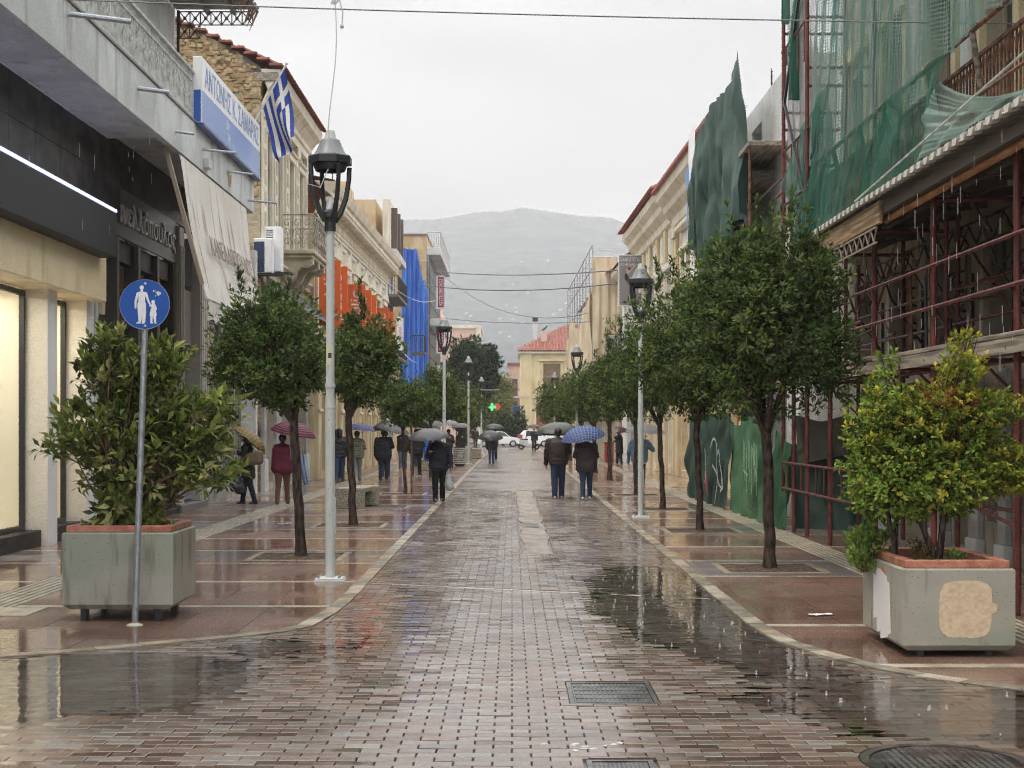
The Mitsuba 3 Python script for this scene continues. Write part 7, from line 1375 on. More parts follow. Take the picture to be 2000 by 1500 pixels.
adult = shapely.union_all([shapely.Point(-.025, .152).buffer(.019), fig([(-.025, .125), (-.025, .11)], [.012, .014]), fig([(-.058, .098), (.008, .098)], [.014, .014]), fig([(-.025, .085), (-.026, .0)], [.031, .029]), fig([(-.062, .096), (-.08, .03), (-.083, -.035)], [.012, .01, .007]), fig([(.012, .096), (.034, .03), (.054, -.012)], [.012, .009, .007]), fig([(-.043, .0), (-.042, -.08), (-.042, -.155)], [.023, .019, .013]), fig([(-.01, .0), (-.006, -.08), (-.008, -.155)], [.023, .019, .013]), fig([(-.045, -.163), (-.068, -.167)], [.01, .007]), fig([(-.008, -.163), (-.02, -.17)], [.01, .007])])
child = shapely.union_all([shapely.Point(.077, .022).buffer(.017), fig([(.077, .0), (.077, -.05)], [.014, .017]), Polygon([(.06, -.03), (.094, -.03), (.112, -.1), (.043, -.1)]), fig([(.063, -.008), (.05, -.015)], [.009, .007]), fig([(.09, -.008), (.103, -.04), (.09, -.07)], [.009, .008, .006]), fig([(.064, -.1), (.06, -.16)], [.013, .009]), fig([(.09, -.1), (.094, -.16)], [.013, .009]), fig([(.058, -.165), (.072, -.167)], [.007, .006]), fig([(.094, -.165), (.102, -.167)], [.007, .006])])
fl = np.array([[1, 0, 0, 0], [0, 0, 1, .0], [0, 1, 0, 0], [0, 0, 0, 1.0]])
put(t, 'adult_figure', MB(Ts).prism(adult, .003, T=fl), 'white_board'); put(t, 'child_figure', MB(Ts).prism(child, .0026, T=fl), 'white_board')
for z in (.185, -.195): put(t, 'bolt', MB(Ts).lathe([(.014, 0), (.012, .006), (.001, .008)], .005, 0, 0, 10, T=fl @ move(0, z, 0)), 'galvanised')
r = np.random.default_rng(2); put(t, 'torn_sticker', MB(Ts).prism(shapely.union_all([shapely.Point(.125 + r.normal(0, .016), .098 + r.normal(0, .012)).buffer(r.uniform(.004, .014), 3) for _ in range(14)]), .0015, T=fl), paint((.6, .64, .7), .5)); put(t, 'sticker_scrap', MB(Ts).prism(shapely.union_all([shapely.Point(.085 + .05 * r.random(), .12 + r.normal(0, .008)).buffer(r.uniform(.003, .006), 3) for _ in range(16)]), .0015, T=fl), paint((.04, .08, .2), .5))
# bench, bin, far bits
t = thing('stone_bench', 'exposed aggregate concrete bench behind the second left tree', 'bench')
put(t, 'support', MB(move(-3.59, 32.6) @ rotz(-.1)).box(-.29, .29, 0, .42, 0, .46, c=.02), 'exposed_aggregate'); put(t, 'support', MB(move(-3.59, 32.6) @ rotz(-.1)).box(-.29, .36, 1.35, 1.75, 0, .46, c=.02), 'exposed_aggregate'); put(t, 'seat', MB(move(-3.59, 32.6) @ rotz(-.1)).box(-.24, .26, .42, 1.35, .34, .45, c=.015), 'exposed_aggregate')
t = thing('litter_bin', 'round slatted metal litter bin far left beside a lamp post', 'litter bin'); x, y = -2.42, 68.5
for k in range(9): put(t, 'slat_ring', MB().lathe([(.27, .1 + k * .085), (.29, .1 + k * .085), (.29, .155 + k * .085), (.27, .155 + k * .085)], x, y, 0, 16), 'iron_pale')
put(t, 'liner', MB().lathe([(.001, .06), (.26, .06), (.26, .88), (.24, .88), (.001, .4)], x, y, 0, 16), paint((.05, .05, .05), .5)); put(t, 'foot', MB().lathe([(.2, 0), (.2, .06), (.001, .06)], x, y, 0, 12), 'iron_dark')
for k, (x, y, lab) in enumerate(((-3.55, 61.5, 'small aggregate block behind the walking people in dark clothes'), (-3.3, 75, 'aggregate concrete block left of the litter bin, far'),)): solo('concrete_block', MB().box(x - .35, x + .35, y - .3, y + .3, 0, .5, c=.03), 'exposed_aggregate', lab, 'concrete block')
t = thing('umbrella_stand', 'bundle of folded umbrellas for sale standing at the old house door', 'umbrella stand'); r = np.random.default_rng(6)
for k in range(12):
    a, b = r.normal(0, .1), r.normal(0, .1); q = [(.2, .32, .5), (.12, .18, .3), (.4, .45, .52), (.1, .12, .2)][k % 4]; put(t, 'folded_umbrella', MB().tube([[-6.2 + a * .8, 44.6 + b, .05], [-6.32 + a, 44.6 + b, .6], [-6.4 + a * 1.4, 44.6 + b * 1.4, .98]], [.012, .04, .02], 6), paint(q, .5)); put(t, 'handle', MB().tube([[-6.4 + a * 1.4, 44.6 + b * 1.4, .97], [-6.43 + a * 1.5, 44.6 + b * 1.4, 1.1]], .013, 5), paint((.25, .15, .1), .5))
t = thing('red_display_box', 'dark red box standing on the right pavement behind the couple', 'box'); put(t, 'box', MB().box(4.75, 5.2, 76, 76.5, .02, .95, c=.03), paint((.3, .035, .03), .5)); put(t, 'lid', MB().box(4.72, 5.23, 75.97, 76.53, .96, 1.02, c=.02), paint((.05, .02, .02), .5))
t = thing('white_mannequin', 'white shop figure beside the red box on the right pavement', 'mannequin'); put(t, 'body', MB().mesh(skin(union([hull(((5.6, 77, .05), .12), ((5.6, 77, .5), .15)), hull(((5.6, 77, .5), .15), ((5.6, 77, .95), .1), ((5.6, 77, 1.25), .17)), hull(((5.6, 77, 1.3), .05), ((5.6, 77, 1.6), .1))]), .06, 4)), 'white_board', smooth=True)

g = MB(); r = np.random.default_rng(44)   # water dripping in strings off the canopy, the balcony and the awnings
for _ in range(150):
    k = r.random(); x, y, z = (4.42, r.uniform(13, 22.5), 4.6) if k < .5 else ((-5.8, r.uniform(17, 33), 6.6) if k < .8 else (-5.36, r.uniform(26.2, 32), 3.7)); z -= r.uniform(0, 2.2); l = r.uniform(.05, .22); g.tube([[x, y, z], [x, y, z - l]], r.uniform(.002, .004), 5)
solo('roof_drips', g, 'splash_water', 'strings of rain water dripping from the canopy, balcony and awning edges', 'rain drips', kind='stuff')
# ---------------------------------------------------------------- people
def rot(v, ax, a): return np.asarray(v) @ ({'x': rotx, 'z': rotz, 'y': roty}[ax](a))[:3, :3].T
def hand_parts(w, d, nrm, side, curl):
    """palm, four unequal curling fingers, a thumb from the side of the palm"""
    d = d / np.linalg.norm(d); nrm = nrm - d * np.dot(nrm, d); nrm /= np.linalg.norm(nrm); s = np.cross(d, nrm) * side; k = w + d * .085
    parts = [hull((w, .024), (w + d * .05 + s * .022, .017), (w + d * .05 - s * .022, .017), (k + s * .03, .012), (k - s * .03, .012), n=10)]
    for i, (o, L) in enumerate(((.03, .072), (.01, .082), (-.011, .076), (-.031, .06))):
        p = k + s * o; dd = d.copy()
        for q, f in enumerate((.45, .32, .26)):
            a = curl * (.55 + .3 * q); dd = dd * math.cos(a) + nrm * math.sin(a); dd /= np.linalg.norm(dd); e = p + dd * L * f; parts.append(hull((p, .0095 - .001 * q), (e, .0088 - .001 * q), n=8)); p = e
    p = w + d * .03 + s * .03; e = p + d * .035 + s * .024 + nrm * .012; parts += [hull((p, .013), (e, .0105), n=8), hull((e, .0105), (e + d * .03 + nrm * (.01 + .02 * curl), .009), n=8)]
    return parts
PLAID = {}
def uv_cloth(key, fn): scene[key] = {'type': 'twosided', 'bsdf': {'type': 'principled', 'base_color': proc(fn), 'roughness': .6, 'specular': .3}}; return key
def plaid(c1, c2, c3, n=16):
    def f(p, nn, uv):
        a, b = uv.x * n, uv.y * n; fa, fb = a - dr.floor(a), b - dr.floor(b); la = smoothstep(.12, .06, dr.abs(fa - .5)); lb = smoothstep(.12, .06, dr.abs(fb - .5)); ba = smoothstep(.5, .44, fa * .8); bb = smoothstep(.5, .44, fb * .8)
        return mix(mix(c1, c2, (ba + bb) * .5), c3, dr.maximum(la, lb) * .7)
    return f
uv_cloth('plaid_blue', plaid((.012, .025, .11), (.03, .07, .22), (.26, .3, .4))); uv_cloth('plaid_violet', plaid((.03, .035, .11), (.08, .085, .22), (.24, .23, .33))); uv_cloth('plaid_gold', plaid((.12, .075, .025), (.24, .165, .055), (.36, .28, .13), 12))
def stripes(p, n, uv):
    r_ = dr.sqrt(dr.square(uv.x - .5) + dr.square(uv.y - .5)) * 2; k = r_ * 9; f = k - dr.floor(k); c = mix((.09, .008, .025), (.16, .015, .04), smoothstep(.45, .5, f)); c = mix(c, (.28, .21, .25), smoothstep(.82, .86, f)); return mix(c, (.04, .02, .04), smoothstep(.1, .06, f))
uv_cloth('striped_burgundy', stripes)
def umbrella(tip, axis, R, b, label, grip=None, ribs=8, deep=.46, uvm=False, shaft_b='iron_dark', sag=.055):
    """canopy of gores between ribs, ribs, shaft, handle"""
    t = thing('umbrella', label, 'umbrella'); z = np.asarray(axis, float); z /= np.linalg.norm(z); x = np.cross([0, 1, 0], z); x /= np.linalg.norm(x); y = np.cross(z, x); M = np.eye(4); M[:3, 0], M[:3, 1], M[:3, 2], M[:3, 3] = x, y, z, tip
    na, nr = ribs * 6, 9; P, U = [], []
    for i in range(nr + 1):
        r_ = i / nr; row, ur = [], []
        for j in range(na + 1):
            a = 2 * math.pi * j / na; f = (j % 6) / 6; dip_ = math.sin(math.pi * f); rr = R * math.sin(r_ * 1.25) / math.sin(1.25) * (1 - .05 * dip_ * r_ ** 2); zz = -R * deep * 1.0 * (1 - math.cos(r_ * 1.25)) / (1 - math.cos(1.25)) + sag * R * dip_ * 0 - .03 * dip_ * r_ * R
            row.append([rr * math.cos(a), rr * math.sin(a), zz]); ur.append([.5 + .5 * r_ * math.cos(a), .5 + .5 * r_ * math.sin(a)])
        P.append(row); U.append(ur)
    put(t, 'canopy', MB(M).sheet(np.array(P)), b, smooth=40 if not uvm else True, **({'uv': np.array(U).reshape(-1, 2)} if uvm else {}))
    for k in range(ribs):
        a = 2 * math.pi * k / ribs; q = [[(R * math.sin(r_ * 1.25) / math.sin(1.25)) * math.cos(a), (R * math.sin(r_ * 1.25) / math.sin(1.25)) * math.sin(a), -R * deep * (1 - math.cos(r_ * 1.25)) / (1 - math.cos(1.25)) - .008] for r_ in np.linspace(.05, 1.02, 7)]; put(t, 'rib', MB(M).tube(q, .0035, 4), 'iron_dark')
        put(t, 'stretcher', MB(M).tube([[0, 0, -.33 * R / .5], q[4]], .003, 4), 'iron_dark')
    end = np.array([0, 0, -.75]) if grip is None else (np.linalg.inv(M) @ np.r_[grip, 1])[:3]; e2 = end + (end / np.linalg.norm(end)) * .1
    put(t, 'shaft', MB(M).tube([[0, 0, .05], [0, 0, -.02], e2], [.004, .006, .006], 6), shaft_b); put(t, 'handle', MB(M).tube([end - end / np.linalg.norm(end) * .03, e2, e2 + [.02, 0, -.015]], .014, 7), paint((.03, .025, .02), .4))
    return t
def lumpy(t, amp, f, seed):
    t = t.copy(); n = (meshkit.fbm(t.vertices * f + seed * 9.1, 3, seed) - .5) * 2; n2 = (meshkit.fbm(t.vertices * [f * .7, f * .7, f * 2.6] + seed, 3, seed + 3) - .5) * 2; t.vertices = t.vertices + t.vertex_normals * ((n * .5 + n2) * amp)[:, None]; return t
def person(x, y, H, ang, label, top, legs, shoes=(.03, .03, .03), hair=(.02, .015, .012), arms=('down', 'down'), stride=.25, lean=.05, bulk=1.0, coat=.0, girth=1.0, hood=False, sleeves=None, hairlen=0, grip=None, reach=None, bag=None, turn=0, bald=False, seed=1, top_b=None, wide=1.0, trim=None):
    t = thing('person', label, 'person'); k = H / 1.72; M = move(x, y, 0) @ rotz(ang) @ scale(k, k, k); Mi = np.linalg.inv(M)
    L = lambda w: (Mi @ np.r_[w, 1])[:3]
    pel = np.array([0, 0, .93]); ch = pel + rot([0, 0, .38], 'x', -lean); nk = pel + rot([0, 0, .54], 'x', -lean); hd = nk + rot([0, .025, .135], 'x', -lean * 1.3)
    sh = {s: ch + np.array([s * .185 * bulk, 0, .085]) for s in (-1, 1)}; hip = {s: pel + np.array([s * .09, 0, -.04]) for s in (-1, 1)}
    J = {}
    for s in (-1, 1):
        a = stride * s; kn = hip[s] + rot([0, 0, -.41], 'x', a * .95 + .06); an = kn + rot([0, 0, -.41], 'x', a * .8 - (.28 if a < 0 else .02) * abs(stride) * 2.2); J['leg', s] = (hip[s], kn, an)
    low = min(J['leg', s][2][2] for s in (-1, 1)); dz = .085 - low     # the lower foot stands on the ground
    for kk in list(J): J[kk] = tuple(p + [0, 0, dz] for p in J[kk])
    pel, ch, nk, hd = (p + [0, 0, dz] for p in (pel, ch, nk, hd)); sh = {s: p + [0, 0, dz] for s, p in sh.items()}
    hdir = {}
    for s, m in zip((-1, 1), arms):
        o = sh[s]
        if m == 'down': el = o + rot([s * .05, -.01, -.285], 'x', -stride * s * .8); wr = el + rot([s * .01, .06, -.25], 'x', -stride * s * .5)
        elif m == 'bag': el = o + np.array([s * .08, .0, -.28]); wr = el + np.array([s * .02, .07, -.245])
        elif m == 'bent': el = o + np.array([s * .08, -.04, -.27]); wr = el + np.array([-s * .08, .22, .02])
        elif m == 'pocket': el = o + np.array([s * .1, -.06, -.26]); wr = el + np.array([-s * .05, .12, -.2])
        elif m == 'grip':
            g_ = L(grip); v = g_ - o; D = np.linalg.norm(v); 
            if D > .54: g_ = o + v * .54 / D; v = g_ - o; D = .54
            mid = o + v / 2; hgt = math.sqrt(max(0, .285 ** 2 - (D / 2) ** 2)); dn = np.array([s * .35, -.2, -1.0]); dn -= v * np.dot(dn, v) / D ** 2; dn /= np.linalg.norm(dn); el = mid + dn * hgt; wr = g_ - (g_ - el) / np.linalg.norm(g_ - el) * .06
        J['arm', s] = (o, el, wr); hdir[s] = wr - el
    P_ = []
    for s in (-1, 1):
        a, b, c = J['leg', s]; P_ += [hull((a, .075), (b, .05)), hull((b, .05), (c, .036)), hull((c + [0, -.03, -.04], .034), (c + [0, .1, -.055], .026), (c + [0, 0, 0], .036))]
        a, b, c = J['arm', s]; P_ += [hull((a, .046), (b, .036)), hull((b, .036), (c, .026))]
    P_ += [hull((pel + [.07, 0, 0], .1), (pel - [.07, 0, 0], .1), (ch + [.09, 0, 0], .1), (ch - [.09, 0, 0], .1)), hull((ch + [.12, 0, .07], .06), (ch - [.12, 0, .07], .06), (nk, .055)), hull((nk - [0, 0, .03], .052), (hd - [0, .01, .05], .05))]
    Rh = np.eye(3) if not turn else rotz(turn)[:3, :3]; hp = lambda v: hd + Rh @ np.array(v)
    P_ += [hull((hp([0, -.018, .03]), .083), (hp([0, .02, .035]), .078), (hp([0, .03, -.03]), .066)), hull((hp([0, .03, -.03]), .064), (hp([0, .052, -.085]), .036), (hp([0, 0, -.06]), .05)), hull((hp([0, .098, .02]), .01), (hp([0, .118, -.02]), .014), (hp([0, .085, -.025]), .02)), hull((hp([.03, .083, .036]), .016), (hp([-.03, .083, .036]), .016)), hull((hp([.018, .092, -.058]), .009), (hp([-.018, .092, -.058]), .009))]
    for s in (-1, 1): P_.append(hull((hp([s * .086, -.008, .015]), .016), (hp([s * .082, -.004, -.025]), .012)))
    for s in (-1, 1): P_ += hand_parts(J['arm', s][2], hdir[s], np.array([-s * .8, .3, .0]) if arms[0 if s < 0 else 1] != 'grip' else np.array([-s * .3, .9, .1]), s, 1.0 if arms[0 if s < 0 else 1] in ('grip', 'bag') else .35)
    put(t, 'body', MB(M).mesh(skin(union(P_), .022, 5)), 'skin', smooth=True)
    for s in (-1, 1): put(t, 'eye', MB(M).ball(hp([s * .032, .096, .022]), (.012, .007, .007), 1), paint((.03, .02, .015), .3))
    put(t, 'mouth', MB(M).ball(hp([0, .098, -.056]), (.022, .006, .005), 1), paint((.33, .13, .11), .5))
    # trousers, shoes
    Q = [hull((pel + [.055, 0, .07], .11 * girth), (pel - [.055, 0, -.07], .11 * girth), (pel + [.06, -.02, -.05], .11 * girth), (pel + [-.06, -.02, -.05], .11 * girth))]
    for s in (-1, 1):
        a, b, c = J['leg', s]; Q += [hull((a, .098 * girth), (b, .07 * wide)), hull((b, .07 * wide), (c + [0, -.005, -.02], .056 * wide))]
    put(t, 'trousers', MB(M).mesh(lumpy(skin(union(Q), .03, 4), .011, 9, seed)), legs, smooth=True)
    for s in (-1, 1):
        c = J['leg', s][2]; put(t, 'shoe', MB(M).mesh(skin(union([hull((c + [0, -.045, -.045], .04), (c + [0, .06, -.053], .034), (c + [s * .008, .12, -.06], .026), (c + [0, -.01, -.01], .042))]), .03, 3)), paint(shoes, .4), smooth=True)
    # jacket
    b_ = pel + [0, 0, .02 - coat]; Q = [hull((b_ + [.09 * girth, 0, -.05], .126 * girth + .012), (b_ + [-.09 * girth, 0, -.05], .126 * girth + .012), (ch + [.1 * bulk, 0, 0], .122 * girth), (ch - [.1 * bulk, 0, 0], .118 * girth)), hull((ch + [.1 * bulk, 0, 0], .115 * girth), (ch - [.1 * bulk, 0, 0], .115 * girth), (sh[1], .065), (sh[-1], .065), (nk - [0, 0, .02], .062)), hull((nk - [0, 0, .04], .07), (nk + [0, 0, .012], .06))]
    A = []
    for s in (-1, 1):
        a, b, c = J['arm', s]; A += [hull((a, .07 * bulk), (b, .056 * bulk)), hull((b, .056 * bulk), (c + (c - b) * .05, .042 * bulk))]
    if hood: Q.append(hull((hp([0, -.03, .03]), .105), (hp([0, -.01, -.06]), .085), (nk + [0, -.03, .0], .08)))
    if sleeves is None: put(t, 'jacket', MB(M).mesh(lumpy(skin(union(Q + A), .028, 4), .022, 8, seed)), top_b or paint(top, .55, .4), smooth=True)
    else: put(t, 'vest', MB(M).mesh(lumpy(skin(union(Q), .028, 4), .016, 8, seed)), top_b or paint(top, .55, .4), smooth=True); put(t, 'sleeves', MB(M).mesh(lumpy(skin(union(A), .028, 3), .01, 9, seed)), paint(sleeves, .6), smooth=True)
    if trim: put(t, 'fleece_hem', MB(M).mesh(lumpy(skin(union([hull((b_ + [.09 * girth, 0, -.09], .118 * girth), (b_ - [.09 * girth, 0, .09], .118 * girth), (b_ + [.09 * girth, 0, -.055], .12 * girth), (b_ - [.09 * girth, 0, .055], .12 * girth)), hull((nk + [.05, -.03, 0], .05), (nk + [-.05, -.03, 0], .05))]), .03, 3), .01, 20, 2)), paint(trim, .8), smooth=True)
    if not hood and not bald:
        Hr = [hull((hp([0, -.03, .045]), .09), (hp([0, .025, .058]), .076)), hull((hp([0, -.035, .04]), .09), (hp([0, -.045, -.03]), .066))]
        for s in (-1, 1): Hr.append(hull((hp([s * .05, -.02, .04]), .05), (hp([s * .055, -.02, -.0]), .035)))
        if hairlen: Hr += [hull((hp([0, -.05, .02]), .085), (hp([.04, -.06, -hairlen]), .05), (hp([-.04, -.06, -hairlen]), .05))] + [hull((hp([s * .06, -.01, .04]), .045), (hp([s * .075, -.01, -hairlen * .8]), .03)) for s in (-1, 1)]
        put(t, 'hair', MB(M).mesh(lumpy(skin(union(Hr), .025, 3), .009, 24, seed)), paint(hair, .5), smooth=True)
    return t, M, {s: (M @ np.r_[J['arm', s][2] + hdir[s] / np.linalg.norm(hdir[s]) * .085, 1])[:3] for s in (-1, 1)}
denim, navyd, blackc = paint((.035, .06, .13), .75, .3), paint((.014, .018, .032), .7, .3), paint((.012, .012, .014), .6, .4)
def held(px, py, grip, tip): return np.array(tip) - np.array(grip)
# 1 woman with the gold checked umbrella, seen in profile facing the shops
gp = np.array([-6.4, 34.45, 1.22]); person(-6.14, 34.6, 1.68, math.pi / 2, 'woman in a black coat facing the shop window under a gold checked umbrella', (.012, .012, .014), navyd, (.16, .05, .03), (.045, .02, .015), ('bag', 'grip'), .2, .1, 1.1, .22, 1.1, hairlen=.09, grip=gp, seed=3)
umbrella((-6.02, 34.75, 1.66), (.5, .12, .62), .5, 'plaid_gold', 'tilted gold checked umbrella resting behind the head of the woman in black', gp, uvm=True)
t = thing('carrier_bag', 'dark crumpled carrier bag hanging from the hand of the woman in black', 'bag'); put(t, 'sack', MB().mesh(lumpy(skin(union([hull(((-6.4, 34.35, .42), .14), ((-6.28, 34.4, .36), .13), ((-6.36, 34.4, .7), .05))]), .04, 2), .03, 9, 4)), paint((.035, .035, .04), .35), smooth=True); put(t, 'handle', MB().tube([[-6.36, 34.4, .72], [-6.34, 34.4, .86], [-6.31, 34.4, .74]], .008, 5), paint((.035, .035, .04), .35))
t = thing('shoulder_bag', 'beige brown shoulder bag on the arm of the woman in black', 'bag'); put(t, 'body', MB().mesh(skin(union([hull(((-6.28, 34.36, .98), .07), ((-5.85, 34.36, 1.02), .1), ((-5.85, 34.36, 1.18), .09), ((-6.2, 34.36, 1.1), .06))]), .04, 3)), paint((.2, .14, .085), .5), smooth=True); put(t, 'strap', MB().tube([[-6.2, 34.36, 1.12], [-6.05, 34.42, 1.42], [-5.9, 34.36, 1.2]], .01, 5), paint((.14, .09, .05), .5))
# 2 woman in the burgundy vest
gp = np.array([-5.12, 34.75, 1.2]); person(-5.35, 34.6, 1.64, -.05, 'woman in a burgundy vest and brown trousers walking away under a striped umbrella', (.16, .015, .045), paint((.17, .085, .055), .8, .2), (.05, .05, .06), (.012, .012, .014), ('down', 'grip'), .22, .02, 1.0, .02, 1.25, sleeves=(.42, .35, .45), grip=gp, seed=5)
umbrella((-5.06, 34.7, 1.92), (.2, -.08, .98), .54, 'striped_burgundy', 'striped burgundy and white umbrella over the woman in the vest', gp, uvm=True, deep=.52)
# 3 hooded man, 4 khaki puffer, 5 navy coat
person(-5.62, 48.4, 1.74, .05, 'man in a black hooded jacket and jeans just right of the near lamp post', (.016, .017, .02), denim, (.12, .05, .03), arms=('down', 'down'), stride=.24, bulk=1.1, girth=1.05, hood=True, seed=6)
person(-6.1, 51.5, 1.72, .0, 'person in dark clothes mostly hidden behind the near lamp post', (.05, .03, .025), blackc, seed=8)
def puffer(p, n, uv): f = p.z * 13; q = f - dr.floor(f); return mix((.2, .2, .14), (.09, .09, .06), smoothstep(.16, .04, dr.minimum(q, 1 - q)))
mat('puffer_khaki', puffer, .5, .4, bump=lambda p, n, uv: dr.sqrt(dr.abs(dr.sin(p.z * 13 * math.pi))), bscale=.03, eps=4e-3)
gp = np.array([-4.95, 49.4, 1.28]); person(-5.14, 49.2, 1.66, .05, 'person in a khaki quilted jacket and grey trousers under a violet plaid umbrella', (.2, .2, .14), paint((.2, .21, .24), .8, .2), (.1, .09, .08), arms=('bent', 'grip'), stride=.2, girth=1.15, grip=gp, seed=9, top_b='puffer_khaki')
umbrella((-5.0, 49.3, 1.92), (.1, 0, 1), .5, 'plaid_violet', 'small violet blue plaid umbrella above the khaki jacket', gp, uvm=True, deep=.44)
gp = np.array([-4.1, 50.15, 1.25]); person(-4.33, 50.0, 1.7, .0, 'broad person in a dark navy coat walking away under grey umbrellas', (.012, .013, .026), navyd, (.03, .03, .03), arms=('down', 'grip'), stride=.2, bulk=1.2, coat=.08, girth=1.3, grip=gp, seed=10)
umbrella((-3.95, 50.0, 1.9), (.22, -.1, .95), .56, paint((.085, .085, .087), .4), 'grey umbrella tilted over the broad person in navy', gp, deep=.4); umbrella((-4.35, 51.3, 2.02), (-.18, .1, 1), .58, paint((.05, .047, .047), .4), 'darker grey umbrella just behind, left of the grey one over the navy coat', np.array([-4.25, 51.3, 1.2]), deep=.42)
person(-4.4, 51.6, 1.66, .0, 'person hidden behind the broad navy coat, one pale shoe showing', (.03, .035, .04), denim, (.5, .5, .52), seed=23, grip=np.array([-4.25, 51.3, 1.2]), arms=('down', 'grip'))
# 6,7 people round the third tree
gp = np.array([-4.55, 60.8, 1.35]); person(-4.5, 61.2, 1.72, math.pi, 'person in an olive jacket and blue jeans facing the viewer behind the slim third tree', (.03, .034, .026), paint((.09, .14, .24), .75, .3), (.3, .28, .26), arms=('down', 'grip'), stride=.25, grip=gp, girth=1.1, seed=11)
umbrella((-4.55, 60.8, 2.05), (0, 0, 1), .55, paint((.04, .12, .5), .4), 'plain bright blue umbrella behind the slim third tree', gp)
person(-3.95, 63, 1.74, math.pi, 'person in a black jacket and jeans beside the olive jacket', (.02, .02, .022), denim, seed=12)
gp = np.array([-3.25, 53.2, 1.3]); person(-3.42, 53.0, 1.76, -.1, 'man in dark clothes and white trainers striding beside the tree stake', (.018, .018, .022), paint((.03, .03, .034), .7, .3), (.62, .62, .62), arms=('down', 'grip'), stride=.36, grip=gp, seed=13)
umbrella((-3.3, 53.1, 2.02), (.05, 0, 1), .52, paint((.05, .05, .052), .4), 'dark umbrella above the man with white trainers', gp)
solo('blue_poncho', MB().mesh(lumpy(skin(union([hull(((-3.3, 58, .62), .16), ((-3.2, 58, 1.2), .13), ((-3.35, 58, 1.3), .12))]), .05, 2), .04, 7, 5)), paint((.03, .14, .6), .5), 'bright blue hanging sheet behind the walking man in dark trousers', 'sheet', smooth=True)
for x, y, z, R, c, lab in ((-3.0, 70, 2.15, .5, (.2, .2, .23), 'pale grey umbrella far behind the tree stake'), (-3.5, 66, 2.1, .52, (.12, .11, .1), 'dark brown grey umbrella behind the tree stake'), (-2.55, 74, 2.0, .5, (.1, .1, .1), 'dark umbrella far behind the second left lamp post')):
    g_ = np.array([x + .1, y, 1.3]); umbrella((x, y, z), (0, 0, 1), R, paint(c, .4), lab, g_); person(x, y + .2, 1.7, math.pi * (R > .51), 'person in dark clothes under the ' + lab, (.03, .03, .035), navyd, seed=int(y), arms=('down', 'grip'), grip=g_)
# 8 man walking towards the viewer
gp = np.array([-1.955, 35.42, 1.22]); person(-1.76, 35.75, 1.66, math.pi + .05, 'man in a navy jacket walking towards the viewer, carrying a white bag', (.01, .013, .03), paint((.008, .009, .012), .6, .3), (.02, .02, .02), (.06, .055, .05), ('bag', 'grip'), .14, .03, 1.1, .02, 1.12, grip=gp, seed=14, wide=1.1)
umbrella((-2.0, 35.5, 1.76), (-.06, -.16, 1), .49, paint((.075, .075, .08), .4), 'grey umbrella of the man walking towards the viewer', gp, deep=.42)
t = thing('plastic_bag', 'white translucent plastic bag carried by the man in the navy jacket', 'bag'); put(t, 'sack', MB().mesh(lumpy(skin(union([hull(((-1.52, 35.6, .42), .1), ((-1.48, 35.6, .36), .1), ((-1.5, 35.6, .62), .04))]), .03, 2), .02, 11, 4)), paint((.42, .47, .44), .3), smooth=True); put(t, 'handles', MB().tube([[-1.53, 35.6, .62], [-1.5, 35.6, .76], [-1.47, 35.6, .62]], .009, 5), paint((.42, .47, .44), .3))
# 9 far walker, 10 far left, 16 at the scooter
gp = np.array([-.95, 72.8, 1.3]); person(-1.0, 72.5, 1.66, .0, 'person in a purple brown coat and jeans walking away in mid street', (.035, .018, .024), paint((.05, .09, .24), .75, .3), (.02, .02, .03), arms=('down', 'grip'), stride=.12, bulk=1.15, coat=.06, girth=1.3, grip=gp, seed=15)
umbrella((-1.05, 72.2, 1.62), (0, -.22, 1), .62, paint((.035, .035, .038), .35), 'black umbrella over the purple brown coat in mid street', gp, deep=.58)
gp = np.array([-.95, 80, 1.35]); umbrella((-.95, 80, 1.98), (0, 0, 1), .55, paint((.03, .03, .032), .35), 'black umbrella just behind and above the one in mid street', gp); person(-.95, 80.1, 1.7, 0, 'walker hidden behind the black umbrella in mid street', (.03, .02, .024), navyd, seed=16, arms=('down', 'grip'), grip=gp)
person(-3.0, 122, 1.78, .1, 'far dark figure standing beside the fourth left lamp post', (.02, .018, .018), blackc, seed=17)
gp = np.array([1.6, 109.3, 1.35]); person(1.62, 109, 1.7, math.pi, 'far person in dark blue walking before the small white car', (.015, .018, .04), blackc, seed=18, arms=('down', 'grip'), grip=gp, stride=.2); umbrella((1.6, 109.2, 2.0), (0, 0, 1), .55, paint((.02, .02, .022), .35), 'far black umbrella before the small white car', gp)
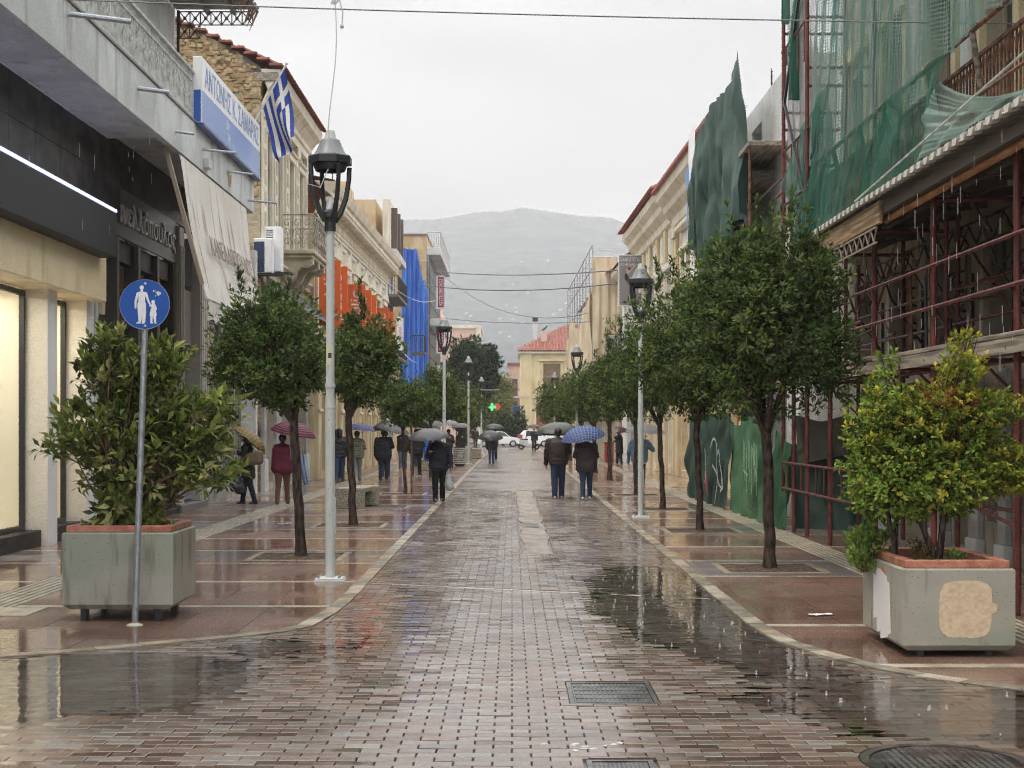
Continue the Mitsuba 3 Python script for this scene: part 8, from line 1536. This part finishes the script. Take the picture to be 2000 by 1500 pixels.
# 11, 12 the couple on the right
gp = np.array([1.22, 37.5, 1.3]); person(1.16, 37.3, 1.76, .03, 'man in a dark brown bomber jacket and jeans, left one of the couple', (.028, .017, .013), paint((.02, .032, .075), .75, .3), (.5, .49, .46), (.02, .016, .014), ('down', 'grip'), .13, .02, 1.25, -.02, 1.12, grip=gp, seed=19, wide=1.2)
umbrella((1.2, 37.9, 1.92), (0, .05, 1), .62, paint((.045, .055, .045), .4), 'dark green umbrella behind the man in the brown bomber jacket', gp, deep=.48)
gp = np.array([1.98, 37.0, 1.22]); person(1.84, 36.8, 1.64, -.05, 'woman in a grey brown anorak and blue jeans walking away under a blue plaid umbrella', (.042, .034, .036), paint((.024, .045, .11), .75, .3), (.62, .62, .62), (.01, .01, .012), ('bent', 'grip'), .14, .0, 1.15, .06, 1.25, grip=gp, seed=20)
umbrella((1.72, 36.75, 1.82), (-.16, -.18, 1), .56, 'plaid_blue', 'blue plaid umbrella over the woman in the anorak', gp, uvm=True, deep=.52)
# 13, 14 on the right pavement
gp = np.array([5.0, 72.3, 1.35]); person(5.24, 72.5, 1.64, math.pi * .6, 'figure in black standing by the cream wall under a dark brown umbrella', (.012, .012, .013), blackc, (.5, .5, .5), (.3, .22, .14), ('grip', 'bent'), .1, .02, 1.1, .3, 1.2, grip=gp, seed=21, wide=1.35)
umbrella((5.2, 72.4, 1.83), (.06, -.05, 1), .55, paint((.07, .035, .03), .4), 'dark brown umbrella by the cream wall on the right', gp)
gp = np.array([3.72, 41.3, 1.28]); person(3.55, 41.4, 1.7, -.1, 'person in a blue denim jacket with cream fleece hem behind the right lamp post', (.12, .19, .26), paint((.018, .018, .02), .7, .3), (.02, .02, .02), (.2, .15, .1), ('bag', 'grip'), .22, .02, 1.15, -.03, 1.1, grip=gp, seed=22, trim=(.6, .54, .46))
scene['clear_plastic'] = {'type': 'principledthin', 'base_color': rgb((.42, .45, .47)), 'roughness': .25, 'eta': 1.4, 'diff_trans': 1.2, 'spec_trans': .3}
umbrella((3.72, 41.3, 1.88), (.05, -.05, 1), .56, 'clear_plastic', 'translucent grey umbrella behind the right lamp post', gp, deep=.4)
# ---------------------------------------------------------------- haze
scene['haze'] = {'type': 'cube', 'to_world': ST().translate([0, 2150, 249]).scale([2300, 2200, 251]), 'bsdf': {'type': 'null'}, 'interior': {'type': 'ref', 'id': 'haze_air'}}
labels['haze'] = {'kind': 'stuff', 'label': 'pale rain haze filling the air'}
